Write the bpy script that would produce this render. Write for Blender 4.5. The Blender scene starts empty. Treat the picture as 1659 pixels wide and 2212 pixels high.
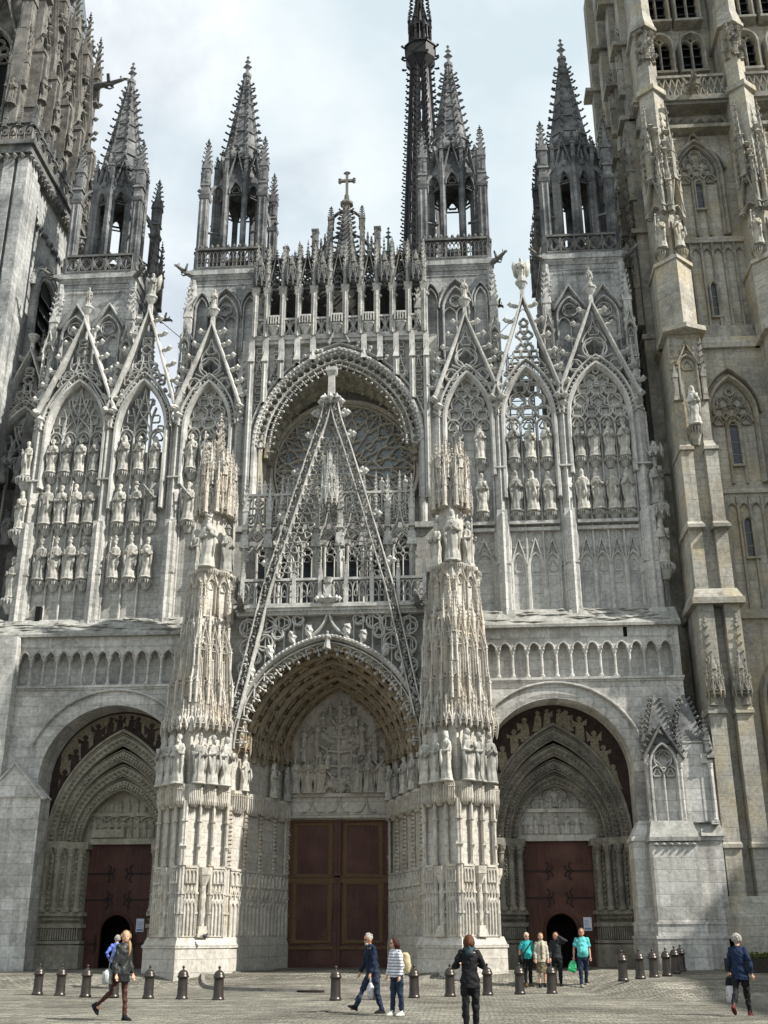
import bpy, math, random
import numpy as np
from mathutils import Vector, Matrix

random.seed(4)
RNG = np.random.default_rng(4)
PI = math.pi
SC = bpy.context.scene
COL = SC.collection

# ------------------------------------------------------------------ camera
cam_data = bpy.data.cameras.new('camera')
cam_data.sensor_fit = 'HORIZONTAL'
cam_data.sensor_width = 36.0
cam_data.lens = 2350.0 / 1659.0 * 36.0
cam_data.clip_start, cam_data.clip_end = 0.1, 3000.0
cam = bpy.data.objects.new('camera', cam_data)
COL.objects.link(cam)
_t, _yw, _rl = math.radians(21.26), math.radians(-3.942), math.radians(-0.135)
_f = np.array([math.sin(_yw) * math.cos(_t), math.cos(_yw) * math.cos(_t), math.sin(_t)])
_r = np.array([math.cos(_yw), -math.sin(_yw), 0.0])
_u = np.cross(_r, _f)
_r2 = _r * math.cos(_rl) + _u * math.sin(_rl)
_u2 = -_r * math.sin(_rl) + _u * math.cos(_rl)
cam.matrix_world = Matrix(((_r2[0], _u2[0], -_f[0], 5.181), (_r2[1], _u2[1], -_f[1], -44.0),
                           (_r2[2], _u2[2], -_f[2], 1.6), (0, 0, 0, 1)))
SC.camera = cam

# ------------------------------------------------------------------ sky and sun
SUN = Vector((0.69, -0.235, 0.685)).normalized()          # towards the sun
world = bpy.data.worlds.new('World')
SC.world = world
world.use_nodes = True
wn, wl = world.node_tree.nodes, world.node_tree.links
bg = wn['Background']
bg.inputs['Strength'].default_value = 0.1
sky = wn.new('ShaderNodeTexSky')
sky.sky_type = 'NISHITA'
sky.sun_disc = False
sky.sun_elevation = math.asin(SUN.z)
sky.sun_rotation = math.atan2(SUN.x, SUN.y)
tc = wn.new('ShaderNodeTexCoord')
mp = wn.new('ShaderNodeMapping')
mp.inputs['Scale'].default_value = (1.5, 1.5, 2.0)
mp.inputs['Location'].default_value = (0.35, 0.12, 0.4)
wl.new(tc.outputs['Generated'], mp.inputs['Vector'])
n1 = wn.new('ShaderNodeTexNoise')
n1.inputs['Scale'].default_value = 1.9
n1.inputs['Detail'].default_value = 7.0
n1.inputs['Roughness'].default_value = 0.55
n1.inputs['Distortion'].default_value = 0.3
wl.new(mp.outputs['Vector'], n1.inputs['Vector'])
r1 = wn.new('ShaderNodeValToRGB')
r1.color_ramp.elements[0].position = 0.28
r1.color_ramp.elements[0].color = (0.5, 0.5, 0.5, 1)
r1.color_ramp.elements[1].position = 0.46
r1.color_ramp.elements[1].color = (1, 1, 1, 1)
wl.new(n1.outputs['Fac'], r1.inputs['Fac'])
n2 = wn.new('ShaderNodeTexNoise')
n2.inputs['Scale'].default_value = 3.2
n2.inputs['Detail'].default_value = 8.0
wl.new(mp.outputs['Vector'], n2.inputs['Vector'])
r2 = wn.new('ShaderNodeValToRGB')
r2.color_ramp.elements[0].position = 0.35
r2.color_ramp.elements[0].color = (4.6, 5.35, 5.75, 1)
r2.color_ramp.elements[1].position = 0.66
r2.color_ramp.elements[1].color = (6.5, 6.85, 7.0, 1)
wl.new(n2.outputs['Fac'], r2.inputs['Fac'])
mx = wn.new('ShaderNodeMix')
mx.data_type = 'RGBA'
wl.new(r1.outputs['Color'], mx.inputs[0])
wl.new(sky.outputs['Color'], mx.inputs[6])
wl.new(r2.outputs['Color'], mx.inputs[7])
wl.new(mx.outputs[2], bg.inputs['Color'])

sun_data = bpy.data.lights.new('sun', 'SUN')
sun_data.energy = 5.0
sun_data.angle = math.radians(0.9)
sun_data.color = (1.0, 0.955, 0.88)
sun = bpy.data.objects.new('sun', sun_data)
sun.rotation_euler = SUN.to_track_quat('Z', 'Y').to_euler()
COL.objects.link(sun)

SC.view_settings.view_transform = 'Standard'
SC.view_settings.look = 'None'
SC.view_settings.gamma = 1.0
SC.view_settings.exposure = 0.64
SC.render.engine = 'CYCLES'
SC.cycles.max_bounces = 6
SC.cycles.use_denoising = True

# ------------------------------------------------------------------ materials
def nodes_of(name):
    m = bpy.data.materials.new(name)
    m.use_nodes = True
    return m, m.node_tree.nodes, m.node_tree.links, m.node_tree.nodes['Principled BSDF']

def ramp(nt, a, b, ca=(0, 0, 0, 1), cb=(1, 1, 1, 1)):
    r = nt.new('ShaderNodeValToRGB')
    r.color_ramp.elements[0].position, r.color_ramp.elements[1].position = a, b
    r.color_ramp.elements[0].color, r.color_ramp.elements[1].color = ca, cb
    return r

def mixc(nt, ln, fac, a, b, mode='MIX'):
    x = nt.new('ShaderNodeMix')
    x.data_type = 'RGBA'
    x.blend_type = mode
    for sock, v in ((x.inputs[0], fac), (x.inputs[6], a), (x.inputs[7], b)):
        if hasattr(v, 'is_output'):
            ln.new(v, sock)
        else:
            sock.default_value = v if not isinstance(v, tuple) else (*v[:3], 1)
    return x.outputs[2]

def stone(name, c1, c2, stain, amt=0.6, joint=(0.85, 0.36), mortar=0.010, thr=(0.46, 0.68), seed=0.0, streak=0.6, bump=0.5, warm=None, stscale=0.45, crust=0.5, rnd=0.0):
    m, nt, ln, bs = nodes_of(name)
    t = nt.new('ShaderNodeTexCoord')
    off = nt.new('ShaderNodeVectorMath'); off.operation = 'ADD'
    off.inputs[1].default_value = (seed * 3.1, seed * 1.7, seed * 2.3)
    ln.new(t.outputs['Object'], off.inputs[0])
    big = nt.new('ShaderNodeTexNoise')
    big.inputs['Scale'].default_value = stscale
    big.inputs['Detail'].default_value = 9.0
    big.inputs['Roughness'].default_value = 0.68
    ln.new(off.outputs[0], big.inputs['Vector'])
    fine = nt.new('ShaderNodeTexNoise')
    fine.inputs['Scale'].default_value = 7.0
    fine.inputs['Detail'].default_value = 8.0
    fine.inputs['Roughness'].default_value = 0.7
    ln.new(off.outputs[0], fine.inputs['Vector'])
    mpn = nt.new('ShaderNodeMapping')
    mpn.inputs['Scale'].default_value = (2.2, 2.2, 0.16)
    ln.new(off.outputs[0], mpn.inputs['Vector'])
    stk = nt.new('ShaderNodeTexNoise')
    stk.inputs['Scale'].default_value = 1.6
    stk.inputs['Detail'].default_value = 6.0
    ln.new(mpn.outputs[0], stk.inputs['Vector'])
    col = None
    height = fine.outputs['Fac']
    if joint:
        sp = nt.new('ShaderNodeSeparateXYZ')
        ln.new(t.outputs['Object'], sp.inputs[0])
        ad = nt.new('ShaderNodeMath'); ad.operation = 'ADD'
        ln.new(sp.outputs[0], ad.inputs[0]); ln.new(sp.outputs[1], ad.inputs[1])
        cb = nt.new('ShaderNodeCombineXYZ')
        ln.new(ad.outputs[0], cb.inputs[0]); ln.new(sp.outputs[2], cb.inputs[1])
        br = nt.new('ShaderNodeTexBrick')
        br.inputs['Color1'].default_value = (*c1, 1)
        br.inputs['Color2'].default_value = (*c2, 1)
        br.inputs['Mortar'].default_value = (*[v * 0.62 for v in c1], 1)
        br.inputs['Scale'].default_value = 1.0
        br.inputs['Mortar Size'].default_value = mortar
        br.inputs['Mortar Smooth'].default_value = 0.3
        br.inputs['Bias'].default_value = -0.15
        br.inputs['Brick Width'].default_value = joint[0]
        br.inputs['Row Height'].default_value = joint[1]
        ln.new(cb.outputs[0], br.inputs['Vector'])
        col = br.outputs['Color']
        iv = nt.new('ShaderNodeMath'); iv.operation = 'SUBTRACT'
        ln.new(fine.outputs['Fac'], iv.inputs[0]); ln.new(br.outputs['Fac'], iv.inputs[1])
        height = iv.outputs[0]
    else:
        v = nt.new('ShaderNodeTexNoise')
        v.inputs['Scale'].default_value = 2.1
        v.inputs['Detail'].default_value = 4.0
        ln.new(off.outputs[0], v.inputs['Vector'])
        rv = ramp(nt, 0.35, 0.65, (*c1, 1), (*c2, 1))
        ln.new(v.outputs['Fac'], rv.inputs[0])
        col = rv.outputs[0]
    if warm:
        wv = nt.new('ShaderNodeTexNoise')
        wv.inputs['Scale'].default_value = 0.8
        wv.inputs['Detail'].default_value = 7.0
        o2 = nt.new('ShaderNodeVectorMath'); o2.operation = 'ADD'
        o2.inputs[1].default_value = (17, 5, 9)
        ln.new(off.outputs[0], o2.inputs[0]); ln.new(o2.outputs[0], wv.inputs['Vector'])
        rw = ramp(nt, 0.48, 0.66)
        ln.new(wv.outputs['Fac'], rw.inputs[0])
        col = mixc(nt, ln, rw.outputs[0], col, warm)
    rs = ramp(nt, thr[0], thr[1], (0, 0, 0, 1), (amt, amt, amt, 1))
    ln.new(big.outputs['Fac'], rs.inputs[0])
    col = mixc(nt, ln, rs.outputs[0], col, stain)
    rk = ramp(nt, 0.52, 0.74, (0, 0, 0, 1), (streak, streak, streak, 1))
    ln.new(stk.outputs['Fac'], rk.inputs[0])
    col = mixc(nt, ln, rk.outputs[0], col, tuple(0.5 * s + 0.25 * k for s, k in zip(stain, c1)))
    if crust:
        cn = nt.new('ShaderNodeTexNoise')
        cn.inputs['Scale'].default_value = 1.7
        cn.inputs['Detail'].default_value = 10.0
        cn.inputs['Roughness'].default_value = 0.75
        o3 = nt.new('ShaderNodeVectorMath'); o3.operation = 'ADD'
        o3.inputs[1].default_value = (31, 13, 7)
        ln.new(off.outputs[0], o3.inputs[0]); ln.new(o3.outputs[0], cn.inputs['Vector'])
        rc = ramp(nt, 0.58, 0.70, (0, 0, 0, 1), (crust, crust, crust, 1))
        ln.new(cn.outputs['Fac'], rc.inputs[0])
        col = mixc(nt, ln, rc.outputs[0], col, tuple(0.45 * v for v in stain))
    if rnd:
        oi = nt.new('ShaderNodeObjectInfo')
        rr = ramp(nt, 0.0, 1.0, (1 - rnd, 1 - rnd, (1 - rnd) * 0.97, 1), (1.12, 1.10, 1.04, 1))
        rr.color_ramp.elements.new(0.5).color = (1.0, 0.975, 0.93, 1)
        ln.new(oi.outputs['Random'], rr.inputs[0])
        col = mixc(nt, ln, 1.0, col, rr.outputs[0], 'MULTIPLY')
    rf = ramp(nt, 0.30, 0.70, (0.66, 0.66, 0.66, 1), (1.2, 1.2, 1.2, 1))
    ln.new(fine.outputs['Fac'], rf.inputs[0])
    col = mixc(nt, ln, 1.0, col, rf.outputs[0], 'MULTIPLY')
    ln.new(col, bs.inputs['Base Color'])
    bs.inputs['Roughness'].default_value = 0.92
    bs.inputs['Specular IOR Level'].default_value = 0.2
    bp = nt.new('ShaderNodeBump')
    bp.inputs['Strength'].default_value = bump
    bp.inputs['Distance'].default_value = 0.03
    ln.new(height, bp.inputs['Height'])
    ln.new(bp.outputs[0], bs.inputs['Normal'])
    return m

def plain(name, c, rough=0.6, metal=0.0, var=0.25, scale=8.0, spec=0.3, bump=0.0, coat=0.0):
    m, nt, ln, bs = nodes_of(name)
    t = nt.new('ShaderNodeTexCoord')
    n = nt.new('ShaderNodeTexNoise')
    n.inputs['Scale'].default_value = scale
    n.inputs['Detail'].default_value = 6.0
    ln.new(t.outputs['Object'], n.inputs['Vector'])
    r = ramp(nt, 0.3, 0.7, (*[v * (1 - var) for v in c], 1), (*[min(1, v * (1 + var)) for v in c], 1))
    ln.new(n.outputs['Fac'], r.inputs[0])
    ln.new(r.outputs[0], bs.inputs['Base Color'])
    bs.inputs['Roughness'].default_value = rough
    bs.inputs['Metallic'].default_value = metal
    bs.inputs['Specular IOR Level'].default_value = spec
    bs.inputs['Coat Weight'].default_value = coat
    if bump:
        b = nt.new('ShaderNodeBump')
        b.inputs['Strength'].default_value = bump
        b.inputs['Distance'].default_value = 0.02
        ln.new(n.outputs['Fac'], b.inputs['Height'])
        ln.new(b.outputs[0], bs.inputs['Normal'])
    return m

M = {}
M['white'] = stone('pale limestone', (0.54, 0.535, 0.51), (0.45, 0.445, 0.425), (0.20, 0.202, 0.20), 0.6, (0.95, 0.40), thr=(0.48, 0.68))
M['carved'] = stone('carved limestone', (0.56, 0.555, 0.525), (0.45, 0.445, 0.42), (0.18, 0.18, 0.175), 0.6, None, seed=2, streak=0.5, stscale=0.9, thr=(0.46, 0.68))
M['statue'] = stone('statue limestone', (0.54, 0.535, 0.51), (0.43, 0.425, 0.40), (0.17, 0.168, 0.162), 0.7, None, seed=3, streak=0.75, bump=0.5, stscale=1.8, rnd=0.35)
M['cream'] = stone('warm porch limestone', (0.56, 0.535, 0.485), (0.48, 0.45, 0.395), (0.25, 0.235, 0.21), 0.55, None, seed=4, streak=0.5, warm=(0.52, 0.465, 0.385), stscale=0.8)
M['creamwall'] = stone('warm ashlar', (0.55, 0.525, 0.475), (0.47, 0.44, 0.385), (0.28, 0.26, 0.23), 0.5, (0.8, 0.42), seed=4, streak=0.45, crust=0.2)
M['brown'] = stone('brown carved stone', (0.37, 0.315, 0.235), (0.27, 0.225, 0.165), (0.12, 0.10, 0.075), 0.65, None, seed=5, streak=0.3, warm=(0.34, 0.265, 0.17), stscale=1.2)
M['oldwall'] = stone('old grey ashlar', (0.49, 0.48, 0.45), (0.38, 0.372, 0.345), (0.18, 0.18, 0.173), 0.65, (0.75, 0.34), seed=6, thr=(0.46, 0.68))
M['newwall'] = stone('restored ashlar', (0.60, 0.59, 0.56), (0.44, 0.43, 0.40), (0.19, 0.187, 0.175), 0.75, (1.0, 0.42), seed=7, streak=0.75, mortar=0.012, thr=(0.47, 0.66), crust=0.5)
M['grey'] = stone('weathered turret stone', (0.29, 0.295, 0.295), (0.155, 0.16, 0.162), (0.042, 0.046, 0.05), 0.88, (0.8, 0.42), thr=(0.42, 0.60), seed=8, streak=0.75)
M['greycarved'] = stone('weathered carved stone', (0.25, 0.252, 0.248), (0.15, 0.152, 0.15), (0.05, 0.053, 0.055), 0.75, None, thr=(0.42, 0.62), seed=9, stscale=1.2, warm=(0.20, 0.19, 0.155))
M['tan'] = stone('yellow tower stone', (0.46, 0.44, 0.385), (0.35, 0.335, 0.295), (0.16, 0.155, 0.14), 0.7, (0.9, 0.38), seed=10, warm=(0.45, 0.395, 0.285), streak=0.7, mortar=0.012)
M['tancarved'] = stone('yellow carved stone', (0.37, 0.355, 0.31), (0.24, 0.23, 0.20), (0.085, 0.083, 0.077), 0.75, None, seed=11, warm=(0.34, 0.30, 0.22))
M['darkbrown'] = stone('dark weathered tower stone', (0.245, 0.235, 0.21), (0.15, 0.143, 0.13), (0.05, 0.049, 0.047), 0.78, None, seed=12, stscale=0.8)
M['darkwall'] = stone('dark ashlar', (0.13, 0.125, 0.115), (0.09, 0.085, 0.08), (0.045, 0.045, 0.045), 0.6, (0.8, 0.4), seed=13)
M['palewall'] = stone('pale tower ashlar', (0.46, 0.465, 0.45), (0.31, 0.315, 0.31), (0.085, 0.092, 0.098), 0.85, (0.8, 0.36), seed=14, mortar=0.016, thr=(0.44, 0.64), streak=0.75)
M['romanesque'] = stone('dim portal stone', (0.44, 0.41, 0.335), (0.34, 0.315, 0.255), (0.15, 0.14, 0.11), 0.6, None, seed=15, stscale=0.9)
M['romanshade'] = stone('shaded portal stone', (0.27, 0.255, 0.215), (0.18, 0.17, 0.145), (0.07, 0.067, 0.06), 0.7, None, seed=16, stscale=0.9)  # darker copy of the portal stone: the right portal's shade put into colour
M['rose'] = stone('rose tracery stone', (0.62, 0.585, 0.51), (0.54, 0.50, 0.43), (0.30, 0.28, 0.24), 0.5, None, seed=21)
M['mosaic'] = plain('dark mosaic', (0.036, 0.023, 0.019), 0.8, var=0.4, scale=4)
M['mosaictan'] = plain('tan mosaic', (0.19, 0.165, 0.12), 0.8, var=0.45, scale=14)
M['iron'] = plain('blackened cast iron', (0.014, 0.013, 0.014), 0.55, 0.3, 0.4, 2.0)
M['hinge'] = plain('wrought iron', (0.022, 0.014, 0.012), 0.6, 0.2)
def boards(name, c):
    m, nt, ln, bs = nodes_of(name)
    t = nt.new('ShaderNodeTexCoord'); mp_ = nt.new('ShaderNodeMapping'); mp_.inputs['Scale'].default_value = (9, 9, 0.55)
    ln.new(t.outputs['Object'], mp_.inputs['Vector'])
    n = nt.new('ShaderNodeTexNoise'); n.inputs['Scale'].default_value = 2.2; n.inputs['Detail'].default_value = 8; n.inputs['Roughness'].default_value = 0.7
    ln.new(mp_.outputs[0], n.inputs['Vector'])
    r = ramp(nt, 0.32, 0.70, (*[v * 0.5 for v in c], 1), (*[v * 1.55 for v in c], 1)); ln.new(n.outputs['Fac'], r.inputs[0])
    n2_ = nt.new('ShaderNodeTexNoise'); n2_.inputs['Scale'].default_value = 0.9; n2_.inputs['Detail'].default_value = 6
    ln.new(t.outputs['Object'], n2_.inputs['Vector'])
    r2_ = ramp(nt, 0.45, 0.68); ln.new(n2_.outputs['Fac'], r2_.inputs[0])
    col = mixc(nt, ln, r2_.outputs[0], r.outputs[0], tuple(v * 1.5 + 0.012 for v in c))
    ln.new(col, bs.inputs['Base Color']); bs.inputs['Roughness'].default_value = 0.55; bs.inputs['Specular IOR Level'].default_value = 0.3
    b = nt.new('ShaderNodeBump'); b.inputs['Strength'].default_value = 0.5; b.inputs['Distance'].default_value = 0.02
    ln.new(n.outputs['Fac'], b.inputs['Height']); ln.new(b.outputs[0], bs.inputs['Normal'])
    return m
M['door'] = boards('oxblood boards', (0.056, 0.020, 0.013))
M['doorframe'] = plain('brown carved frame', (0.105, 0.058, 0.024), 0.55, var=0.45, scale=22, bump=0.5)
M['black'] = plain('unlit interior', (0.004, 0.004, 0.004), 0.9)  # near-black colour painted in for the dark inside openings and passages
M['glass'] = plain('leaded glass', (0.235, 0.26, 0.275), 0.3, var=0.35, scale=9, spec=0.5, bump=0.25)
M['darkglass'] = plain('dark window glass', (0.02, 0.028, 0.035), 0.25, var=0.5, scale=5, spec=0.5, bump=0.2)
M['slate'] = plain('roof slate', (0.105, 0.12, 0.135), 0.6, var=0.3, scale=3)
M['louvre'] = plain('louvre boards', (0.03, 0.032, 0.035), 0.7, var=0.3)
M['verdigris'] = plain('verdigris copper', (0.13, 0.24, 0.21), 0.7)
M['lichen'] = stone('mossy ledge stone', (0.40, 0.398, 0.375), (0.30, 0.296, 0.27), (0.15, 0.147, 0.125), 0.7, None, seed=17, stscale=1.6)
M['paper'] = plain('printed paper', (0.62, 0.65, 0.76), 0.7, var=0.1, scale=30)
M['ink'] = plain('blue ink', (0.16, 0.22, 0.42), 0.7)
M['bollard'] = plain('bronze painted iron', (0.050, 0.042, 0.036), 0.36, 0.55, 0.3, 5.0, spec=0.5)
M['wire'] = plain('steel cable', (0.12, 0.12, 0.12), 0.5, 0.6)

# cobbled ground
def cobbles(name, c1, c2, scale=1.0):
    m, nt, ln, bs = nodes_of(name)
    t = nt.new('ShaderNodeTexCoord')
    wob = nt.new('ShaderNodeTexNoise')
    wob.inputs['Scale'].default_value = 1.4
    ln.new(t.outputs['Object'], wob.inputs['Vector'])
    wv = nt.new('ShaderNodeVectorMath'); wv.operation = 'MULTIPLY_ADD'
    wv.inputs[1].default_value = (0.24, 0.24, 0)
    ln.new(wob.outputs['Color'], wv.inputs[0]); ln.new(t.outputs['Object'], wv.inputs[2])
    br = nt.new('ShaderNodeTexBrick')
    br.inputs['Color1'].default_value = (*c1, 1)
    br.inputs['Color2'].default_value = (*c2, 1)
    br.inputs['Mortar'].default_value = (0.12, 0.115, 0.10, 1)
    br.inputs['Scale'].default_value = 1.0
    br.inputs['Mortar Size'].default_value = 0.018
    br.inputs['Mortar Smooth'].default_value = 0.5
    br.inputs['Brick Width'].default_value = 0.24 * scale
    br.inputs['Row Height'].default_value = 0.16 * scale
    ln.new(wv.outputs[0], br.inputs['Vector'])
    big = nt.new('ShaderNodeTexNoise')
    big.inputs['Scale'].default_value = 0.28
    big.inputs['Detail'].default_value = 9
    big.inputs['Roughness'].default_value = 0.7
    ln.new(t.outputs['Object'], big.inputs['Vector'])
    rb = ramp(nt, 0.38, 0.62, (0.6, 0.59, 0.57, 1), (1.25, 1.24, 1.2, 1))
    ln.new(big.outputs['Fac'], rb.inputs[0])
    fn = nt.new('ShaderNodeTexNoise')
    fn.inputs['Scale'].default_value = 5.0
    fn.inputs['Detail'].default_value = 8
    fn.inputs['Roughness'].default_value = 0.75
    ln.new(t.outputs['Object'], fn.inputs['Vector'])
    rf = ramp(nt, 0.35, 0.68, (0.6, 0.59, 0.56, 1), (1.3, 1.3, 1.28, 1))
    ln.new(fn.outputs['Fac'], rf.inputs[0])
    col = mixc(nt, ln, 1.0, br.outputs['Color'], rb.outputs[0], 'MULTIPLY')
    ms = nt.new('ShaderNodeMapping'); ms.inputs['Scale'].default_value = (0.45, 1.7, 1)
    ln.new(t.outputs['Object'], ms.inputs['Vector'])
    sn_ = nt.new('ShaderNodeTexNoise'); sn_.inputs['Scale'].default_value = 1.1; sn_.inputs['Detail'].default_value = 9; sn_.inputs['Roughness'].default_value = 0.72
    ln.new(ms.outputs[0], sn_.inputs['Vector'])
    rs_ = ramp(nt, 0.36, 0.60, (0.55, 0.54, 0.51, 1), (1.12, 1.12, 1.1, 1)); ln.new(sn_.outputs['Fac'], rs_.inputs[0])  # darker streaks painted in for shadow bands across the square
    col = mixc(nt, ln, 1.0, col, rs_.outputs[0], 'MULTIPLY')
    col = mixc(nt, ln, 1.0, col, rf.outputs[0], 'MULTIPLY')
    ln.new(col, bs.inputs['Base Color'])
    bs.inputs['Roughness'].default_value = 0.8
    bs.inputs['Specular IOR Level'].default_value = 0.3
    sb = nt.new('ShaderNodeMath'); sb.operation = 'SUBTRACT'
    ln.new(fn.outputs['Fac'], sb.inputs[0]); ln.new(br.outputs['Fac'], sb.inputs[1])
    bp = nt.new('ShaderNodeBump')
    bp.inputs['Strength'].default_value = 0.9
    bp.inputs['Distance'].default_value = 0.05
    ln.new(sb.outputs[0], bp.inputs['Height'])
    ln.new(bp.outputs[0], bs.inputs['Normal'])
    return m
M['cobble'] = cobbles('granite setts', (0.32, 0.31, 0.28), (0.21, 0.203, 0.183))
M['cobble2'] = cobbles('paler setts', (0.30, 0.29, 0.26), (0.22, 0.212, 0.19), 0.85)
M['kerb'] = plain('kerb granite', (0.20, 0.185, 0.165), 0.8, var=0.3, scale=6)
# ------------------------------------------------------------------ mesh builder
def T(x=0, y=0, z=0, rz=0.0, s=1.0, rx=0.0, ry=0.0):
    if not hasattr(s, '__len__'):
        s = (s, s, s)
    R = np.array(Matrix.Rotation(rz, 3, 'Z') @ Matrix.Rotation(ry, 3, 'Y') @ Matrix.Rotation(rx, 3, 'X'))
    return R * np.array(s)[None, :], np.array([x, y, z], float)

class MB:
    def __init__(self):
        self.V, self.F, self.n, self.cache = [], [], 0, None
    def add(self, v, *faces):
        self.cache = None
        v = np.asarray(v, float).reshape(-1, 3)
        self.V.append(v)
        for f in faces:
            f = np.asarray(f, int)
            if f.ndim == 1:
                f = f[None, :]
            self.F.append(f + self.n)
        self.n += len(v)
    def warp(self, fn):                           # move every vertex
        v, fs = self.flat()
        self.V, self.F, self.cache = [fn(v.copy())], list(fs), None
        return self
    def flat(self):
        if self.cache is None:
            by = {}
            for f in self.F:
                by.setdefault(f.shape[1], []).append(f)
            self.cache = (np.concatenate(self.V), [np.concatenate(x) for x in by.values()])
        return self.cache
    def stamp(self, o, tr):
        R, t = tr
        v, fs = o.flat()
        v2 = v @ R.T + t
        if np.linalg.det(R) < 0:
            fs = [f[:, ::-1] for f in fs]
        self.add(v2, *fs)
    def box(self, x0, x1, y0, y1, z0, z1):
        self.add([(x0, y0, z0), (x1, y0, z0), (x1, y1, z0), (x0, y1, z0), (x0, y0, z1), (x1, y0, z1), (x1, y1, z1), (x0, y1, z1)],
                 [(0, 3, 2, 1), (4, 5, 6, 7), (0, 1, 5, 4), (1, 2, 6, 5), (2, 3, 7, 6), (3, 0, 4, 7)])
    def cbox(self, x, y, z, w, d, h):            # centred in plan, standing on z
        self.box(x - w / 2, x + w / 2, y - d / 2, y + d / 2, z, z + h)
    def prism(self, pts, y0, y1):                # outline in x,z drawn counter-clockwise from the front
        p = np.asarray(pts, float)
        n = len(p)
        v = np.concatenate([np.c_[p[:, 0], np.full(n, y0), p[:, 1]], np.c_[p[:, 0], np.full(n, y1), p[:, 1]]])
        i = np.arange(n); j = (i + 1) % n
        self.add(v, i, i[::-1] + n, np.c_[i, i + n, j + n, j])
    def plan(self, pts, z0, z1, s1=1.0, c=None):  # outline in x,y, extruded upwards, top scaled about c
        p = np.asarray(pts, float)
        n = len(p)
        c = p.mean(0) if c is None else np.asarray(c)
        q = c + (p - c) * s1
        v = np.concatenate([np.c_[p, np.full(n, z0)], np.c_[q, np.full(n, z1)]])
        i = np.arange(n); j = (i + 1) % n
        self.add(v, i[::-1], i + n, np.c_[i, j, j + n, i + n])
    def frust(self, x, y, z0, z1, r0, r1, n=8, rot=0.0, sx=1.0, sy=1.0):
        a = rot + np.arange(n) * 2 * PI / n
        c, s = np.cos(a) * sx, np.sin(a) * sy
        v = np.concatenate([np.c_[x + r0 * c, y + r0 * s, np.full(n, z0)], np.c_[x + r1 * c, y + r1 * s, np.full(n, z1)]])
        i = np.arange(n); j = (i + 1) % n
        self.add(v, i[::-1], i + n, np.c_[i, j, j + n, i + n])
    def sq(self, x, y, z0, z1, w0, w1):          # square frustum by widths
        self.frust(x, y, z0, z1, w0 * 0.7071, w1 * 0.7071, 4, PI / 4)
    def lathe(self, x, y, prof, n=12, sx=1.0, sy=1.0):
        a = np.arange(n) * 2 * PI / n
        v = np.concatenate([np.c_[x + r * np.cos(a) * sx, y + r * np.sin(a) * sy, np.full(n, z)] for r, z in prof])
        i = np.arange(n); j = (i + 1) % n
        fs = [np.c_[i + k * n, j + k * n, j + (k + 1) * n, i + (k + 1) * n] for k in range(len(prof) - 1)]
        self.add(v, *fs, i[::-1], i + n * (len(prof) - 1))
    def sweep(self, pts, w, d, y, closed=False, mould=True):   # bar following a path in the x,z plane; front face at y
        p = np.asarray(pts, float)
        n = len(p)
        if closed:
            t = np.roll(p, -1, 0) - np.roll(p, 1, 0)
        else:
            t = np.gradient(p, axis=0)
        seg = np.diff(np.r_[p, p[:1]], axis=0) if closed else np.diff(p, axis=0)
        t /= np.linalg.norm(t, axis=1)[:, None] + 1e-9
        nr = np.c_[-t[:, 1], t[:, 0]]
        sn = np.c_[-seg[:, 1], seg[:, 0]] / (np.linalg.norm(seg, axis=1)[:, None] + 1e-9)
        k = np.minimum(np.arange(n), len(sn) - 1)
        mit = 1.0 / np.clip((nr * sn[k]).sum(1), 0.45, 1)
        nr = nr * mit[:, None]
        if mould:
            sec = [(-0.5, 1.0), (-0.5, 0.45), (-0.2, 0.0), (0.2, 0.0), (0.5, 0.45), (0.5, 1.0)]
        else:
            sec = [(-0.5, 1.0), (-0.5, 0.0), (0.5, 0.0), (0.5, 1.0)]
        m = len(sec)
        v = np.concatenate([np.c_[p[:, 0] + nr[:, 0] * a * w, np.full(n, y + b * d), p[:, 1] + nr[:, 1] * a * w] for a, b in sec])
        i = np.arange(n if closed else n - 1); j = (i + 1) % n
        fs = [np.c_[i + a * n, j + a * n, j + (a + 1) * n, i + (a + 1) * n] for a in range(m - 1)]
        fs.append(np.c_[i + (m - 1) * n, j + (m - 1) * n, j, i])
        if closed:
            self.add(v, *fs)
        else:
            e = np.arange(m) * n
            self.add(v, *fs, e, (e + n - 1)[::-1])
    def tube(self, pts, r, n=6):
        p = np.asarray(pts, float)
        r = np.broadcast_to(np.asarray(r, float), (len(p),))
        t = np.gradient(p, axis=0)
        t /= np.linalg.norm(t, axis=1)[:, None] + 1e-9
        ref = np.where(np.abs(t[:, 2:3]) > 0.9, np.array([[1.0, 0, 0]]), np.array([[0, 0, 1.0]]))
        u = np.cross(t, ref); u /= np.linalg.norm(u, axis=1)[:, None] + 1e-9
        w = np.cross(t, u)
        a = np.arange(n) * 2 * PI / n
        v = np.concatenate([p[k] + r[k] * (np.cos(a)[:, None] * u[k] + np.sin(a)[:, None] * w[k]) for k in range(len(p))])
        i = np.arange(n); j = (i + 1) % n
        self.add(v, *[np.c_[i + k * n, j + k * n, j + (k + 1) * n, i + (k + 1) * n] for k in range(len(p) - 1)], i[::-1], i + n * (len(p) - 1))
    def octa(self, x, y, z, a, b, c):
        self.add([(x + a, y, z), (x - a, y, z), (x, y + b, z), (x, y - b, z), (x, y, z + c), (x, y, z - c)],
                 [(0, 2, 4), (2, 1, 4), (1, 3, 4), (3, 0, 4), (2, 0, 5), (1, 2, 5), (3, 1, 5), (0, 3, 5)])
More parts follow.
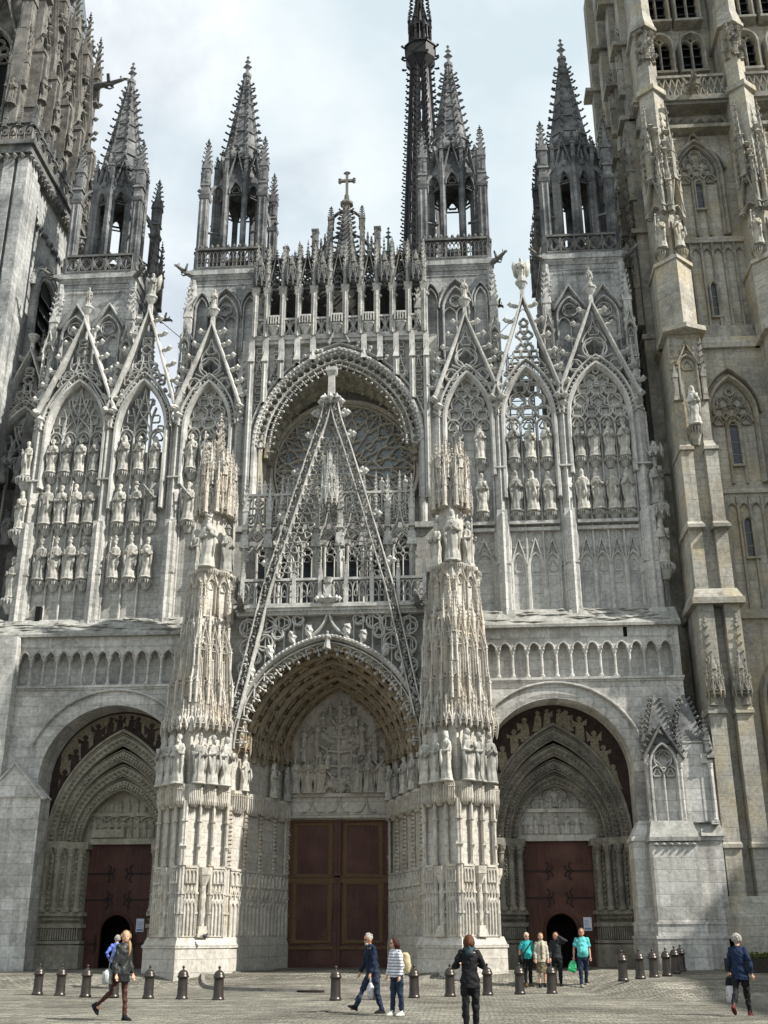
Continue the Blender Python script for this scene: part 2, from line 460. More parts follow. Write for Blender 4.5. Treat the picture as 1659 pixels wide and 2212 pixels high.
    def ball(self, x, y, z, a, b=None, c=None, n=8, k=6):
        b = a if b is None else b; c = a if c is None else c
        self.lathe(x, y, [(max(1e-3, math.sin(PI * i / k)) * 1.0, z - c * math.cos(PI * i / k)) for i in range(k + 1)], n, a, b)
    def strip(self, A, B):                        # quads between two polylines
        A, B = np.asarray(A, float), np.asarray(B, float)
        n = len(A); i = np.arange(n - 1)
        self.add(np.r_[A, B], np.c_[i, i + 1, i + 1 + n, i + n])
    def mesh(self, name, mat, smooth=False):
        v, fs = self.flat()
        me = bpy.data.meshes.new(name)
        tot = sum(len(f) for f in fs)
        loops = np.concatenate([f.ravel() for f in fs])
        sizes = np.concatenate([np.full(len(f), f.shape[1]) for f in fs])
        me.vertices.add(len(v)); me.vertices.foreach_set('co', v.astype(np.float32).ravel())
        me.loops.add(len(loops)); me.loops.foreach_set('vertex_index', loops.astype(np.int32))
        me.polygons.add(tot)
        me.polygons.foreach_set('loop_start', np.r_[0, np.cumsum(sizes)[:-1]].astype(np.int32))
        me.polygons.foreach_set('loop_total', sizes.astype(np.int32))
        me.polygons.foreach_set('use_smooth', np.full(tot, smooth))
        me.update(calc_edges=True)
        me.validate()
        me.materials.append(mat)
        return me
    def build(self, name, mat, parent=None, smooth=False):
        return put(self.mesh(name, mat if not isinstance(mat, str) else M[mat], smooth), name, parent)

def put(me, name, parent=None, loc=(0, 0, 0), rz=0.0, s=1.0):
    o = bpy.data.objects.new(name, me)
    COL.objects.link(o)
    o.location = loc
    o.rotation_euler = (0, 0, rz)
    o.scale = (s, s, s) if not hasattr(s, '__len__') else s
    if parent is not None:
        o.parent = parent
    return o

def empty(name, loc=(0, 0, 0), rz=0.0):
    return put(None, name, None, loc, rz)

def tag(o, label, cat=None, group=None, kind=None):
    if label: o['label'] = label
    if cat: o['category'] = cat
    if group: o['group'] = group
    if kind: o['kind'] = kind
    return o

def copy_tree(o, parent=None, name=None):
    c = o.copy()
    COL.objects.link(c)
    c.parent = parent
    for ch in list(o.children):
        copy_tree(ch, c)
    return c

# ------------------------------------------------------------------ curves
def PT(xc, zs, a, h, n=10):                      # pointed arch, left springing over the apex to the right springing
    if h < a:
        t = np.linspace(PI, 0, 2 * n + 1)
        return np.c_[xc + a * np.cos(t), zs + h * np.sin(t)]
    r = (a * a + h * h) / (2 * a)
    ph = math.acos((r - a) / r)
    t = np.linspace(0, ph, n + 1)
    x, z = r * np.cos(t) - (r - a), r * np.sin(t)
    return np.r_[np.c_[xc - x, zs + z], np.c_[xc + x[:-1][::-1], zs + z[:-1][::-1]]]

def halfw(z, zs, a, h):
    if z <= zs: return a
    if h < a: return a * math.sqrt(max(0, 1 - ((z - zs) / h) ** 2))
    r = (a * a + h * h) / (2 * a)
    return max(0.0, math.sqrt(max(0, r * r - (z - zs) ** 2)) - (r - a))

def OG(xc, zs, a, h, n=8):                       # ogee arch
    t = np.linspace(0, 1, n + 1)
    x = a * (1 - t ** 1.1) * (1 + 0.55 * t * (1 - t)) * (1 - 0.42 * np.sin(PI * np.clip(t * 1.6 - 0.6, 0, 1)))
    z = h * (0.62 * np.sin(t * PI / 2) + 0.38 * t ** 3)
    return np.r_[np.c_[xc - x, zs + z], np.c_[xc + x[:-1][::-1], zs + z[:-1][::-1]]]

def CI(xc, zc, r, n=18, rot=0.0):
    t = rot + np.arange(n) * 2 * PI / n
    return np.c_[xc + r * np.cos(t), zc + r * np.sin(t)]

def FO(xc, zc, r, k=4, rot=0.0, m=5):            # k-foil
    c, q = 0.54 * r, 0.46 * r
    if k == 3: c, q = 0.5 * r, 0.5 * r
    out = []
    for i in range(k):
        for j in range(m):
            ph = (-1 + 2 * (j + 0.5) / m) * PI / k
            rad = c * math.cos(ph) + math.sqrt(max(0, q * q - (c * math.sin(ph)) ** 2))
            an = rot + i * 2 * PI / k + ph
            out.append((xc + rad * math.cos(an), zc + rad * math.sin(an)))
    return np.array(out)

def arcwall(x0, x1, z0, z1, xc, arch):           # outline of a wall with an arched opening that reaches its bottom
    return np.r_[[(x0, z0), (arch[0][0], z0)], arch, [(arch[-1][0], z0), (x1, z0), (x1, z1), (x0, z1)]]

def bez(p0, p1, p2, p3, n=10):
    t = np.linspace(0, 1, n)[:, None]
    p0, p1, p2, p3 = map(np.array, (p0, p1, p2, p3))
    return (1 - t) ** 3 * p0 + 3 * (1 - t) ** 2 * t * p1 + 3 * (1 - t) * t * t * p2 + t ** 3 * p3

# ------------------------------------------------------------------ carved units
U_CROCK = MB()                                   # leaf curling out along +x
U_CROCK.octa(0.35, 0, 0.0, 0.62, 0.34, 0.30)
U_CROCK.octa(0.80, 0, 0.24, 0.36, 0.40, 0.40)

U_FIN = MB()                                     # cross-shaped finial, 1 high
U_FIN.sq(0, 0, 0, 1.0, 0.22, 0.06)
U_FIN.octa(0, 0, 0.45, 0.34, 0.34, 0.14)
U_FIN.octa(0, 0, 0.72, 0.24, 0.24, 0.11)
U_FIN.octa(0, 0, 0.96, 0.13, 0.13, 0.12)

def crockets(mb, p, q, n, size, rz=0.0, t0=0.08, t1=0.94):
    p, q = np.asarray(p, float), np.asarray(q, float)
    for i in range(n):
        c = p + (q - p) * (t0 + (t1 - t0) * i / max(1, n - 1))
        mb.stamp(U_CROCK, T(*c, rz, size))

def edge_crockets(mb, p, q, n, size, side=1, y=None):     # along a raking line in the x,z plane
    crockets(mb, p, q, n, size, 0.0 if side > 0 else PI)

U_PIN = MB()                                     # crocketed pinnacle, width 1, height 6
U_PIN.sq(0, 0, 0, 0.25, 1.25, 1.1); U_PIN.sq(0, 0, 0.25, 2.5, 1.0, 1.0)
for k in range(4):
    w = MB(); w.prism([(-0.55, 2.1), (0.55, 2.1), (0, 3.35)], -0.62, -0.42)
    w.prism([(-0.3, 0.5), (0.3, 0.5), (0.3, 1.7), (0, 2.1), (-0.3, 1.7)], -0.56, -0.45)
    U_PIN.stamp(w, T(rz=k * PI / 2))
U_PIN.sq(0, 0, 2.45, 5.5, 0.85, 0.12)
for k in range(4):
    an = PI / 4 + k * PI / 2
    crockets(U_PIN, (0.56 * math.cos(an), 0.56 * math.sin(an), 2.7), (0.08 * math.cos(an), 0.08 * math.sin(an), 5.4), 5, 0.36, an)
U_PIN.stamp(U_FIN, T(0, 0, 5.2, s=(0.9, 0.9, 0.9)))

U_PINS = MB()                                    # slimmer, plainer pinnacle, width 1, height 6
U_PINS.sq(0, 0, 0, 3.2, 1.0, 0.9); U_PINS.sq(0, 0, 3.0, 3.3, 1.35, 1.2); U_PINS.sq(0, 0, 3.2, 5.7, 0.8, 0.1)
for k in range(4):
    an = PI / 4 + k * PI / 2
    crockets(U_PINS, (0.5 * math.cos(an), 0.5 * math.sin(an), 3.5), (0.1 * math.cos(an), 0.1 * math.sin(an), 5.4), 3, 0.4, an)
U_PINS.octa(0, 0, 5.75, 0.3, 0.3, 0.3)

def pin(mb, x, y, z, w, h, unit=None, rz=0.0):
    mb.stamp(unit or U_PIN, T(x, y, z, rz, (w, w, h / 6.0)))

U_CONS = MB()                                    # hanging bracket, width 1, top at z = 0, depth towards -y
hx = [(-0.5, 0.0), (-0.42, -0.36), (-0.18, -0.55), (0.18, -0.55), (0.42, -0.36), (0.5, 0.0)]
U_CONS.plan(hx, -0.14, 0.0)
U_CONS.plan([(a * 0.9, b * 0.9) for a, b in hx], -0.34, -0.14)
U_CONS.plan([(a * 0.45, b * 0.45) for a, b in hx], -0.95, -0.34, 1.9, (0, 0))
for (ax, ay), (bx_, by_) in zip(hx[:-1], hx[1:]):
    for k in (0.0, 0.5):
        px, py = ax + (bx_ - ax) * (k + 0.25), ay + (by_ - ay) * (k + 0.25)
        U_CONS.frust(px, py, -0.46, -0.1, 0.01, 0.10, 5)
        U_CONS.octa(px * 1.04, py * 1.04, -0.2, 0.07, 0.07, 0.09)

U_CANO = MB()                                    # projecting canopy over a niche, width 1, height 1.6, hanging fringe below z = 0
U_CANO.plan([(a * 0.8, b * 0.8) for a, b in hx], 0.0, 1.0, 0.75, (0, 0))
for (ax, ay), (bx_, by_) in zip(hx[:-1], hx[1:]):
    mxx, myy = (ax + bx_) / 2, (ay + by_) / 2
    an = math.atan2(by_ - ay, bx_ - ax)
    L = math.hypot(bx_ - ax, by_ - ay)
    w = MB()
    w.sweep(OG(0, 0.0, L * 0.5, 0.62, 5), 0.07, 0.1, -0.06)
    w.octa(0, -0.03, 0.68, 0.08, 0.06, 0.12)
    w.sweep(FO(0, 0.2, L * 0.26, 3, PI / 2, 4), 0.05, 0.07, -0.03, True)
    U_CANO.stamp(w, T(mxx, myy, 0, an))
    pin(U_CANO, ax, ay, -0.05, 0.085, 1.25, U_PINS)
    U_CANO.frust(ax, ay, -0.16, 0.0, 0.01, 0.06, 5)
U_CANO.frust(0, -0.18, 1.0, 1.6, 0.24, 0.03, 6)
crockets(U_CANO, (0.22, -0.2, 1.05), (0.05, -0.2, 1.5), 3, 0.1, 0); crockets(U_CANO, (-0.22, -0.2, 1.05), (-0.05, -0.2, 1.5), 3, 0.1, PI)

U_QUAT = MB()                                    # pierced square, 1 by 1
U_QUAT.sweep([(-0.46, 0), (-0.46, 1)], 0.09, 0.16, -0.08); U_QUAT.sweep([(0.46, 0), (0.46, 1)], 0.09, 0.16, -0.08)
U_QUAT.sweep(CI(0, 0.5, 0.42, 14), 0.09, 0.14, -0.07, True)
U_QUAT.sweep(FO(0, 0.5, 0.36, 4, 0, 4), 0.08, 0.1, -0.05, True)

U_LANC = MB()                                    # pierced lancet pair for balustrades, 1 by 1
for cx in (-0.25, 0.25):
    U_LANC.sweep(np.r_[[(cx - 0.24, 0)], PT(cx, 0.6, 0.24, 0.32, 4), [(cx + 0.24, 0)]], 0.075, 0.14, -0.07)
    U_LANC.sweep(FO(cx, 0.42, 0.16, 3, PI / 2, 3), 0.05, 0.1, -0.05, True)
U_LANC.sweep(FO(0, 0.84, 0.15, 4, 0, 3), 0.05, 0.1, -0.05, True)

U_GAB = MB()                                     # blind lancet with crocketed gable, width 1, height 3 (gable 2 to 3)
U_GAB.sweep(np.r_[[(-0.4, 0)], PT(0, 1.75, 0.4, 0.5, 5), [(0.4, 0)]], 0.13, 0.22, -0.2)
U_GAB.sweep(FO(0, 1.72, 0.26, 3, PI / 2, 4), 0.06, 0.1, -0.1, True)
U_GAB.sweep([(-0.5, 1.75), (0, 2.8), (0.5, 1.75)], 0.10, 0.2, -0.26)
for sgn in (-1, 1):
    crockets(U_GAB, (sgn * 0.5, -0.2, 1.85), (sgn * 0.05, -0.2, 2.75), 4, 0.11, 0 if sgn > 0 else PI)
U_GAB.sweep(FO(0, 2.3, 0.16, 3, PI / 2, 3), 0.06, 0.1, -0.14, True)
U_GAB.stamp(U_FIN, T(0, -0.16, 2.7, s=0.32))

def balustrade(mb, x0, x1, y, z0, z1, n, unit=None, rail=0.12):
    h = z1 - z0
    w = (x1 - x0) / n
    mb.box(x0, x1, y - 0.11, y + 0.11, z1 - rail, z1)
    mb.box(x0, x1, y - 0.10, y + 0.10, z0, z0 + rail * 0.8)
    for i in range(n):
        mb.stamp(unit or U_QUAT, T(x0 + (i + 0.5) * w, y, z0 + rail * 0.8, 0, (w, 1.0, h - rail * 1.8)))

def tracery(mb, xc, z0, zs, a, h, n, y, w=0.11, d=0.2, style=0):
    st = 2 * a / n
    zl = zs - 0.05
    rise = st * 0.62
    for i in range(1, n):
        x = xc - a + i * st
        mb.sweep([(x, z0), (x, zl)], w, d, y)
    for i in range(n):
        x = xc - a + (i + 0.5) * st
        mb.sweep(PT(x, zl, st / 2, rise, 5), w * 0.9, d * 0.9, y + 0.01)
        mb.sweep(FO(x, zl + rise * 0.12, st * 0.36, 3, PI / 2, 4), w * 0.55, d * 0.6, y + 0.05, True)
    if style == 0:
        zc, k, r = zl + rise * 0.72 + 0.5 * st, 0, st * 0.46
        while zc + r * 0.6 < zs + h - 0.03:
            k += 1
            hw = halfw(zc + r * 0.25, zs, a, h)
            cnt = max(1, int(round(2 * hw / st - 0.12)))
            r = min(st * 0.5, hw / cnt * 0.95)
            for i in range(cnt):
                x = -hw + (i + 0.5) * 2 * hw / cnt
                if True:
                    mb.sweep(CI(xc + x, zc, r, 18), w * 0.85, d * 0.85, y + 0.013, True)
                    mb.sweep(FO(xc + x, zc, r * 0.84, 4, PI / 4 * (k % 2), 5), w * 0.6, d * 0.6, y + 0.05, True)
            zc += max(0.16, r * 1.72)
    else:
        w *= 0.78                                 # flowing bars rising from the mullions
        ap = (xc, zs + h)
        for i in range(1, n):
            x = (-a + i * st)
            for sgn in (-1, 1):
                ex = np.clip(x * 0.25 + sgn * a * 0.42, -a * 0.75, a * 0.75)
                ez = zs + h * (0.55 if sgn * x > 0 else 0.72)
                ex = math.copysign(min(abs(ex), halfw(ez, zs, a, h)), ex)
                mb.sweep(bez((xc + x, zl + rise * 0.2), (xc + x, zl + h * 0.35), (xc + ex * 0.6, zs + h * 0.3), (xc + ex, ez), 9), w * 0.9, d * 0.9, y + 0.012)
            mb.sweep(bez((xc + x, zl + rise * 0.2), (xc + x * 1.3, zs + h * 0.4), (xc + x * 0.1, zs + h * 0.55), (xc, zs + h * 0.97), 12), w * 0.9, d * 0.9, y + 0.016)
        for (fx, fz, fr) in ((0, 0.55, 0.2), (-0.52, 0.34, 0.17), (0.52, 0.34, 0.17), (-0.28, 0.66, 0.13), (0.28, 0.66, 0.13), (-0.75, 0.16, 0.12), (0.75, 0.16, 0.12), (0, 0.28, 0.15)):
            mb.sweep(FO(xc + fx * a, zs + fz * h, fr * a * 1.25, 4, PI / 4, 4), w * 0.6, d * 0.6, y + 0.05, True)

# ------------------------------------------------------------------ statues
def robed(seed, head='bare', prop='book', h=1.9):
    r_ = np.random.default_rng(seed)
    mb = MB()
    n, k = 34, 30
    th = np.arange(n) * 2 * PI / n
    ph = r_.uniform(0, 6, 6)
    zs = np.linspace(0.06, 1.55, k)
    cx = 0.03 * r_.uniform(-1, 1)
    rings = []
    for z in zs:
        t = z / 1.55
        base = np.interp(t, [0, 0.08, 0.3, 0.5, 0.66, 0.8, 0.9, 0.95, 1.0], [0.29, 0.275, 0.235, 0.245, 0.235, 0.255, 0.225, 0.12, 0.07])
        fold = (1 - t) ** 0.5 * (0.085 * np.sin(8 * th + ph[0] + 1.6 * math.sin(2.2 * z + ph[1])) + 0.05 * np.sin(15 * th + ph[2]))
        drape = 0.075 * math.exp(-((t - 0.55) / 0.25) ** 2) * np.sin(5 * th + ph[3] + 11 * z * (1 if seed % 2 else -1))
        rad = base * (1 + np.clip(fold + drape, -0.16, 0.16))
        sway = cx * math.sin(PI * t * 1.3)
        rings.append(np.c_[sway + rad * np.cos(th), 0.74 * rad * np.sin(th), np.full(n, z)])
    v = np.concatenate(rings)
    i = np.arange(n); j = (i + 1) % n
    mb.add(v, *[np.c_[i + q * n, j + q * n, j + (q + 1) * n, i + (q + 1) * n] for q in range(k - 1)], i[::-1], i + n * (k - 1))
    mb.frust(0, 0, 0, 0.07, 0.33, 0.31, 8, PI / 8, 1, 0.85)
    tilt = r_.uniform(-0.02, 0.02)
    mb.frust(tilt, -0.015, 1.48, 1.62, 0.07, 0.06, 8)
    hz = 1.70
    mb.ball(tilt, -0.03, hz, 0.092, 0.108, 0.135, 12, 9)
    mb.octa(tilt, -0.14, hz - 0.01, 0.018, 0.03, 0.04)          # nose
    mb.box(tilt - 0.055, tilt + 0.055, -0.128, -0.1, hz + 0.025, hz + 0.04)   # brow
    if head in ('beard', 'crown', 'hat'):
        mb.octa(tilt, -0.11, hz - 0.14, 0.075, 0.07, 0.15)
        mb.ball(tilt, -0.01, hz + 0.02, 0.112, 0.118, 0.13, 10, 6)
    if head == 'mitre':
        mb.frust(tilt, -0.02, hz + 0.06, hz + 0.16, 0.105, 0.135, 8, 0, 1, 0.8)
        mb.frust(tilt, -0.02, hz + 0.16, hz + 0.36, 0.135, 0.02, 8, 0, 1, 0.7)
    if head == 'crown':
        mb.frust(tilt, -0.02, hz + 0.06, hz + 0.17, 0.112, 0.135, 10)
        for q in range(6):
            mb.octa(tilt + 0.125 * math.cos(q * PI / 3), -0.02 + 0.125 * math.sin(q * PI / 3), hz + 0.19, 0.03, 0.03, 0.05)
    if head == 'hat':
        mb.frust(tilt, -0.02, hz + 0.07, hz + 0.12, 0.15, 0.15, 10); mb.frust(tilt, -0.02, hz + 0.12, hz + 0.22, 0.11, 0.09, 10)
    if head == 'veil':
        mb.ball(tilt, 0.015, hz + 0.01, 0.128, 0.135, 0.165, 10, 7)
        mb.frust(tilt, 0.04, 1.36, hz + 0.02, 0.21, 0.125, 10, 0, 1, 0.8)
    if head == 'bare':
        mb.ball(tilt, 0.0, hz + 0.03, 0.105, 0.115, 0.125, 10, 6)
        mb.frust(tilt, 0.03, 1.5, hz, 0.1, 0.1, 8)
    hl = np.array([r_.uniform(-0.16, -0.02), -0.27, r_.uniform(1.02, 1.3)])
    hr = np.array([r_.uniform(0.02, 0.16), -0.27, r_.uniform(0.98, 1.28)])
    for s_, hd in ((-1, hl), (1, hr)):
        mb.tube([(s_ * 0.15, 0, 1.43), (s_ * 0.235, 0.0, 1.27), (s_ * 0.265, -0.04, 1.08), (s_ * 0.17 + hd[0] * 0.4, -0.19, 1.04 + (hd[2] - 1.06) * 0.5), tuple(hd)], [0.07, 0.075, 0.082, 0.07, 0.036], 8)
        mb.ball(hd[0], hd[1] - 0.02, hd[2] + 0.01, 0.045, 0.04, 0.055, 6, 4)
        mb.tube([(s_ * 0.24, -0.05, 1.06), (s_ * 0.25, -0.09, 0.75), (s_ * 0.21, -0.11, 0.38)], [0.075, 0.06, 0.02], 6)   # falling sleeve
    if prop == 'book':
        mb.box(hr[0] - 0.08, hr[0] + 0.09, -0.35, -0.28, hr[2] - 0.02, hr[2] + 0.22)
    if prop == 'staff':
        mb.tube([(hl[0] - 0.12, -0.3, 0.06), (hl[0] - 0.04, -0.29, 1.75)], 0.022, 6)
        mb.octa(hl[0] - 0.04, -0.29, 1.8, 0.07, 0.03, 0.1)
    if prop == 'scroll':
        mb.tube([(hr[0], -0.31, hr[2]), (hr[0] + 0.05, -0.33, hr[2] - 0.35), (hr[0] - 0.02, -0.31, hr[2] - 0.6)], [0.05, 0.06, 0.03], 5)
    if prop == 'cross':
        for sg in (-1, 1):
            mb.tube([(sg * 0.3, -0.33, 0.95), (-sg * 0.3, -0.33, 1.62)], 0.045, 4)
    return mb

ST = [robed(1, 'beard', 'book'), robed(2, 'mitre', 'none'), robed(3, 'veil', 'book'), robed(4, 'beard', 'staff'), robed(5, 'bare', 'scroll'),
      robed(6, 'crown', 'book'), robed(7, 'mitre', 'staff'), robed(8, 'hat', 'none'), robed(9, 'bare', 'book'), robed(10, 'beard', 'cross'), robed(11, 'beard', 'scroll'), robed(12, 'veil', 'none')]
ST_ME = {}
def st_mesh(k, mat):
    if (k, mat) not in ST_ME:
        ST_ME[(k, mat)] = ST[k].mesh('statue', M[mat], True)
    return ST_ME[(k, mat)]
KIND = {0: 'bearded figure with a book', 1: 'mitred bishop', 2: 'veiled figure with a book', 3: 'bearded figure with a staff', 4: 'bare-headed figure with a scroll',
        5: 'crowned king', 6: 'mitred bishop with a staff', 7: 'figure in a flat hat', 8: 'bare-headed figure with a book', 9: 'bearded figure holding a crossed saltire', 10: 'bearded figure with a scroll', 11: 'veiled figure'}
def statue(k, x, y, z, h, rz, label, group, mat='statue'):
    s = h / 1.9
    o = put(st_mesh(k, mat), 'statue', None, (x, y, z), rz, (s * 0.92, s * 0.95, s))
    return tag(o, label, 'statue', group)

def lump_figure(mb, x, y, z, h, k=None, rz=0.0, dep=0.6):
    k = random.randrange(len(LOW)) if k is None else k
    s = h / 1.9
    mb.stamp(LOW[k], T(x, y, z, rz, (s, s * dep, s)))

def lowfig(seed):                                 # small relief figure
    r_ = np.random.default_rng(seed)
    mb = MB()
    prof = [(0.3, 0), (0.27, 0.3), (0.22, 0.8), (0.25, 1.1), (0.27, 1.35), (0.13, 1.5), (0.07, 1.55), (0.1, 1.62), (0.125, 1.72), (0.1, 1.84), (0.02, 1.9)]
    mb.lathe(0, 0, prof, 9, 1, 0.9)
    for s_ in (-1, 1):
        mb.tube([(s_ * 0.22, 0, 1.4), (s_ * r_.uniform(0.28, 0.42), -0.12, 1.05), (s_ * r_.uniform(-0.1, 0.3), -0.3, r_.uniform(0.9, 1.4))], [0.09, 0.09, 0.05], 5)
    for q in range(5):
        a = r_.uniform(-2.6, -0.5)
        mb.tube([(0.2 * math.cos(a), 0.2 * math.sin(a), 1.0), (0.29 * math.cos(a + r_.uniform(-0.4, 0.4)), 0.29 * math.sin(a), 0.05)], [0.03, 0.06], 4)
    return mb
LOW = [lowfig(s) for s in range(6)]
# ------------------------------------------------------------------ the cathedral front
CATH = tag(empty('cathedral'), 'pale gothic cathedral west front with three portals, rose window and four crocketed turrets', 'cathedral')

def bld(mb, name, mat, parent, s=1, smooth=False):
    if s < 0:
        m2 = MB(); m2.stamp(mb, T(s=(-1, 1, 1))); mb = m2
    return mb.build(name, mat, parent, smooth)

def arch_units(arch, fn, step):                   # calls fn(x, z, angle of outward normal) at even steps along a path
    p = np.asarray(arch, float)
    seg = np.linalg.norm(np.diff(p, axis=0), axis=1)
    cum = np.r_[0, np.cumsum(seg)]
    n = max(2, int(cum[-1] / step))
    for i in range(n):
        d = (i + 0.5) * cum[-1] / n
        k = min(np.searchsorted(cum, d) - 1, len(seg) - 1)
        q = p[k] + (p[k + 1] - p[k]) * (d - cum[k]) / seg[k]
        tx, tz = (p[k + 1] - p[k]) / seg[k]
        fn(q[0], q[1], math.atan2(tx, -tz))

def rot_unit(mb, unit, x, y, z, ang, s):          # unit stands along +z; lean it to angle ang in the x,z plane
    mb.stamp(unit, T(x, y, z, 0, s, ry=PI / 2 - ang))

U_TOOTH = MB(); U_TOOTH.octa(0, 0, 0, 0.5, 0.35, 0.5)
U_CUSP = MB()                                     # pendant fleuron of a fringed arch, hangs along +z
U_CUSP.octa(0, 0, 0.45, 0.10, 0.10, 0.5); U_CUSP.octa(-0.28, 0, 0.55, 0.25, 0.12, 0.16); U_CUSP.octa(0.28, 0, 0.55, 0.25, 0.12, 0.16); U_CUSP.octa(0, 0, 0.95, 0.17, 0.13, 0.2)
U_H = MB(); U_H.box(-0.5, -0.3, -0.1, 0.1, -0.5, 0.5); U_H.box(0.3, 0.5, -0.1, 0.1, -0.5, 0.5); U_H.box(-0.3, 0.3, -0.1, 0.1, -0.12, 0.12)

# hinge strap with a forked end, drawn along +x from the hinge side
def strap(mb, x, y, z, L, s):
    mb.box(min(x, x + s * L), max(x, x + s * L), y - 0.03, y, z - 0.035, z + 0.035)
    for sg in (-1, 1):
        mb.sweep(bez((x + s * L * 0.78, z), (x + s * L * 0.9, z + sg * 0.08), (x + s * L, z + sg * 0.3), (x + s * L * 0.8, z + sg * 0.33), 8), 0.06, 0.03, y - 0.035, mould=False)
        mb.sweep(bez((x + s * L * 0.9, z), (x + s * L * 1.05, z + sg * 0.02), (x + s * L * 1.12, z + sg * 0.22), (x + s * L * 1.0, z + sg * 0.2), 8), 0.05, 0.03, y - 0.037, mould=False)

def side_bay(s):
    L = s < 0
    x1 = 14.2 if not L else 16.2
    XC = 9.0
    rnd = PT(XC, 7.55, 2.95, 2.9499, 14)
    w = MB()
    w.prism(arcwall(4.0, x1, 0.2, 11.3, XC, rnd), 0.0, 1.6)
    w.box(4.0, x1, 0.5, 1.6, 11.3, 13.0)
    w.box(4.0, x1, 0.0, 1.6, 12.98, 13.42)
    w.box(13.95, x1, 0.002, 0.6, 11.3, 13.0)
    for sg in (-1, 1):
        w.box(XC + sg * 2.95 - (0.25 if sg < 0 else 0), XC + sg * 2.95 + (0 if sg < 0 else 0.25), 1.6, 2.9, 0.2, 8.0)
    bay = bld(w, 'portal_bay', 'newwall', CATH, s)
    w = MB(); w.box(4.0, 13.96, 0.40, 0.499, 11.302, 12.99); bld(w, 'arcade_back', 'oldwall' if L else 'newwall', bay, s)
    # blind arcade
    a = MB()
    stp = 0.593 if not L else 0.56
    n = int((13.95 - 4.6) / stp)
    for i in range(n):
        xa = 13.95 - (i + 1) * stp
        arch = PT(xa + stp / 2, 12.52, stp / 2 - 0.075, 0.30, 4)
        a.prism(np.r_[[(xa, 12.5), (arch[0][0], 12.5)], arch, [(arch[-1][0], 12.5), (xa + stp, 12.5), (xa + stp, 12.978), (xa, 12.978)]], 0.02, 0.39)
        a.sweep(arch, 0.07, 0.1, -0.05)
    bld(a, 'blind_arcade', 'newwall', bay, s)
    for i in range(n + 1):
        xa = 13.95 - i * stp
        c = MB()
        c.lathe(xa, 0.09, [(0.10, 11.36), (0.10, 11.46), (0.06, 11.5), (0.052, 12.32), (0.075, 12.36), (0.115, 12.48), (0.115, 12.52)], 10)
        c.cbox(xa, 0.09, 11.345, 0.22, 0.2, 0.05); c.cbox(xa, 0.09, 12.5, 0.25, 0.2, 0.05)
        bld(c, 'arcade_column', 'newwall', bay, s, False)
    m = MB()
    m.box(4.0, x1 + 0.06, -0.12, 0.2, 11.24, 11.345); m.box(4.0, x1 + 0.03, -0.06, 0.1, 11.16, 11.238)
    bld(m, 'string_course', 'newwall', bay, s)
    m = MB()
    prof = [(-0.22, 13.42), (-0.22, 13.54), (0.62, 14.40), (1.2, 14.45), (1.2, 13.42)]
    v = [(xx, y, z) for xx in (4.0, x1 + 0.1) for y, z in prof]
    k = len(prof); i = np.arange(k); j = (i + 1) % k
    m.add(v, i[::-1], i + k, np.c_[i, j, j + k, i + k])
    for q in range(60):
        xx = random.uniform(4.4, x1 - 0.3); t = random.random()
        m.octa(xx, -0.12 + t * 0.7, 13.64 + 0.72 * t, random.uniform(0.15, 0.6), 0.12, random.uniform(0.05, 0.14))
    bld(m, 'weathered_ledge', 'lichen', bay, s)
    # round arch mouldings
    m = MB()
    m.sweep(PT(XC, 7.55, 3.24, 3.2399, 16), 0.5, 0.1, -0.05)
    hood = PT(XC, 7.55, 3.58, 3.5799, 16)
    m.sweep(hood[4:-4], 0.12, 0.22, -0.16)
    bld(m, 'round_arch', 'newwall', bay, s)
    # mosaic spandrel
    pa = PT(XC, 5.2, 2.80, 4.3, 14)
    m = MB(); m.prism(arcwall(5.9, 12.1, 0.2, 10.7, XC, pa), 1.42, 1.8)
    mo = bld(m, 'mosaic', 'mosaic', bay, s)
    f = MB()
    base = PT(XC, 7.55, 2.75, 2.7499, 14)
    low = PT(XC, 5.2, 2.9, 4.75, 14)
    fig_bg, figs = MB(), MB()
    rr_ = np.random.default_rng(7 if L else 9)
    lowz = lambda x: np.interp(abs(x - XC), [0, 0.7, 1.4, 2.0, 2.5, 2.8], [9.72, 9.45, 8.75, 7.95, 7.0, 6.2])
    hiz = lambda x: 7.55 + math.sqrt(max(0.0, 2.86 ** 2 - (x - XC) ** 2))
    xx_ = np.linspace(XC - 2.6, XC + 2.6, 40)
    hgt = [lowz(x) + (hiz(x) - lowz(x)) * rr_.uniform(0.12, 0.3) for x in xx_]
    if L: fig_bg.prism(np.r_[np.c_[xx_, hgt], np.c_[xx_[::-1], [hiz(x) for x in xx_[::-1]]]], 1.405, 1.43)
    for q in range(12):                           # standing silhouettes
        x = XC - 2.45 + q * 0.445 + rr_.uniform(-0.05, 0.05)
        zb = lowz(x) - 0.05; hh = min(1.0, hiz(x) - zb - 0.06)
        if hh < 0.25: continue
        w_ = hh * 0.17; le = rr_.uniform(-0.12, 0.12)
        figs.prism([(x - w_ * rr_.uniform(0.8, 1.5), zb), (x + w_ * rr_.uniform(0.8, 1.5), zb), (x + w_ + le, zb + hh * 0.45), (x + w_ * 0.8 + le, zb + hh * 0.72), (x + le, zb + hh * 0.8), (x - w_ * 0.8 + le, zb + hh * 0.72), (x - w_ + le, zb + hh * 0.45)], 1.385 - q * 0.0012, 1.404 + q * 0.0005)
        figs.prism(CI(x + le, zb + hh * 0.88, hh * 0.11, 10), 1.3835 - q * 0.0012, 1.404 + q * 0.0004)
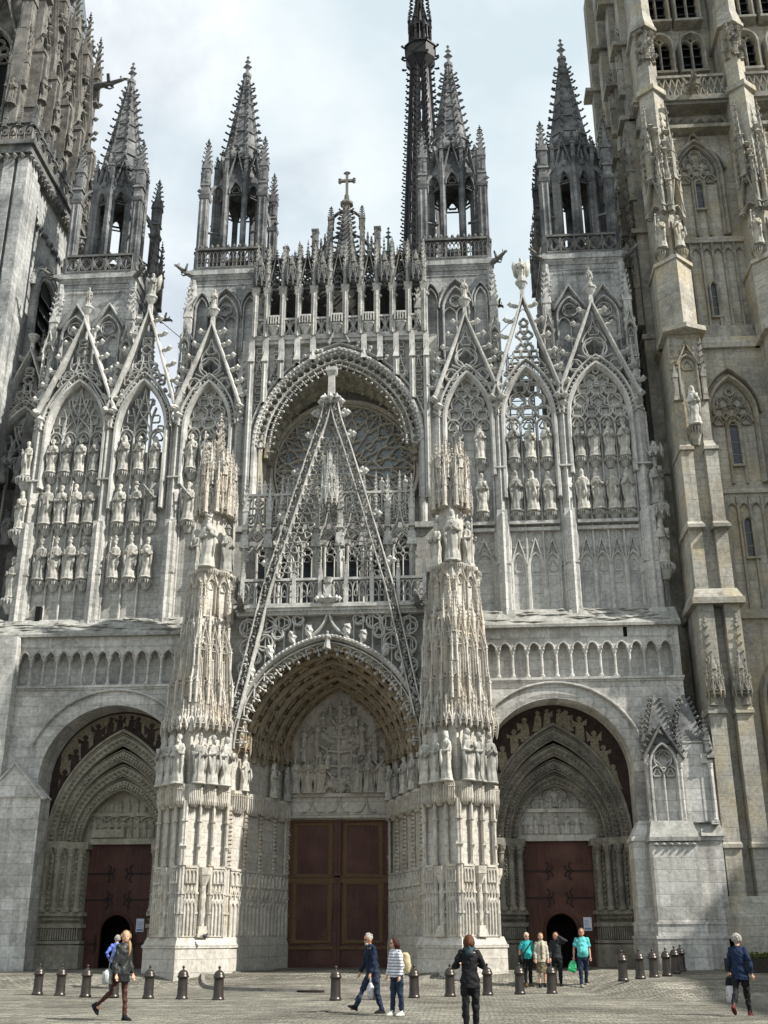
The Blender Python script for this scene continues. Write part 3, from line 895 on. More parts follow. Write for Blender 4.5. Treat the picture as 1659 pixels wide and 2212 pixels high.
        for sg in (-1, 1):
            if rr_.random() < 0.6:
                figs.prism([(x + le + sg * w_ * 0.5, zb + hh * 0.62), (x + le + sg * w_ * 0.6, zb + hh * 0.74), (x + le + sg * w_ * 1.9, zb + hh * rr_.uniform(0.75, 1.0)), (x + le + sg * w_ * 1.7, zb + hh * rr_.uniform(0.4, 0.7))][::-sg], 1.387 - q * 0.0012 - 0.0004 * sg, 1.404 + q * 0.0006)
    bld(figs, 'mosaic_figures', 'mosaic' if L else 'mosaictan', mo, s)
    if L: bld(fig_bg, 'mosaic_ground', 'mosaictan', mo, s)
    # pointed orders
    rm = 'romanesque' if L else 'romanshade'
    hs = [(2.66, 4.12, 1.36), (2.36, 3.50, 1.56), (2.06, 2.90, 1.76), (1.78, 2.36, 1.96)]
    for q, (aa, hh, yy) in enumerate(hs):
        o = MB()
        ar = PT(XC, 5.2, aa, hh, 14)
        o.sweep(ar, 0.30, 0.5, yy, mould=False)
        for dd in (0.15, -0.15): o.sweep(PT(XC, 5.2, aa + dd, hh + dd * 1.5, 14), 0.06, 0.2, yy - 0.05)
        if q % 2 == (0 if L else 1):
            arch_units(PT(XC, 5.2, aa + 0.0, hh, 14), lambda x, z, g: rot_unit(o, U_TOOTH, x, yy - 0.01, z, g, (0.20, 0.42, 0.15)), 0.19)
            arch_units(PT(XC, 5.2, aa - 0.08, hh - 0.1, 14), lambda x, z, g: rot_unit(o, U_TOOTH, x, yy - 0.02, z, g, (0.06, 0.3, 0.06)), 0.19)
        else:
            arch_units(PT(XC, 5.2, aa + 0.0, hh, 14), lambda x, z, g: rot_unit(o, U_H, x, yy - 0.01, z, g, (0.16, 0.9, 0.17)), 0.26)
            arch_units(PT(XC, 5.2, aa - 0.1, hh - 0.13, 14), lambda x, z, g: rot_unit(o, U_TOOTH, x, yy - 0.02, z, g, (0.06, 0.3, 0.06)), 0.13)
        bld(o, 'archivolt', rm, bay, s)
    o = MB(); o.sweep(PT(XC, 5.2, 2.86, 4.50, 14), 0.14, 0.25, 1.24)
    o.prism(arcwall(XC - 2.9, XC + 2.9, 5.2, 9.0, XC, PT(XC, 5.2, 1.66, 2.2, 12)), 2.35, 2.6)
    bld(o, 'hood_mould', rm, bay, s)
    # tympanum and relief
    t = MB()
    t.prism(PT(XC, 5.2, 1.95, 2.9, 10), 2.42, 2.75)
    t.box(XC - 1.6, XC + 1.6, 2.28, 2.45, 5.15, 5.38); t.box(XC - 1.5, XC + 1.5, 2.28, 2.45, 6.28, 6.42)
    for q in range(9 if L else 6):
        lump_figure(t, XC - 1.25 + q * (0.31 if L else 0.42), 2.36, 5.4, 0.82 if q > 2 else 0.72, None, random.uniform(-0.5, 0.5))
    if L:
        t.box(XC - 0.1, XC + 1.25, 2.22, 2.4, 5.42, 5.75)
        for q in range(4): t.sweep(PT(XC - 1.1 + q * 0.72, 6.08, 0.32, 0.18, 4), 0.08, 0.16, 2.27)
    else:
        t.sweep(FO(XC, 6.95, 0.46, 2, 0, 9), 0.09, 0.16, 2.3, True); lump_figure(t, XC, 2.34, 6.5, 0.8, 2)
    for q in range(6):
        lump_figure(t, XC - 0.9 + q * 0.36, 2.36, 6.42, 0.55 - 0.12 * abs(q - 2.5) / 2.5, None, random.uniform(-0.6, 0.6))
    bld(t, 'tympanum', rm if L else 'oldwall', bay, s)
    # jambs
    for sg in (-1, 1):
        jb = MB()
        pts = [(2.95, 1.0), (2.75, 1.25), (2.35, 1.5), (1.95, 1.85), (1.45, 2.2), (1.34, 2.75)]
        P = [(XC + sg * a, b) for a, b in pts] + [(XC + sg * 2.96, 2.75)]
        if sg > 0: P = P[::-1]
        jb.plan(P, 0.2, 5.2)
        bp_ = [(XC + sg * a + sg * (-0.12), b - 0.10) for a, b in pts] + [(XC + sg * 2.96, 2.7)]
        if sg > 0: bp_ = bp_[::-1]
        jb.plan(bp_, 0.2, 1.25); jb.plan(bp_, 1.9, 2.05); jb.plan(bp_, 2.35, 2.5); jb.plan(bp_, 4.95, 5.22); jb.plan(bp_, 1.3, 1.42)
        for q in range(16):
            u = (q + 0.5) / 16
            xx = XC + sg * (2.62 - 1.2 * u); yy = 1.17 + 1.0 * u
            jb.cbox(xx, yy, 1.45, 0.045, 0.18, 0.42)
            jb.octa(xx, yy - 0.03, 2.2, 0.06, 0.12, 0.09)
        for z in np.arange(2.6, 4.8, 0.2):        # carved strips between the shafts
            for u in (0.14, 0.46, 0.78, 1.0):
                xx = XC + sg * (2.72 - 1.26 * u); yy = 1.2 + 0.98 * u
                jb.octa(xx, yy, z, 0.075, 0.09, 0.075); jb.octa(xx + 0.05, yy, z + 0.1, 0.05, 0.08, 0.05)
        jm = bld(jb, 'jamb', rm, bay, s)
        for q, u in enumerate((0.0, 0.3, 0.62, 0.9)):
            cc = MB()
            xx, yy = XC + sg * (2.70 - 1.26 * u), 1.14 + 0.98 * u
            cc.lathe(xx, yy, [(0.19, 2.5), (0.19, 2.58), (0.13, 2.66), (0.115, 4.6), (0.15, 4.64), (0.13, 4.68), (0.21, 4.92), (0.21, 4.97)], 12)
            for g in range(8):
                cc.octa(xx + 0.16 * math.cos(g * PI / 4), yy + 0.16 * math.sin(g * PI / 4), 4.82, 0.05, 0.05, 0.08)
            bld(cc, 'jamb_column', rm, bay, s, False)
    # door
    for sg in (-1, 1):
        d = MB()
        xi, xo = XC, XC + sg * 1.36
        lo, hi = min(xi, xo), max(xi, xo)
        wa = PT(XC - 0.22 * s * 0, 1.75, 0.60, 0.62, 8)
        half = [p for p in wa if (p[0] <= XC + 1e-6 if sg < 0 else p[0] >= XC - 1e-6)]
        if sg < 0:
            pts = [(lo, 0.35), (XC - 0.60, 0.35)] + [tuple(p) for p in half] + [(XC - 0.002, 5.16), (lo, 5.16)]
        else:
            pts = [(XC + 0.002, 5.16)] + [tuple(p) for p in half] + [(XC + 0.60, 0.35), (hi, 0.35), (hi, 5.16)]
        d.prism(pts, 2.5, 2.62)
        for q in range(1, 6):
            xx = lo + q * 0.226
            if abs(xx - XC) > 0.7: d.box(xx - 0.012, xx + 0.012, 2.49, 2.5, 0.4, 5.1)
        lf = bld(d, 'door_leaf', 'door', bay, s)
        for z in (4.0, 2.98, 1.3):
            h = MB(); strap(h, xo, 2.495, z, 1.05 if z > 2 else 0.62, -sg)
            bld(h, 'hinge_strap', 'hinge', lf, s)
    d = MB()
    d.sweep(np.r_[[(XC - 0.67, 0.35)], PT(XC, 1.75, 0.67, 0.70, 9), [(XC + 0.67, 0.35)]], 0.14, 0.1, 2.44)
    bld(d, 'wicket_frame', 'door', bay, s)
    d = MB()
    d.box(4.0, 14.1, 2.92, 8.0, 5.3, 10.8); d.box(4.0, 14.1, 1.62, 8.0, 10.81, 13.39); d.box(4.0, XC - 1.6, 2.92, 8.0, 0.2, 5.29); d.box(XC + 1.6, 14.1, 2.92, 8.0, 0.2, 5.29)
    bld(d, 'light_leak_block', 'darkwall', bay, s)  # unseen solid mass added behind the bay to stop sunlight leaking through
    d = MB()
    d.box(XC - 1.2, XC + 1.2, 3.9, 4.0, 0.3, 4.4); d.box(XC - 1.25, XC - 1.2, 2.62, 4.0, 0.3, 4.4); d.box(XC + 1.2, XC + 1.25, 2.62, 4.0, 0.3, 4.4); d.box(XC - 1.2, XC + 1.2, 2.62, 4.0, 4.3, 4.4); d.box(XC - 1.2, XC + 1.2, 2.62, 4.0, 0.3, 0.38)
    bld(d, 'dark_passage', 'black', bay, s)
    d = MB(); d.box(XC + 2.98, XC + 3.14, -0.004, 0.1, 12.99, 13.4) if not L else d.box(12.9, 13.12, 0.55, 0.92, 14.3, 15.0)
    bld(d, 'slit_opening', 'black', bay, s)  # solid black box, its colour standing in for the slit's dark
    # outer buttress
    b = MB()
    if L:
        b.box(11.35, 16.2, -1.05, 0.0, 0.2, 6.7)
        b.prism([(11.27, 6.7), (13.6, 6.7), (12.5, 7.95)], -1.13, 0.0)
        b.box(11.28, 16.2, -1.14, -1.0, 0.2, 1.2)
        b.sweep([(11.2, 6.62), (12.5, 8.02), (13.7, 6.62)], 0.14, 0.3, -1.2)
        b.box(13.3, 16.2, -0.55, 0.0, 6.7, 13.38)
        bld(b, 'buttress', 'newwall', bay, s)
    else:
        b.box(11.5, 14.75, -1.3, 0.0, 0.2, 4.85)
        b.box(12.05, 13.7, -2.05, -1.3, 0.2, 4.75)
        b.plan([(11.44, -1.36), (14.81, -1.36), (14.81, 0.05), (11.44, 0.05)], 4.85, 4.98); b.plan([(11.5, -1.3), (14.75, -1.3), (14.75, 0.05), (11.5, 0.05)], 4.98, 5.6, 0.8, (13.1, 0.2))
        b.box(11.4, 14.85, -1.4, 0.0, 0.2, 1.5); b.box(11.95, 13.8, -2.15, -1.4, 0.2, 1.5)
        b.box(11.45, 14.8, -1.35, 0.0, 1.5, 1.98); b.box(12.0, 13.75, -2.1, -1.35, 1.5, 1.98)
        b.box(11.37, 14.88, -1.43, -0.02, 1.46, 1.56); b.box(11.92, 13.83, -2.18, -1.43, 1.46, 1.56)
        b.box(11.43, 14.82, -1.38, -0.02, 1.94, 2.02); b.box(11.97, 13.78, -2.13, -1.38, 1.94, 2.02)
        bt = bld(b, 'buttress', 'newwall', bay, s)
        g = MB()
        g.plan([(11.95, -2.15), (13.8, -2.15), (13.8, -1.2), (11.95, -1.2)], 4.78, 4.92)
        g.plan([(11.98, -2.12), (13.77, -2.12), (13.77, -0.5), (11.98, -0.5)], 4.92, 5.5, 0.84, (12.87, -0.5))
        for q in range(6): g.octa(12.2 + q * 0.27, -2.1, 4.66, 0.12, 0.1, 0.1)
        g.plan([(14.0, -1.42), (14.9, -1.42), (14.9, 0.02), (14.0, 0.02)], 5.0, 5.45, 0.8, (14.3, 0))
        bld(g, 'weathered_ledge', 'lichen', bt, s)
        U = MB()                                  # niche house with gable and spirelet, 1.4 wide, front at y = 0
        U.box(-0.56, 0.56, 0.3, 1.2, 0, 3.0)
        U.sweep(np.r_[[(-0.5, 0.05)], PT(0, 2.05, 0.5, 0.85, 8), [(0.5, 0.05)]], 0.16, 0.5, 0.0)
        U.sweep([(0, 0), (0, 1.9)], 0.09, 0.2, 0.12)
        for sx_ in (-0.25, 0.25):
            U.sweep(PT(sx_, 1.75, 0.25, 0.33, 5), 0.08, 0.2, 0.12); U.sweep(FO(sx_, 1.8, 0.16, 3, PI / 2, 4), 0.05, 0.12, 0.15, True)
        U.sweep(CI(0, 2.33, 0.33, 18), 0.08, 0.2, 0.12, True); U.sweep(FO(0, 2.33, 0.28, 4, 0, 5), 0.06, 0.14, 0.15, True)
        for sx_ in (-0.62, 0.62):
            U.lathe(sx_, 0.12, [(0.1, 0), (0.1, 0.1), (0.06, 0.14), (0.06, 1.95), (0.09, 1.98), (0.11, 2.1), (0.11, 2.15)], 8)
            U.cbox(sx_, 0.25, 2.15, 0.2, 0.4, 0.35)
        U.box(-0.7, 0.7, 0.0, 0.3, -0.08, 0.05)
        H = MB()
        H.sweep([(-0.78, 2.3), (0, 3.6), (0.78, 2.3)], 0.13, 0.3, -0.06)
        for sg in (-1, 1):
            crockets(H, (sg * 0.72, 0.05, 2.5), (sg * 0.1, 0.05, 3.5), 5, 0.17, 0 if sg > 0 else PI)
        H.sq(0, 0.75, 2.9, 4.9, 1.15, 0.08)
        for k4 in range(4):
            an = PI / 4 + k4 * PI / 2
            crockets(H, (0.78 * math.cos(an), 0.75 + 0.78 * math.sin(an), 3.0), (0.1 * math.cos(an), 0.75 + 0.1 * math.sin(an), 4.8), 9, 0.17, an)
        pin(H, -0.66, 0.2, 2.4, 0.2, 1.7); pin(H, 0.66, 0.2, 2.4, 0.2, 1.5)
        for (xx, yy, rz_) in ((12.85, -1.55, 0), (14.72, -0.75, PI / 2)):
            q = MB(); q.stamp(U, T(xx, yy, 5.5, rz_)); nh = bld(q, 'niche_house', 'newwall', bt, s)
            q = MB(); q.stamp(H, T(xx, yy, 5.5, rz_)); bld(q, 'spirelet', 'greycarved', nh, s)
    return bay

BAYS = [side_bay(-1), side_bay(1)]

# ------------------------------------------------------------------ statue screens above the side bays
BR = U_CONS.mesh('bracket', M['carved'])
CN = U_CANO.mesh('canopy', M['carved'])

SCREEN = {}
def fill_gable(g, c, fx, fz, gz_, zs, a, h, r):  # rows of foils between the raking bars and the arch
    sl = (gz_ - fz) / fx
    z, k = fz + 0.6, 0
    while z < gz_ - 0.7:
        half = (gz_ - z) / sl - 0.2
        n = int(2 * half / (1.9 * r))
        if (n + k) % 2: n -= 1
        if n < 1 and half > r * 0.9: n = 1
        for i in range(n):
            x = (i - (n - 1) / 2) * 1.9 * r
            if z - zs < h + r * 0.6: continue
            g.sweep(FO(c + x, z, r, 4, PI / 4 * (k % 2), 5), 0.085, 0.2, 0.43 + 0.003 * (k % 2), True)
        if z - zs < h:
            hw = halfw(z, zs, a, h); rr = (half - hw) / 2 * 0.92
            if rr > 0.07:
                for sg in (-1, 1): g.sweep(FO(c + sg * (hw + half) / 2, z, min(rr, r), 3, PI / 2, 5), 0.075, 0.18, 0.437, True)
        z += 1.66 * r; k += 1
def screen(s):
    L = s < 0
    A, B, C = (12.25, 9.15, 6.05) if L else (11.85, 8.67, 5.95)
    ha, hb, hc = 1.32, 1.10, 1.02
    pil = (13.95, 10.68, 7.42, 4.62) if L else (13.55, 10.2, 7.28, 4.62)
    wmat = 'oldwall' if L else 'white'
    w = MB()
    w.box(4.0, pil[0] + 0.1, 0.95, 1.6, 13.6, 22.4)
    for c, h in ((A, ha), (C, hc)):
        w.prism(np.r_[[(c - h - 0.1, 22.4), (c + h + 0.1, 22.4)], PT(c, 23.4, h + 0.1, 2.5, 8)[::-1]], 1.0, 1.5)
    sc = bld(w, 'statue_screen', wmat, CATH, s)
    # stepped pilasters
    for q, x in enumerate(pil):
        p = MB()
        wd = 0.46 if q else 0.56
        p.sq(x, 0.72, 13.6, 14.3, wd + 0.22, wd + 0.18)
        p.box(x - wd / 2, x + wd / 2, 0.46, 1.2, 14.3, 18.9)
        p.plan([(x - wd / 2 - .05, 0.66), (x, 0.34), (x + wd / 2 + .05, 0.66), (x + wd / 2 + .05, 1), (x - wd / 2 - .05, 1)], 14.0, 18.7)
        p.plan([(x - wd / 2 - .05, 0.66), (x, 0.34), (x + wd / 2 + .05, 0.66), (x + wd / 2 + .05, 1), (x - wd / 2 - .05, 1)], 18.7, 19.1, 0.5, (x, 1.0))
        p.plan([(x - wd / 2, 0.74), (x, 0.46), (x + wd / 2, 0.74), (x + wd / 2, 1.1), (x - wd / 2, 1.1)], 18.6, 23.6)
        p.plan([(x - wd / 2 - .07, 0.72), (x, 0.40), (x + wd / 2 + .07, 0.72), (x + wd / 2 + .07, 1.1), (x - wd / 2 - .07, 1.1)], 23.6, 23.75)
        for xx in (x - wd / 2 - 0.07, x + wd / 2 + 0.07):
            p.frust(xx, 0.85, 14.0, 23.6, 0.07, 0.07, 6)
        for z in (16.4, 20.9):
            p.box(x - wd / 2 - .05, x + wd / 2 + .05, 0.44, 0.9, z, z + 0.08)
        pl = bld(p, 'pilaster', wmat, sc, s)
        t = MB()
        pin(t, x, 0.75, 23.7, 0.42, 3.6)
        t.octa(x, 0.45, 24.0, 0.28, 0.3, 0.25)
        bld(t, 'pinnacle', 'carved', pl, s)
    # arches, tracery, gables
    for q, (c, h, apx, gz) in enumerate(((A, ha, 2.62, 29.15), (B, hb, 2.55, 29.6), (C, hc, 2.35, 28.75))):
        f = MB()
        ar = PT(c, 23.4, h + 0.08, apx + 0.05, 12)
        f.sweep(np.r_[[(c - h - .08, 20.6 if q != 1 else 19.5)], ar, [(c + h + .08, 20.6 if q != 1 else 19.5)]], 0.26, 0.55, 0.46)
        arch_units(PT(c, 23.4, h + 0.19, apx + 0.2, 12), lambda x, z, g: rot_unit(f, U_TOOTH, x, 0.5, z, g, (0.12, 0.14, 0.12)), 0.22)
        f.sweep(PT(c, 23.5, h + 0.30, apx + 0.28, 12), 0.12, 0.3, 0.40)
        fr = bld(f, 'screen_arch', 'carved', sc, s)
        t = MB()
        nl = 4 if q == 0 else 3
        tracery(t, c, 19.4 if q != 1 else 19.2, 23.15, h, apx + 0.2, nl, 0.78, 0.11, 0.22, 1 if (L and q < 2) else 0)
        bld(t, 'tracery', 'carved', fr, s)
        g = MB()
        fx = h + 0.52
        fz = 24.35
        apex = (c, gz)
        g.sweep([(c - fx, fz), apex, (c + fx, fz)], 0.20, 0.5, 0.22)
        slope = (gz - fz) / fx
        for sg in (-1, 1):
            crockets(g, (c + sg * (fx - 0.0), 0.45, fz + 0.3), (c + sg * 0.12, 0.45, gz - 0.2), 6, 0.46, 0 if sg > 0 else PI)
            g.octa(c + sg * (fx + 0.02), 0.18, fz - 0.1, 0.22, 0.3, 0.22); g.octa(c + sg * (fx - 0.05), 0.0, fz - 0.22, 0.14, 0.2, 0.12)
        # pierced filling
        z0 = 23.45 + apx + 0.1
        fw = lambda z: (gz - z) / slope - 0.24
        if L and q < 2:
            for sg in (-1, 1):
                g.sweep(bez((c + sg * fx * 0.72, fz + 0.25), (c + sg * fx * 0.4, fz + 0.8 + apx * .2), (c + sg * 0.1, z0 + 0.2), (c + sg * 0.12, z0 + 1.1), 12), 0.09, 0.2, 0.42)
                g.sweep(bez((c + sg * 0.04, z0), (c + sg * 0.2, z0 + 0.6), (c + sg * 0.75, z0 + 0.1), (c + sg * fw(z0 - 0.2) * 0.9, z0 - 0.2), 12), 0.09, 0.2, 0.424)
                g.sweep(FO(c + sg * 0.72, z0 - 0.15, 0.3, 4, PI / 4, 5), 0.07, 0.16, 0.46, True)
                g.sweep(FO(c + sg * 0.36, z0 + 0.55, 0.22, 4, PI / 4, 5), 0.07, 0.16, 0.46, True)
            fill_gable(g, c, fx, fz, gz, 23.5, h + 0.36, apx + 0.34, 0.26)
            g.sweep(FO(c, z0 + 1.9, 0.18, 3, PI / 2, 5), 0.06, 0.16, 0.46, True)
        elif q == 1:
            fill_gable(g, c, fx, fz, gz, 23.5, h + 0.36, apx + 0.34, 0.2)
            for (dx, dz, r) in () and ((0, 0.35, 0.27), (-0.36, 0.02, 0.25), (0.36, 0.02, 0.25), (0, 0.95, 0.25), (-0.72, -0.42, 0.24), (0.72, -0.42, 0.24), (0, 1.5, 0.18), (-0.27, 0.68, 0.16), (0.27, 0.68, 0.16)):
                g.sweep(FO(c + dx, z0 + dz, r, 4, PI / 4, 5), 0.08, 0.18, 0.44, True)
        else:
            R = 0.55 if q == 0 else 0.50
            g.sweep(CI(c, z0 + 0.58, R, 22), 0.11, 0.22, 0.42, True)
            g.sweep(FO(c, z0 + 0.58, R * 0.86, 4 if q == 2 else 5, PI / 2, 5), 0.09, 0.18, 0.44, True)
            g.sweep(FO(c, z0 + 1.45, 0.26, 3, PI / 2, 5), 0.08, 0.18, 0.44, True)
            for sg in (-1, 1):
                g.sweep(CI(c + sg * 0.78 * h / 1.1, z0 - 0.28, 0.30, 16), 0.09, 0.18, 0.44, True)
                g.sweep(FO(c + sg * 0.78 * h / 1.1, z0 - 0.28, 0.25, 3, PI / 2, 4), 0.06, 0.14, 0.47, True)
                g.sweep(bez((c, z0 + 2.1), (c + sg * 0.1, z0 + 1.5), (c + sg * 0.5, z0 + 1.3), (c + sg * fw(z0 + 0.9), z0 + 0.9), 9), 0.08, 0.18, 0.44)
                g.sweep(bez((c + sg * 0.02, z0), (c + sg * 0.3, z0 + 0.02), (c + sg * 0.6, z0 + 0.2), (c + sg * fw(z0 + 0.25), z0 + 0.25), 9), 0.08, 0.18, 0.44)
        gb = bld(g, 'gable', 'carved', fr, s)
        f = MB()
        f.sq(c, 0.45, gz - 0.1, gz + 0.55, 0.22, 0.16); f.frust(c, 0.45, gz + 0.45, gz + 0.75, 0.12, 0.28, 8); f.frust(c, 0.45, gz + 0.75, gz + 0.85, 0.30, 0.30, 8)
        bld(f, 'gable_pedestal', 'carved', fr, s)
    # ledge behind the open bay
    r_ = MB()
    r_.box(pil[2] + 0.2, pil[1] - 0.2, 1.9, 2.1, 13.7, 22.7); r_.box(pil[2] + 0.2, pil[1] - 0.2, 3.4, 3.5, 22.6, 22.9)
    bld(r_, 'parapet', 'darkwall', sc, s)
    # blind lancets low on the right-hand screen
    xs = {}
    if not L:
        u = MB()
        for c, h, nl in ((A, ha, 4), (B, hb, 3), (C, hc, 2)):
            st = 2 * h / nl
            for q in range(nl):
                u.stamp(U_GAB, T(c - h + (q + 0.5) * st, 0.98, 14.35, 0, (st * 1.02, 0.7, 1.18)))
        u.box(4.4, pil[0], 0.83, 1.0, 14.2, 14.34)
        for c, h in ((A, ha), (B, hb), (C, hc)):
            u.box(c - h, c + h, 0.62, 1.0, 18.28, 18.42); u.box(c - h, c + h, 0.72, 1.0, 18.0, 18.15)
        bld(u, 'blind_lancets', 'carved', sc, s)
    # statues on brackets under canopies
    side = 'north' if L else 'south'
    order = [9, 1, 0, 4, 3, 8, 10, 2, 5, 7, 11, 6]
    rows = ([(16.22, 1.97, 'bottom'), (18.84, 2.0, 'middle'), (21.38, 1.8, 'top')] if L else [(18.86, 2.0, 'lower'), (21.38, 1.84, 'upper')])
    bays = [(A, ha, 4, 'outer'), (B, hb, 3, 'open'), (C, hc, 3 if L else 2, 'inner')]
    where = 'left' if L else 'right'
    k = 0
    for rz_, hh, rn in rows:
        for c, h, nl, bn in bays:
            st = 2 * h / nl
            names = {2: ('left', 'right'), 3: ('left', 'middle', 'right'), 4: ('far left', 'inner left', 'inner right', 'far right')}[nl]
            for q in range(nl):
                xl = -h + (q + 0.5) * st                       # left to right in the picture
                x = s * c + xl
                if L and bn == 'inner' and rn == 'bottom': continue
                if L and bn == 'inner' and rn == 'middle' and q > 0: continue
                if rn == 'bottom': kk = [1, 6, 1, 7, 6, 1, 8][k % 7]
                elif rn == 'middle' and L: kk = [0, 3, 8, 10, 10, 7, 9, 4][k % 8] if bn != 'open' else [0, 7, 9][q]
                else: kk = [4, 2, 10, 8, 11, 0, 3, 5][(k * 3 + q) % 8]
                k += 1
                yy = 0.70
                statue(kk, x, yy, rz_, hh * random.uniform(0.96, 1.03), random.uniform(-0.25, 0.25),
                       f'{KIND[kk]}, {names[q]} of {(2, 3, 4)[nl - 2]}, {rn} row, {bn} bay, {where} screen', 'stone statues on the facade screens')
                wd = min(0.66, st * 0.95)
                put(BR, 'bracket', sc, (x, 1.0, rz_ - 0.005), 0, (wd * 0.92, 0.8, 0.5))
                if rn in ('middle', 'bottom', 'lower') :
                    pass
    # thin shafts between the statues
    t = MB()
    for c, h, nl, _ in bays:
        st = 2 * h / nl
        for q in range(1, nl):
            t.frust(c - h + q * st, 0.86, 14.2, 20.8, 0.055, 0.05, 6)
    bld(t, 'shafts', 'carved', sc, s)
    SCREEN[s] = (A, B, C, pil)
    return sc
SCR = [screen(-1), screen(1)]
for s in (-1, 1):
    A, B, C, pil = SCREEN[s]
    side = 'left' if s < 0 else 'right'
    # winged angel on the middle gable
    m = MB(); m.stamp(ST[8], T())
    for sg in (-1, 1):
        m.prism([(sg * 0.05, 1.35), (sg * 0.55, 1.75), (sg * 0.62, 1.3), (sg * 0.5, 0.6), (sg * 0.3, 0.35), (sg * 0.12, 0.9)][::sg], 0.12, 0.2)
    o = m.build('statue', 'statue', None, True)
    o.location = (s * B, 0.45, 30.45); o.scale = (0.72, 0.72, 0.72); o.rotation_euler = (0, 0, -0.2)
    tag(o, f'winged angel against the sky on the open gable of the {side} screen', 'statue', 'figures on the gable tips')
    statue(4, s * A, 0.45, 30.0, 1.15, 0.1, f'small figure on the tip of the outer gable in front of the outer {side} turret', 'figures on the gable tips')
    statue(8, s * C, 0.45, 29.6, 1.15, 0.1, f'small figure on the tip of the inner gable in front of the inner {side} turret', 'figures on the gable tips')
    # statues on the outer ends
    xe = (-14.35 if s < 0 else 14.05)
    for (z, hh, kk, nm) in (((15.4, 1.9, 7, 'lowest'), (18.6, 1.95, 2, 'middle'), (21.2, 1.85, 4, 'topmost')) if s < 0 else ((16.3, 2.1, 2, 'lower'), (19.0, 2.2, 5, 'upper'))):
        statue(kk, xe, 0.62, z, hh, 0.35 * s, f'{KIND[kk]}, {nm} on the outermost corner of the {side} screen', 'stone statues on the facade screens')
        put(BR, 'bracket', SCR[0 if s < 0 else 1], (xe, 0.9, z - 0.005), 0.35 * s, (0.8, 1.0, 0.7))
        if s > 0: put(CN, 'canopy', SCR[1], (xe, 0.95, z + hh + 0.12), 0.35, (0.75, 1.0, 0.5))
# ------------------------------------------------------------------ turrets
def gargoyle(L=1.5):
    g = MB()
    g.tube([(0, 0.3, 0), (0, -0.2, 0.02), (0, -L * 0.55, 0.1), (0, -L * 0.9, 0.28), (0, -L, 0.30)], [0.22, 0.24, 0.17, 0.13, 0.05], 7)
    g.octa(0, -L * 0.98, 0.33, 0.12, 0.24, 0.13); g.octa(0, -L * 1.05, 0.2, 0.07, 0.16, 0.05)
    for sg in (-1, 1):
        g.octa(sg * 0.1, -L * 0.86, 0.48, 0.05, 0.07, 0.13)
        g.prism([(sg * 0.1, 0.1), (sg * 0.5, 0.55), (sg * 0.35, 0.05)][::sg], -L * 0.55, -L * 0.45)
        g.tube([(sg * 0.18, -L * 0.3, -0.02), (sg * 0.24, -L * 0.45, -0.18), (sg * 0.18, -L * 0.6, -0.15)], [0.09, 0.06, 0.04], 5)
    return g
GARG = gargoyle().mesh('gargoyle', M['greycarved'], False)

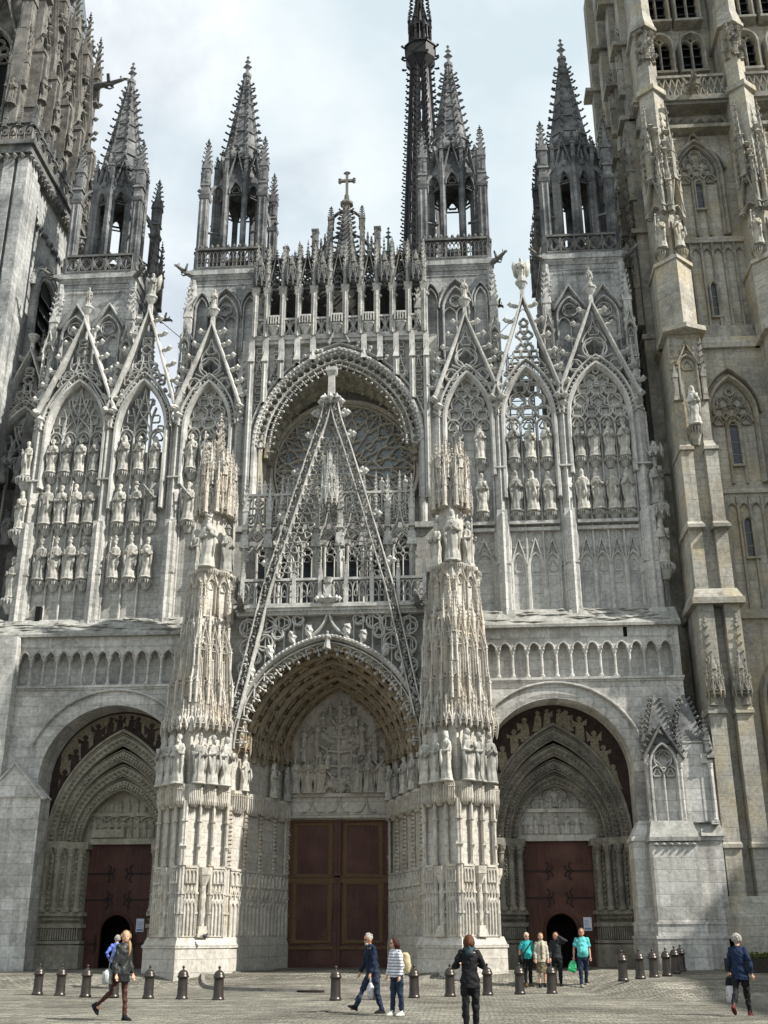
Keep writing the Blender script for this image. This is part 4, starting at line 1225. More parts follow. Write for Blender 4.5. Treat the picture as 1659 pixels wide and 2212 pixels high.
YT = 3.2
def turret(inner):
    hw = 1.72 if inner else 1.82
    b = MB()
    b.box(-hw, hw, YT - hw, YT + hw, 20.0, 31.9)
    yf = YT - hw
    fm = MB()                                     # one wall face, front at y = 0, centred on x = 0
    if inner:
        fm.sweep(np.r_[[(-0.62, 26.0)], PT(0, 29.6, 0.62, 1.25, 9), [(0.62, 26.0)]], 0.14, 0.16, -0.14)
        fm.sweep(PT(0, 29.7, 0.82, 1.55, 9), 0.10, 0.18, -0.16)
        arch_units(PT(0, 29.7, 0.9, 1.66, 9), lambda x, z, g: rot_unit(fm, U_TOOTH, x, -0.08, z, g, (0.13, 0.12, 0.13)), 0.2)
        fm.sweep([(0, 26), (0, 29.4)], 0.10, 0.14, -0.13)
        for cx in (-0.3, 0.3):
            fm.sweep(PT(cx, 29.3, 0.3, 0.42, 5), 0.08, 0.12, -0.11)
        fm.sweep(CI(0, 30.05, 0.30, 16), 0.08, 0.12, -0.115, True); fm.sweep(FO(0, 30.05, 0.25, 4, 0, 5), 0.06, 0.1, -0.09, True)
        for cx in (-1.2, 1.2):
            fm.sweep(np.r_[[(cx - 0.3, 26.0)], PT(cx, 30.1, 0.3, 0.7, 6), [(cx + 0.3, 26.0)]], 0.10, 0.14, -0.12)
            fm.sweep(PT(cx, 30.15, 0.42, 0.95, 6), 0.08, 0.14, -0.13)
            arch_units(PT(cx, 30.15, 0.48, 1.05, 6), lambda x, z, g: rot_unit(fm, U_TOOTH, x, -0.06, z, g, (0.11, 0.12, 0.11)), 0.18)
    else:
        for cx in (-0.82, 0.82):
            fm.sweep(np.r_[[(cx - 0.62, 25.5)], PT(cx, 28.9, 0.62, 1.05, 9), [(cx + 0.62, 25.5)]], 0.14, 0.16, -0.14)
            fm.sweep([(cx - 0.8, 29.3), (cx, 30.6), (cx + 0.8, 29.3)], 0.12, 0.16, -0.17)
            fm.sweep(CI(cx, 29.25, 0.34, 18), 0.08, 0.12, -0.115, True); fm.sweep(FO(cx, 29.25, 0.28, 4, PI / 4, 5), 0.06, 0.1, -0.09, True)
            fm.sweep([(cx, 25.5), (cx, 28.5)], 0.10, 0.12, -0.11)
            for q in (-0.3, 0.3):
                fm.sweep(PT(cx + q, 28.45, 0.3, 0.42, 5), 0.08, 0.12, -0.11)
        for q in range(22):
            fm.octa(-1.4 + q * 0.133, -0.02, 31.4, 0.05, 0.06, 0.06)
    for k in range(4):
        b.stamp(fm, T(0, YT, 0, k * PI / 2)) if False else None
        R = T(rz=k * PI / 2)[0]
        b.stamp(fm, (R @ np.diag([1, 1.9, 1]), np.array([0, YT, 0]) + R @ np.array([0, -hw, 0])))
    for sx_ in (-1, 1):
        for sy_ in (-1, 1):
            b.frust(sx_ * hw, YT + sy_ * hw, 20, 31.9, 0.2, 0.18, 8)
            for z in np.arange(28.6, 31.6, 0.3):
                for an in (0.4, 1.9, 3.5, 5.1):
                    b.octa(sx_ * hw + 0.2 * math.cos(an + z), YT + sy_ * hw + 0.2 * math.sin(an + z), z, 0.08, 0.08, 0.1)
    c = [(-hw, YT - hw), (hw, YT - hw), (hw, YT + hw), (-hw, YT + hw)]
    sc = lambda k: [(x * k, YT + (y - YT) * k) for x, y in c]
    b.plan(sc(1.02), 31.6, 31.75); b.plan(sc(1.03), 31.9, 32.15, 1.06, (0, YT)); b.plan(sc(1.12), 32.15, 32.42); b.plan(sc(1.06), 32.42, 32.55)
    for k in range(4):
        R = T(rz=k * PI / 2)[0]
        u = MB()
        for q in range(11): u.octa(-1.5 + q * 0.3, -hw * 1.04, 32.02, 0.1, 0.09, 0.09)
        b.stamp(u, (R, np.array([0, YT, 0])))
    root = b.build('turret', 'palewall', CATH)
    # balustrade
    bl = MB()
    for k in range(4):
        R = T(rz=k * PI / 2)[0]
        u = MB()
        balustrade(u, -hw + 0.12, hw - 0.12, -hw * 1.02 + 0.0, 32.55, 33.75 if inner else 33.6, 8 if inner else 5, U_QUAT if not inner else U_LANC, 0.12)
        if inner:
            for q in range(12): u.octa(-hw + 0.25 + q * 0.28, -hw * 1.02, 33.88, 0.1, 0.08, 0.16)
        bl.stamp(u, (R, np.array([0, YT, 0])))
    bl.build('balustrade', 'greycarved', root)
    # lantern
    l = MB()
    ro = 1.22 if inner else 1.30
    zt = 38.4 if inner else 38.2
    wb = MB()                                     # one of eight sides
    side = 2 * ro * math.tan(PI / 8)
    ap = ro
    o = 0.34 if inner else 0.26
    pa = PT(0, zt - 0.9, o, 0.72, 6)
    wb.prism(np.r_[[(-side / 2, 32.5), (-o, 32.5)], pa, [(o, 32.5), (side / 2, 32.5), (side / 2, zt + 0.3), (-side / 2, zt + 0.3)]], -ap, -ap + 0.26)
    wb.sweep([(-side / 2, zt - 0.35), (0, zt + 1.75), (side / 2, zt - 0.35)], 0.14, 0.22, -ap - 0.1)
    wb.sweep(pa, 0.1, 0.16, -ap - 0.07)
    wb.sweep(FO(0, zt - 0.62, 0.24, 3, PI / 2, 4), 0.07, 0.12, -ap + 0.08, True)
    wb.stamp(U_FIN, T(0, -ap, zt + 1.65, s=(0.5, 0.5, 0.55)))
    crockets(wb, (0.45, -ap, zt), (0.1, -ap, zt + 1.5), 3, 0.15, 0); crockets(wb, (-0.45, -ap, zt), (-0.1, -ap, zt + 1.5), 3, 0.15, PI)
    wb.box(-0.34, 0.34, -ap + 0.05, -ap + 0.13, zt - 0.98, zt - 0.93)
    for k in range(8):
        R = T(rz=k * PI / 4 + (0 if inner else PI / 8))[0]
        l.stamp(wb, (R, np.array([0, YT, 0])))
        an = k * PI / 4 + PI / 8 + (0 if inner else PI / 8)
        rr = ro / math.cos(PI / 8) + 0.02
        l.frust(rr * math.cos(an), YT + rr * math.sin(an), 32.5, zt + 0.6, 0.15, 0.13, 5)
        pin(l, rr * math.cos(an), YT + rr * math.sin(an), zt + 0.4, 0.2, 1.7, U_PINS)
    l.frust(0, YT, 32.5, 33.9, 0.75, 0.7, 10); l.frust(0, YT, 33.9, 34.1, 0.7, 0.4, 10)
    l.frust(0, YT, zt + 0.1, zt + 0.4, ro * 1.05, ro * 1.05, 8, PI / 8)
    lan = l.build('lantern', 'grey', root)
    # corner piers with flyers
    for sx_ in (-1, 1):
        for sy_ in (-1, 1):
            px, py = sx_ * (hw - 0.22), YT + sy_ * (hw - 0.22)
            c_ = MB()
            c_.sq(px, py, 32.4, 36.9, 0.46, 0.42)
            for q in (-0.12, 0.12):
                c_.frust(px + q, py - 0.22, 32.5, 36.8, 0.05, 0.05, 5); c_.frust(px + sx_ * 0.22, py + q, 32.5, 36.8, 0.05, 0.05, 5)
            c_.sq(px, py, 36.9, 37.1, 0.52, 0.62); c_.sq(px, py, 37.1, 38.0, 0.44, 0.40)
            pin(c_, px, py, 37.7, 0.40 if inner else 0.46, 3.1)
            for q in range(3):
                pin(c_, px + 0.22 * math.cos(q * 2.1 + sx_), py + 0.22 * math.sin(q * 2.1 + sx_), 37.9, 0.13, 1.3, U_PINS)
            f = MB()
            d0 = (hw - 0.22) * 1.414
            f.sweep(bez((-d0 + 0.15, 37.0), (-d0 + 0.25, 37.8), (-ro - 0.3, 38.2), (-ro + 0.1, 38.25), 8), 0.2, 0.2, -0.1)
            f.sweep([(-d0, 35.0), (-ro + 0.1, 35.3)], 0.12, 0.12, -0.06)
            f.octa(-d0 + 0.45, 0, 37.55, 0.1, 0.08, 0.12)
            an = math.atan2(py - YT, px) + PI
            c_.stamp(f, T(0, YT, 0, an))
            if inner:
                c_.octa(px + sx_ * 0.24, py - 0.24, 37.35, 0.16, 0.16, 0.16)
            bld(c_, 'corner_pier', 'grey', root)
            if sy_ < 0 or sx_ > 0:
                go = put(GARG, 'gargoyle', root, (sx_ * hw * 1.05, YT + sy_ * hw * 1.05, 32.2), math.atan2(sx_, -sy_) if sy_ < 0 else PI * 0.75, 0.62)
    if not inner:
        for sx_ in (-1, 1):
            for q in (0.9, 1.75):
                c_ = MB(); pin(c_, sx_ * (hw + 0.02 + 0.1 * q), YT + q, 32.5, 0.34, 5.3 - q * 0.6)
                bld(c_, 'pinnacle', 'greycarved', root)
    # spire
    sp = MB()
    z0, z1 = zt + 0.4, 46.3
    n = 8
    zs = np.linspace(z0, z1, 8)
    r0 = ro * 0.98
    for q in range(7):
        ra = r0 + (0.13 - r0) * (zs[q] - z0) / (z1 - z0); rb = r0 + (0.13 - r0) * (zs[q + 1] - z0) / (z1 - z0)
        sp.frust(0, YT, zs[q], zs[q + 1], ra, rb, 8, PI / 8)
        sp.frust(0, YT, zs[q + 1] - 0.05, zs[q + 1] + 0.05, rb * 1.08 + 0.02, rb * 1.08 + 0.02, 8, PI / 8)
    for k in range(8):
        an = PI / 8 + k * PI / 4
        c0, s0 = math.cos(an), math.sin(an)
        sp.tube([(r0 * c0, YT + r0 * s0, z0), (0.13 * c0, YT + 0.13 * s0, z1)], [0.09, 0.05], 5)
        crockets(sp, (r0 * c0 * 1.03, YT + r0 * s0 * 1.03, z0 + 0.3), (0.2 * c0, YT + 0.2 * s0, z1 - 0.3), 13, 0.24, an)
    sp.frust(0, YT, z1 - 0.05, z1 + 0.12, 0.24, 0.26, 8)
    sp.stamp(U_FIN, T(0, YT, z1 + 0.1, s=(0.8, 0.8, 1.35)))
    sp.build('spire', 'grey', root)
    return root
ti = turret(True); ti.location.x = -5.68
tj = copy_tree(ti, CATH); tj.location.x = 5.55
to = turret(False); to.location.x = -12.25
tp = copy_tree(to, CATH); tp.location.x = 11.75
# angle buttresses with pinnacles beside the turrets
for cx, hw_ in ((-5.68, 1.72), (5.55, 1.72), (-12.25, 1.82), (11.75, 1.82)):
    for sg in (-1, 1):
        b = MB()
        x = cx + sg * (hw_ + 0.08)
        b.box(x - 0.24, x + 0.24, 1.0, 1.58, 22.5, 26.6)
        for q in (-0.2, 0.2):
            for y in (1.0, 1.5): b.frust(x + q, y, 26.6, 28.4, 0.055, 0.055, 6)
        b.cbox(x, 1.25, 26.5, 0.56, 0.7, 0.12)
        b.cbox(x, 1.25, 28.4, 0.52, 0.62, 0.2)
        b.stamp(U_GAB, T(x, 1.0, 25.9, 0, (0.55, 0.8, 1.1)))
        pin(b, x, 1.25, 28.5, 0.36, 3.2)
        b.box(x - 0.1, x + 0.1, 1.2, 1.4, 26.6, 28.0)
        b.build('angle_buttress', 'carved', CATH)

# ------------------------------------------------------------------ the rose bay
w = MB()
rim = PT(0.02, 22.3, 3.74, 4.75, 20)
w.prism(arcwall(-4.6, 4.6, 14.0, 28.0, 0.02, rim), 0.75, 1.3)
rb = w.build('rose_bay', 'oldwall', CATH)
m = MB()
A0 = PT(0.02, 22.3, 3.86, 4.93, 22)
m.sweep(np.r_[[(-3.84, 17.5)], A0, [(3.88, 17.5)]], 0.30, 0.5, 0.42)
m.sweep(PT(0.02, 22.3, 4.12, 5.26, 22), 0.12, 0.3, 0.5)
arch_units(A0, lambda x, z, g: rot_unit(m, U_TOOTH, x, 0.42, z, g, (0.16, 0.18, 0.16)), 0.26)
arch_units(PT(0.02, 22.3, 3.36, 4.36, 22), lambda x, z, g: rot_unit(m, U_CUSP, x, 0.62, z, g + PI, (0.42, 0.6, 0.42)), 0.36)
arch_units(PT(0.02, 22.3, 3.56, 4.58, 22), lambda x, z, g: m.sweep(CI(x, z, 0.19, 9), 0.075, 0.16, 0.56, True), 0.36)
m.sweep(PT(0.02, 22.3, 3.38, 4.38, 22), 0.09, 0.16, 0.57); arch_units(PT(0.02, 22.3, 3.72, 4.76, 22), lambda x, z, g: m.octa(x, 0.5, z, 0.08, 0.06, 0.08), 0.2)
m.sweep([(0.02 - 0.5, 27.5), (0.02, 28.6), (0.52, 27.5)], 0.14, 0.3, 0.36)
for sg in (-1, 1):
    for u in np.linspace(0.5, 0.95, 5):
        i = int(u * 22)
        q = A0[i] if sg < 0 else A0[-1 - i]
        m.stamp(U_CROCK, T(q[0] + sg * 0.16, 0.5, q[1] + 0.2, 0 if sg > 0 else PI, 0.36, ry=-0.6 * sg if sg < 0 else -0.6))
m.build('fringed_arch', 'carved', rb)
# soffit stepping back to the rose
s_ = MB()
for a0, h0, y0, a1, h1, y1 in ((3.70, 4.70, 1.0, 3.66, 4.5, 2.2), (3.66, 4.5, 2.2, 3.58, 4.2, 2.3), (3.58, 4.2, 2.3, 3.55, 4.1, 3.2)):
    P, Q = PT(0.02, 22.3, a0, h0, 18), PT(0.02, 22.3, a1, h1, 18)
    P = np.r_[[(P[0][0], 14.0)], P, [(P[-1][0], 14.0)]]; Q = np.r_[[(Q[0][0], 14.0)], Q, [(Q[-1][0], 14.0)]]
    s_.strip(np.c_[P[:, 0], np.full(len(P), y0), P[:, 1]], np.c_[Q[:, 0], np.full(len(Q), y1), Q[:, 1]])
for q, (a0, h0, y0) in enumerate(((3.5, 4.42, 1.7), (3.5, 4.25, 2.5))):
    s_.sweep(PT(0.02, 22.3, a0, h0, 18), 0.3, 0.4, y0)
    arch_units(PT(0.02, 22.3, a0 - 0.04, h0 - 0.05, 18), lambda x, z, g: rot_unit(s_, LOW[int(abs(x * 7)) % 6], x, y0 + 0.05, z, g + PI, (0.22, 0.22, 0.22)), 0.55)
s_.build('arch_soffit', 'romanesque', rb)
RC, RZ = 0.02, 22.35
g = MB(); g.prism(CI(RC, RZ, 3.62, 48), 3.62, 3.7)
gl = g.build('rose_glass', 'glass', rb)
t = MB()
t.prism(np.r_[[(-4.0, 14.0), (4.0, 14.0), (4.0, 28.0), (-4.0, 28.0)]], 3.75, 3.95)
t.build('back_wall', 'oldwall', rb)
t = MB()
t.sweep(CI(RC, RZ, 3.56, 60), 0.24, 0.4, 3.25, True); t.sweep(CI(RC, RZ, 3.36, 60), 0.1, 0.25, 3.38, True)
t.sweep(CI(RC, RZ, 0.36, 20), 0.12, 0.22, 3.4, True); t.sweep(FO(RC, RZ, 0.3, 6, 0, 4), 0.06, 0.15, 3.44, True)
def pol(r, th): return (RC + r * math.cos(th), RZ + r * math.sin(th))
rings = [(0.38, 12, 0.0), (1.3, 12, 0.5), (2.0, 24, 0.0), (2.7, 24, 0.5), (3.36, 24, 0.0)]
for (ra, na, oa), (rb_, nb, ob) in zip(rings[:-1], rings[1:]):
    for i in range(nb):
        th = (i + ob) * 2 * PI / nb
        for sg in (-1, 1):
            tj_ = (th + sg * PI / nb) if na == nb else round(th / (2 * PI / na) - oa) * 2 * PI / na + oa * 2 * PI / na
            p0, p3 = pol(ra, tj_), pol(rb_, th)
            p1, p2 = pol(ra + (rb_ - ra) * 0.55, tj_), pol(ra + (rb_ - ra) * 0.45, th + sg * 0.35 * 2 * PI / nb)
            t.sweep(bez(p0, p1, p2, p3, 7), 0.085, 0.2, 3.42 + 0.003 * sg)
            if na != nb: break
for r_, n_, o_, sz in ((1.0, 12, 0.0, 0.2), (1.72, 12, 0.5, 0.27), (2.38, 24, 0.0, 0.2), (3.06, 24, 0.5, 0.24), (2.9, 24, 0.0, 0.12)):
    for i in range(n_):
        th = (i + o_) * 2 * PI / n_
        t.sweep(FO(*pol(r_, th), sz, 3, th, 3), 0.05, 0.12, 3.47, True)
for i in range(12):
    th = i * PI / 6
    t.sweep([pol(0.38, th), pol(3.4, th)], 0.07, 0.2, 3.41)
t.build('rose_tracery', 'rose', rb)
# panelled spandrels beside the arch
for sgn_ in (-1, 1):
  p = MB()
  for x in [sgn_ * q for q in (1.2, 1.95, 2.7, 3.45, 4.1)]:
    zt = 22.3 + np.interp(abs(x), [0, 1.2, 1.95, 2.7, 3.45, 3.9, 4.2], [5.3, 4.75, 4.2, 3.4, 2.2, 0.8, -4.5])
    p.box(x - 0.13, x + 0.13, 0.38, 0.78, zt, 27.9)
    p.plan([(x - 0.2, 0.75), (x, 0.28), (x + 0.2, 0.75)], zt + 0.0, 26.6)
    p.sq(x, 0.4, 26.6, 27.2, 0.3, 0.05)
  for i in range(5):
    x = sgn_ * (0.415 + i * 0.83)
    zt = 22.3 + np.interp(abs(x), [0, 1.2, 1.95, 2.7, 3.45, 3.9, 4.2], [5.3, 4.75, 4.2, 3.4, 2.2, 0.8, -4.5])
    for z in np.arange(zt + 0.35, 27.8, 0.42):
        p.sweep(FO(x, z, 0.18, 4, PI / 4, 4), 0.06, 0.14, 0.6, True)
    if zt < 26.3: p.sweep(OG(x, 25.6, 0.33, 1.2, 6), 0.08, 0.16, 0.56)
  p.build('spandrel_panel', 'carved', rb)

# ------------------------------------------------------------------ gallery above the rose
CNG = U_CANO.mesh('canopy', M['greycarved'])
gmb = MB()
gmb.box(-4.1, 4.1, 0.42, 1.0, 27.78, 27.95); gmb.box(-4.1, 4.1, 0.5, 2.6, 27.6, 27.8)
gal = gmb.build('crowning_gallery', 'carved', CATH)
b = MB()
xs = [-3.45 + 0.75 * i for i in range(10)]
balustrade(b, -3.85, 3.7, 0.52, 27.95, 28.95, 20, U_QUAT, 0.1)
for i in range(0, 10, 2):
    cx = xs[i] + 0.375 if i < 9 else 0
    b.plan([(cx - 0.36, 0.5), (cx - 0.2, 0.18), (cx + 0.2, 0.18), (cx + 0.36, 0.5)], 28.90, 28.98)
    b.sweep(FO(cx, 28.7, 0.16, 4, 0, 4), 0.05, 0.1, 0.14, True)
    b.plan([(cx - 0.36, 0.5), (cx - 0.2, 0.18), (cx + 0.2, 0.18), (cx + 0.36, 0.5)], 28.40, 28.48, 1.0)
    b.frust(cx, 0.5, 27.85, 28.4, 0.02, 0.33, 7)
    for q in (-0.25, -0.12, 0, 0.12, 0.25): b.box(cx + q - 0.025, cx + q + 0.025, 0.12, 0.2, 28.5, 28.95)
b.build('balustrade', 'carved', gal)
for x in xs + [-4.0, 4.05]:
    c = MB()
    c.box(x - 0.12, x + 0.12, 0.3, 0.62, 27.95, 30.5); c.plan([(x - 0.16, 0.5), (x, 0.24), (x + 0.16, 0.5)], 27.9, 30.2)
    c.sq(x, 0.45, 30.2, 30.6, 0.3, 0.42)
    for q in range(6): c.octa(x + 0.18 * math.cos(q), 0.45 + 0.18 * math.sin(q), 30.0 + 0.12 * q, 0.09, 0.09, 0.1)
    pin(c, x, 0.45, 30.5, 0.2, 2.6)
    c.build('gallery_column', 'oldwall', gal)
h = MB()
for i in range(11):
    x = -3.82 + 0.75 * i
    if i % 2:
        h.sweep(np.r_[PT(x, 30.35, 0.34, 0.55, 5)], 0.1, 0.25, 0.42)
        h.sweep([(x - 0.38, 30.6), (x, 32.5), (x + 0.38, 30.6)], 0.09, 0.2, 0.34)
        h.sweep(FO(x, 31.0, 0.2, 4, 0, 4), 0.06, 0.14, 0.42, True); h.sweep(FO(x, 31.5, 0.12, 3, 0, 4), 0.05, 0.14, 0.42, True)
        for sg in (-1, 1): crockets(h, (x + sg * 0.36, 0.4, 30.8), (x + sg * 0.05, 0.4, 32.3), 5, 0.13, 0 if sg > 0 else PI)
        h.stamp(U_FIN, T(x, 0.42, 32.2, s=(0.4, 0.4, 0.6)))
    h.sweep(FO(x, 31.75, 0.24, 4, PI / 4, 4), 0.06, 0.2, 0.6, True)
    h.sweep(FO(x, 30.85, 0.3, 3, PI / 2, 4), 0.06, 0.2, 0.6, True)
    h.sweep(np.r_[[(x - 0.33, 31.2)], PT(x, 32.1, 0.33, 0.45, 5), [(x + 0.33, 31.2)]], 0.1, 0.3, 0.7)
    h.sweep(FO(x, 32.2, 0.25, 3, PI / 2, 4), 0.05, 0.2, 0.75, True)
    pin(h, x + 0.375, 0.9, 31.9, 0.16, 1.5, U_PINS)
for q in range(24):
    for zz in (30.85, 31.2, 31.55, 31.9, 32.25):
        h.sweep(FO(-3.85 + q * 0.335, zz, 0.16, 4, PI / 4 * (q % 2), 4), 0.055, 0.14, 0.52, True)
    pin(h, -3.85 + q * 0.335, 0.6, 31.7 + 0.2 * (q % 2), 0.08, 0.9, U_PINS)
h.box(-4.0, 4.05, 0.5, 0.62, 30.55, 30.66); h.box(-4.0, 4.05, 0.7, 0.95, 32.0, 32.08)
hd = h.build('gallery_canopies', 'greycarved', gal)
for i in range(0, 11, 2):
    x = -3.82 + 0.75 * i
    put(CNG, 'canopy', gal, (x, 0.5, 30.7), 0, (0.72, 0.9, 1.1))
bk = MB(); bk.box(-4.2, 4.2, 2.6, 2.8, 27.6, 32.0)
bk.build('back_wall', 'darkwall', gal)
for i in range(5):
    x = -2.95 + 1.5 * i
    q = MB(); q.prism(np.r_[[(x - 0.5, 28.4), (x + 0.5, 28.4)], PT(x, 29.8, 0.5, 0.9, 6)[::-1]], 2.55, 2.62)
    q.build('lancet_window', 'darkglass', gal)
# central spirelet with flying arches and cross
c = MB()
PX = 0.2
prof = [(0.95, 31.6), (0.72, 32.5), (0.52, 33.3), (0.36, 34.2), (0.25, 35.2), (0.19, 35.9), (0.34, 36.0), (0.34, 36.12), (0.14, 36.3), (0.12, 36.6)]
for (r0, z0), (r1, z1) in zip(prof[:-1], prof[1:]):
    c.frust(PX, 1.4, z0, z1, r0, r1, 8, PI / 8)
for k in range(8):
    an = PI / 8 + k * PI / 4
    for q in range(14):
        t_ = q / 14
        z = 31.9 + 4.0 * t_
        r = np.interp(z, [b_ for _, b_ in prof], [a_ for a_, _ in prof])
        c.stamp(U_CROCK, T(PX + r * math.cos(an), 1.4 + r * math.sin(an), z, an, 0.2))
for sg in (-1, 1):
    x = PX + sg * 0.78
    c.box(x - 0.1, x + 0.1, 1.25, 1.55, 32.3, 35.0); pin(c, x, 1.4, 34.6, 0.26, 1.35)
    c.sweep(bez((x, 35.0), (x - sg * 0.1, 35.5), (PX + sg * 0.3, 35.6), (PX + sg * 0.1, 35.7), 7), 0.1, 0.2, 1.3)
    c.sweep([(x, 34.0), (PX + sg * 0.2, 34.3)], 0.08, 0.16, 1.32)
    x2 = PX + sg * 1.56
    c.cbox(x2, 1.4, 31.8, 0.3, 0.3, 2.7); c.cbox(x2, 1.4, 34.45, 0.36, 0.36, 0.1)
    for q in range(12): c.octa(x2 + 0.18 * math.cos(q * 2.2), 1.4 + 0.18 * math.sin(q * 2.2), 32.4 + q * 0.18, 0.09, 0.09, 0.1)
    c.sweep([(x2, 33.0), (x, 34.05)], 0.16, 0.25, 1.3); c.sweep([(x2, 32.5), (x, 33.5)], 0.08, 0.2, 1.33)
    for q in range(4):
        t_ = (q + 0.5) / 4
        pin(c, x2 + (x - x2) * t_, 1.4, 33.0 + 1.05 * t_, 0.1, 0.7, U_PINS)
        c.box(x2 + (x - x2) * t_ - 0.03, x2 + (x - x2) * t_ + 0.03, 1.35, 1.45, 31.5 + t_, 33.4 + t_)
    for q in range(9):
        xq = PX + sg * (0.9 + 0.33 * q); pin(c, xq, 1.0 + 0.3 * (q % 2), 31.8, 0.13, 2.3 - 0.15 * q + 0.3 * (q % 3 == 0))
        c.sweep(FO(xq, 32.6 - 0.05 * q, 0.17, 3, PI / 2, 4), 0.06, 0.16, 1.05, True)
    x3 = PX + sg * 3.0
    c.cbox(x3, 1.4, 31.6, 0.24, 0.24, 1.95); c.cbox(x3, 1.4, 33.5, 0.32, 0.32, 0.08)
    c.sweep([(x3, 32.1), (x2, 32.9)], 0.13, 0.2, 1.33)
    pin(c, PX + sg * 2.3, 1.2, 31.9, 0.2, 1.9)
c.build('spirelet', 'greycarved', gal)
c = MB()
c.sweep([(PX, 36.4), (PX, 38.0)], 0.13, 0.14, 1.33, mould=False); c.sweep([(PX - 0.34, 37.5), (PX + 0.34, 37.5)], 0.125, 0.13, 1.335, mould=False)
for (dx, z) in ((-0.36, 37.5), (0.36, 37.5), (0, 38.02), (-0.36, 37.6), (0.36, 37.6), (-0.36, 37.4), (0.36, 37.4), (-0.09, 37.98), (0.09, 37.98)):
    c.octa(PX + dx, 1.4, z, 0.11, 0.11, 0.11)
c.build('cross', 'greycarved', gal)
c = MB()
c.frust(2.25, 2.2, 31.5, 34.3, 0.18, 0.06, 6)
for z in (32.4, 33.0, 33.6): c.frust(2.25, 2.2, z, z + 0.16, 0.24, 0.1, 6)
c.stamp(U_FIN, T(2.25, 2.2, 34.1, s=(0.6, 0.6, 1.0)))
c.build('copper_finial', 'verdigris', gal)
# ------------------------------------------------------------------ central porch
PXC = 0.14
def face_low(W, n, z0=1.55, spiral=True):         # panelled lower zone of a pier face, centred, front at y = 0
    m = MB()
    st = W / n
    for i in range(n + 1):
        x = -W / 2 + i * st
        m.frust(x, -0.06, z0, 6.1, 0.085, 0.07, 6)
        m.plan([(x - 0.12, 0.03), (x, -0.16), (x + 0.12, 0.03)], z0, z0 + 0.75)
        m.plan([(x - 0.11, 0.03), (x, -0.15), (x + 0.11, 0.03)], z0 + 0.75, 2.9)
        for z in (2.3, 2.95, 3.9, 5.4): m.frust(x, -0.06, z, z + 0.07, 0.12, 0.12, 6)
        m.octa(x, -0.12, 4.55, 0.09, 0.08, 0.16)
    for i in range(n):
        x = -W / 2 + (i + 0.5) * st
        w = st * 0.78
        if i == n // 2 and spiral:
            m.box(x - w / 2, x + w / 2, -0.22, 0, z0, z0 + 0.12); m.box(x - w * .42, x + w * .42, -0.2, 0, z0 + 0.12, z0 + 0.24); m.box(x - w * .36, x + w * .36, -0.18, 0, z0 + .24, z0 + 0.36)
            m.frust(x, -0.06, z0 + 0.36, 3.25, 0.10, 0.10, 8)
            for q in range(3):
                t = np.linspace(0, 1, 14)
                m.tube(np.c_[x + 0.10 * np.cos(5 * t + q * 2.1), -0.06 + 0.10 * np.sin(5 * t + q * 2.1), z0 + 0.4 + t * (2.8 - z0)], 0.03, 4)
            m.frust(x, -0.06, 3.25, 3.6, 0.11, 0.26, 8); m.frust(x, -0.06, 3.6, 3.85, 0.27, 0.29, 8)
        else:
            m.box(x - w / 2, x + w / 2, -0.13, 0.02, z0, 3.82)
            m.box(x - w * .54, x + w * .54, -0.17, 0.02, 3.82, 3.9)
            k = 3
            for q in range(k):
                cx = x - w / 2 + (q + 0.5) * w / k
                hw = w / k / 2 * 0.9
                m.sweep(np.r_[[(cx - hw, z0 + 0.1)], PT(cx, 2.5, hw, 0.22, 4), [(cx + hw, z0 + 0.1)]], 0.05, 0.08, -0.19)
                m.sweep(OG(cx, 2.85, hw, 0.35, 4), 0.045, 0.08, -0.19)
                m.sweep(FO(cx, 3.03, hw * 0.8, 3, PI / 2, 3), 0.035, 0.07, -0.185, True)
                m.sweep(np.r_[[(cx - hw, 3.3)], PT(cx, 3.62, hw, 0.15, 3), [(cx + hw, 3.3)]], 0.045, 0.08, -0.19)
                m.octa(cx, -0.17, 3.32, hw * .7, 0.06, 0.1); m.octa(cx, -0.15, 2.72, 0.05, 0.05, 0.07)
    return m
def face_mid(W, n):                               # fringe, canopies and the tall panelled zone
    m = MB()
    st = W / n
    for i in range(n):
        x = -W / 2 + (i + 0.5) * st
        hp = [(-0.49, 0.05), (-0.45, -0.17), (-0.2, -0.29), (0.2, -0.29), (0.45, -0.17), (0.49, 0.05)]
        m.plan([(x + a * st, b) for a, b in hp], 6.58, 6.69); m.plan([(x + a * st * 0.94, b * 0.88) for a, b in hp], 6.16, 6.58)
        m.plan([(x + a * st * 0.5, b * 0.5) for a, b in hp], 5.9, 6.16, 1.7, (x, 0.05))
        for (ax, ay), (bx2, by2) in zip(hp[:-1], hp[1:]):
            for k in (0.0, 0.33, 0.67):
                xx, yy = x + (ax + (bx2 - ax) * k) * st, ay + (by2 - ay) * k
                m.cbox(xx, yy, 6.10, 0.045, 0.06, 0.48); m.frust(xx, yy, 5.96, 6.10, 0.008, 0.035, 5)
                m.octa(xx, yy - 0.01, 6.5, 0.05, 0.05, 0.06)
    return m
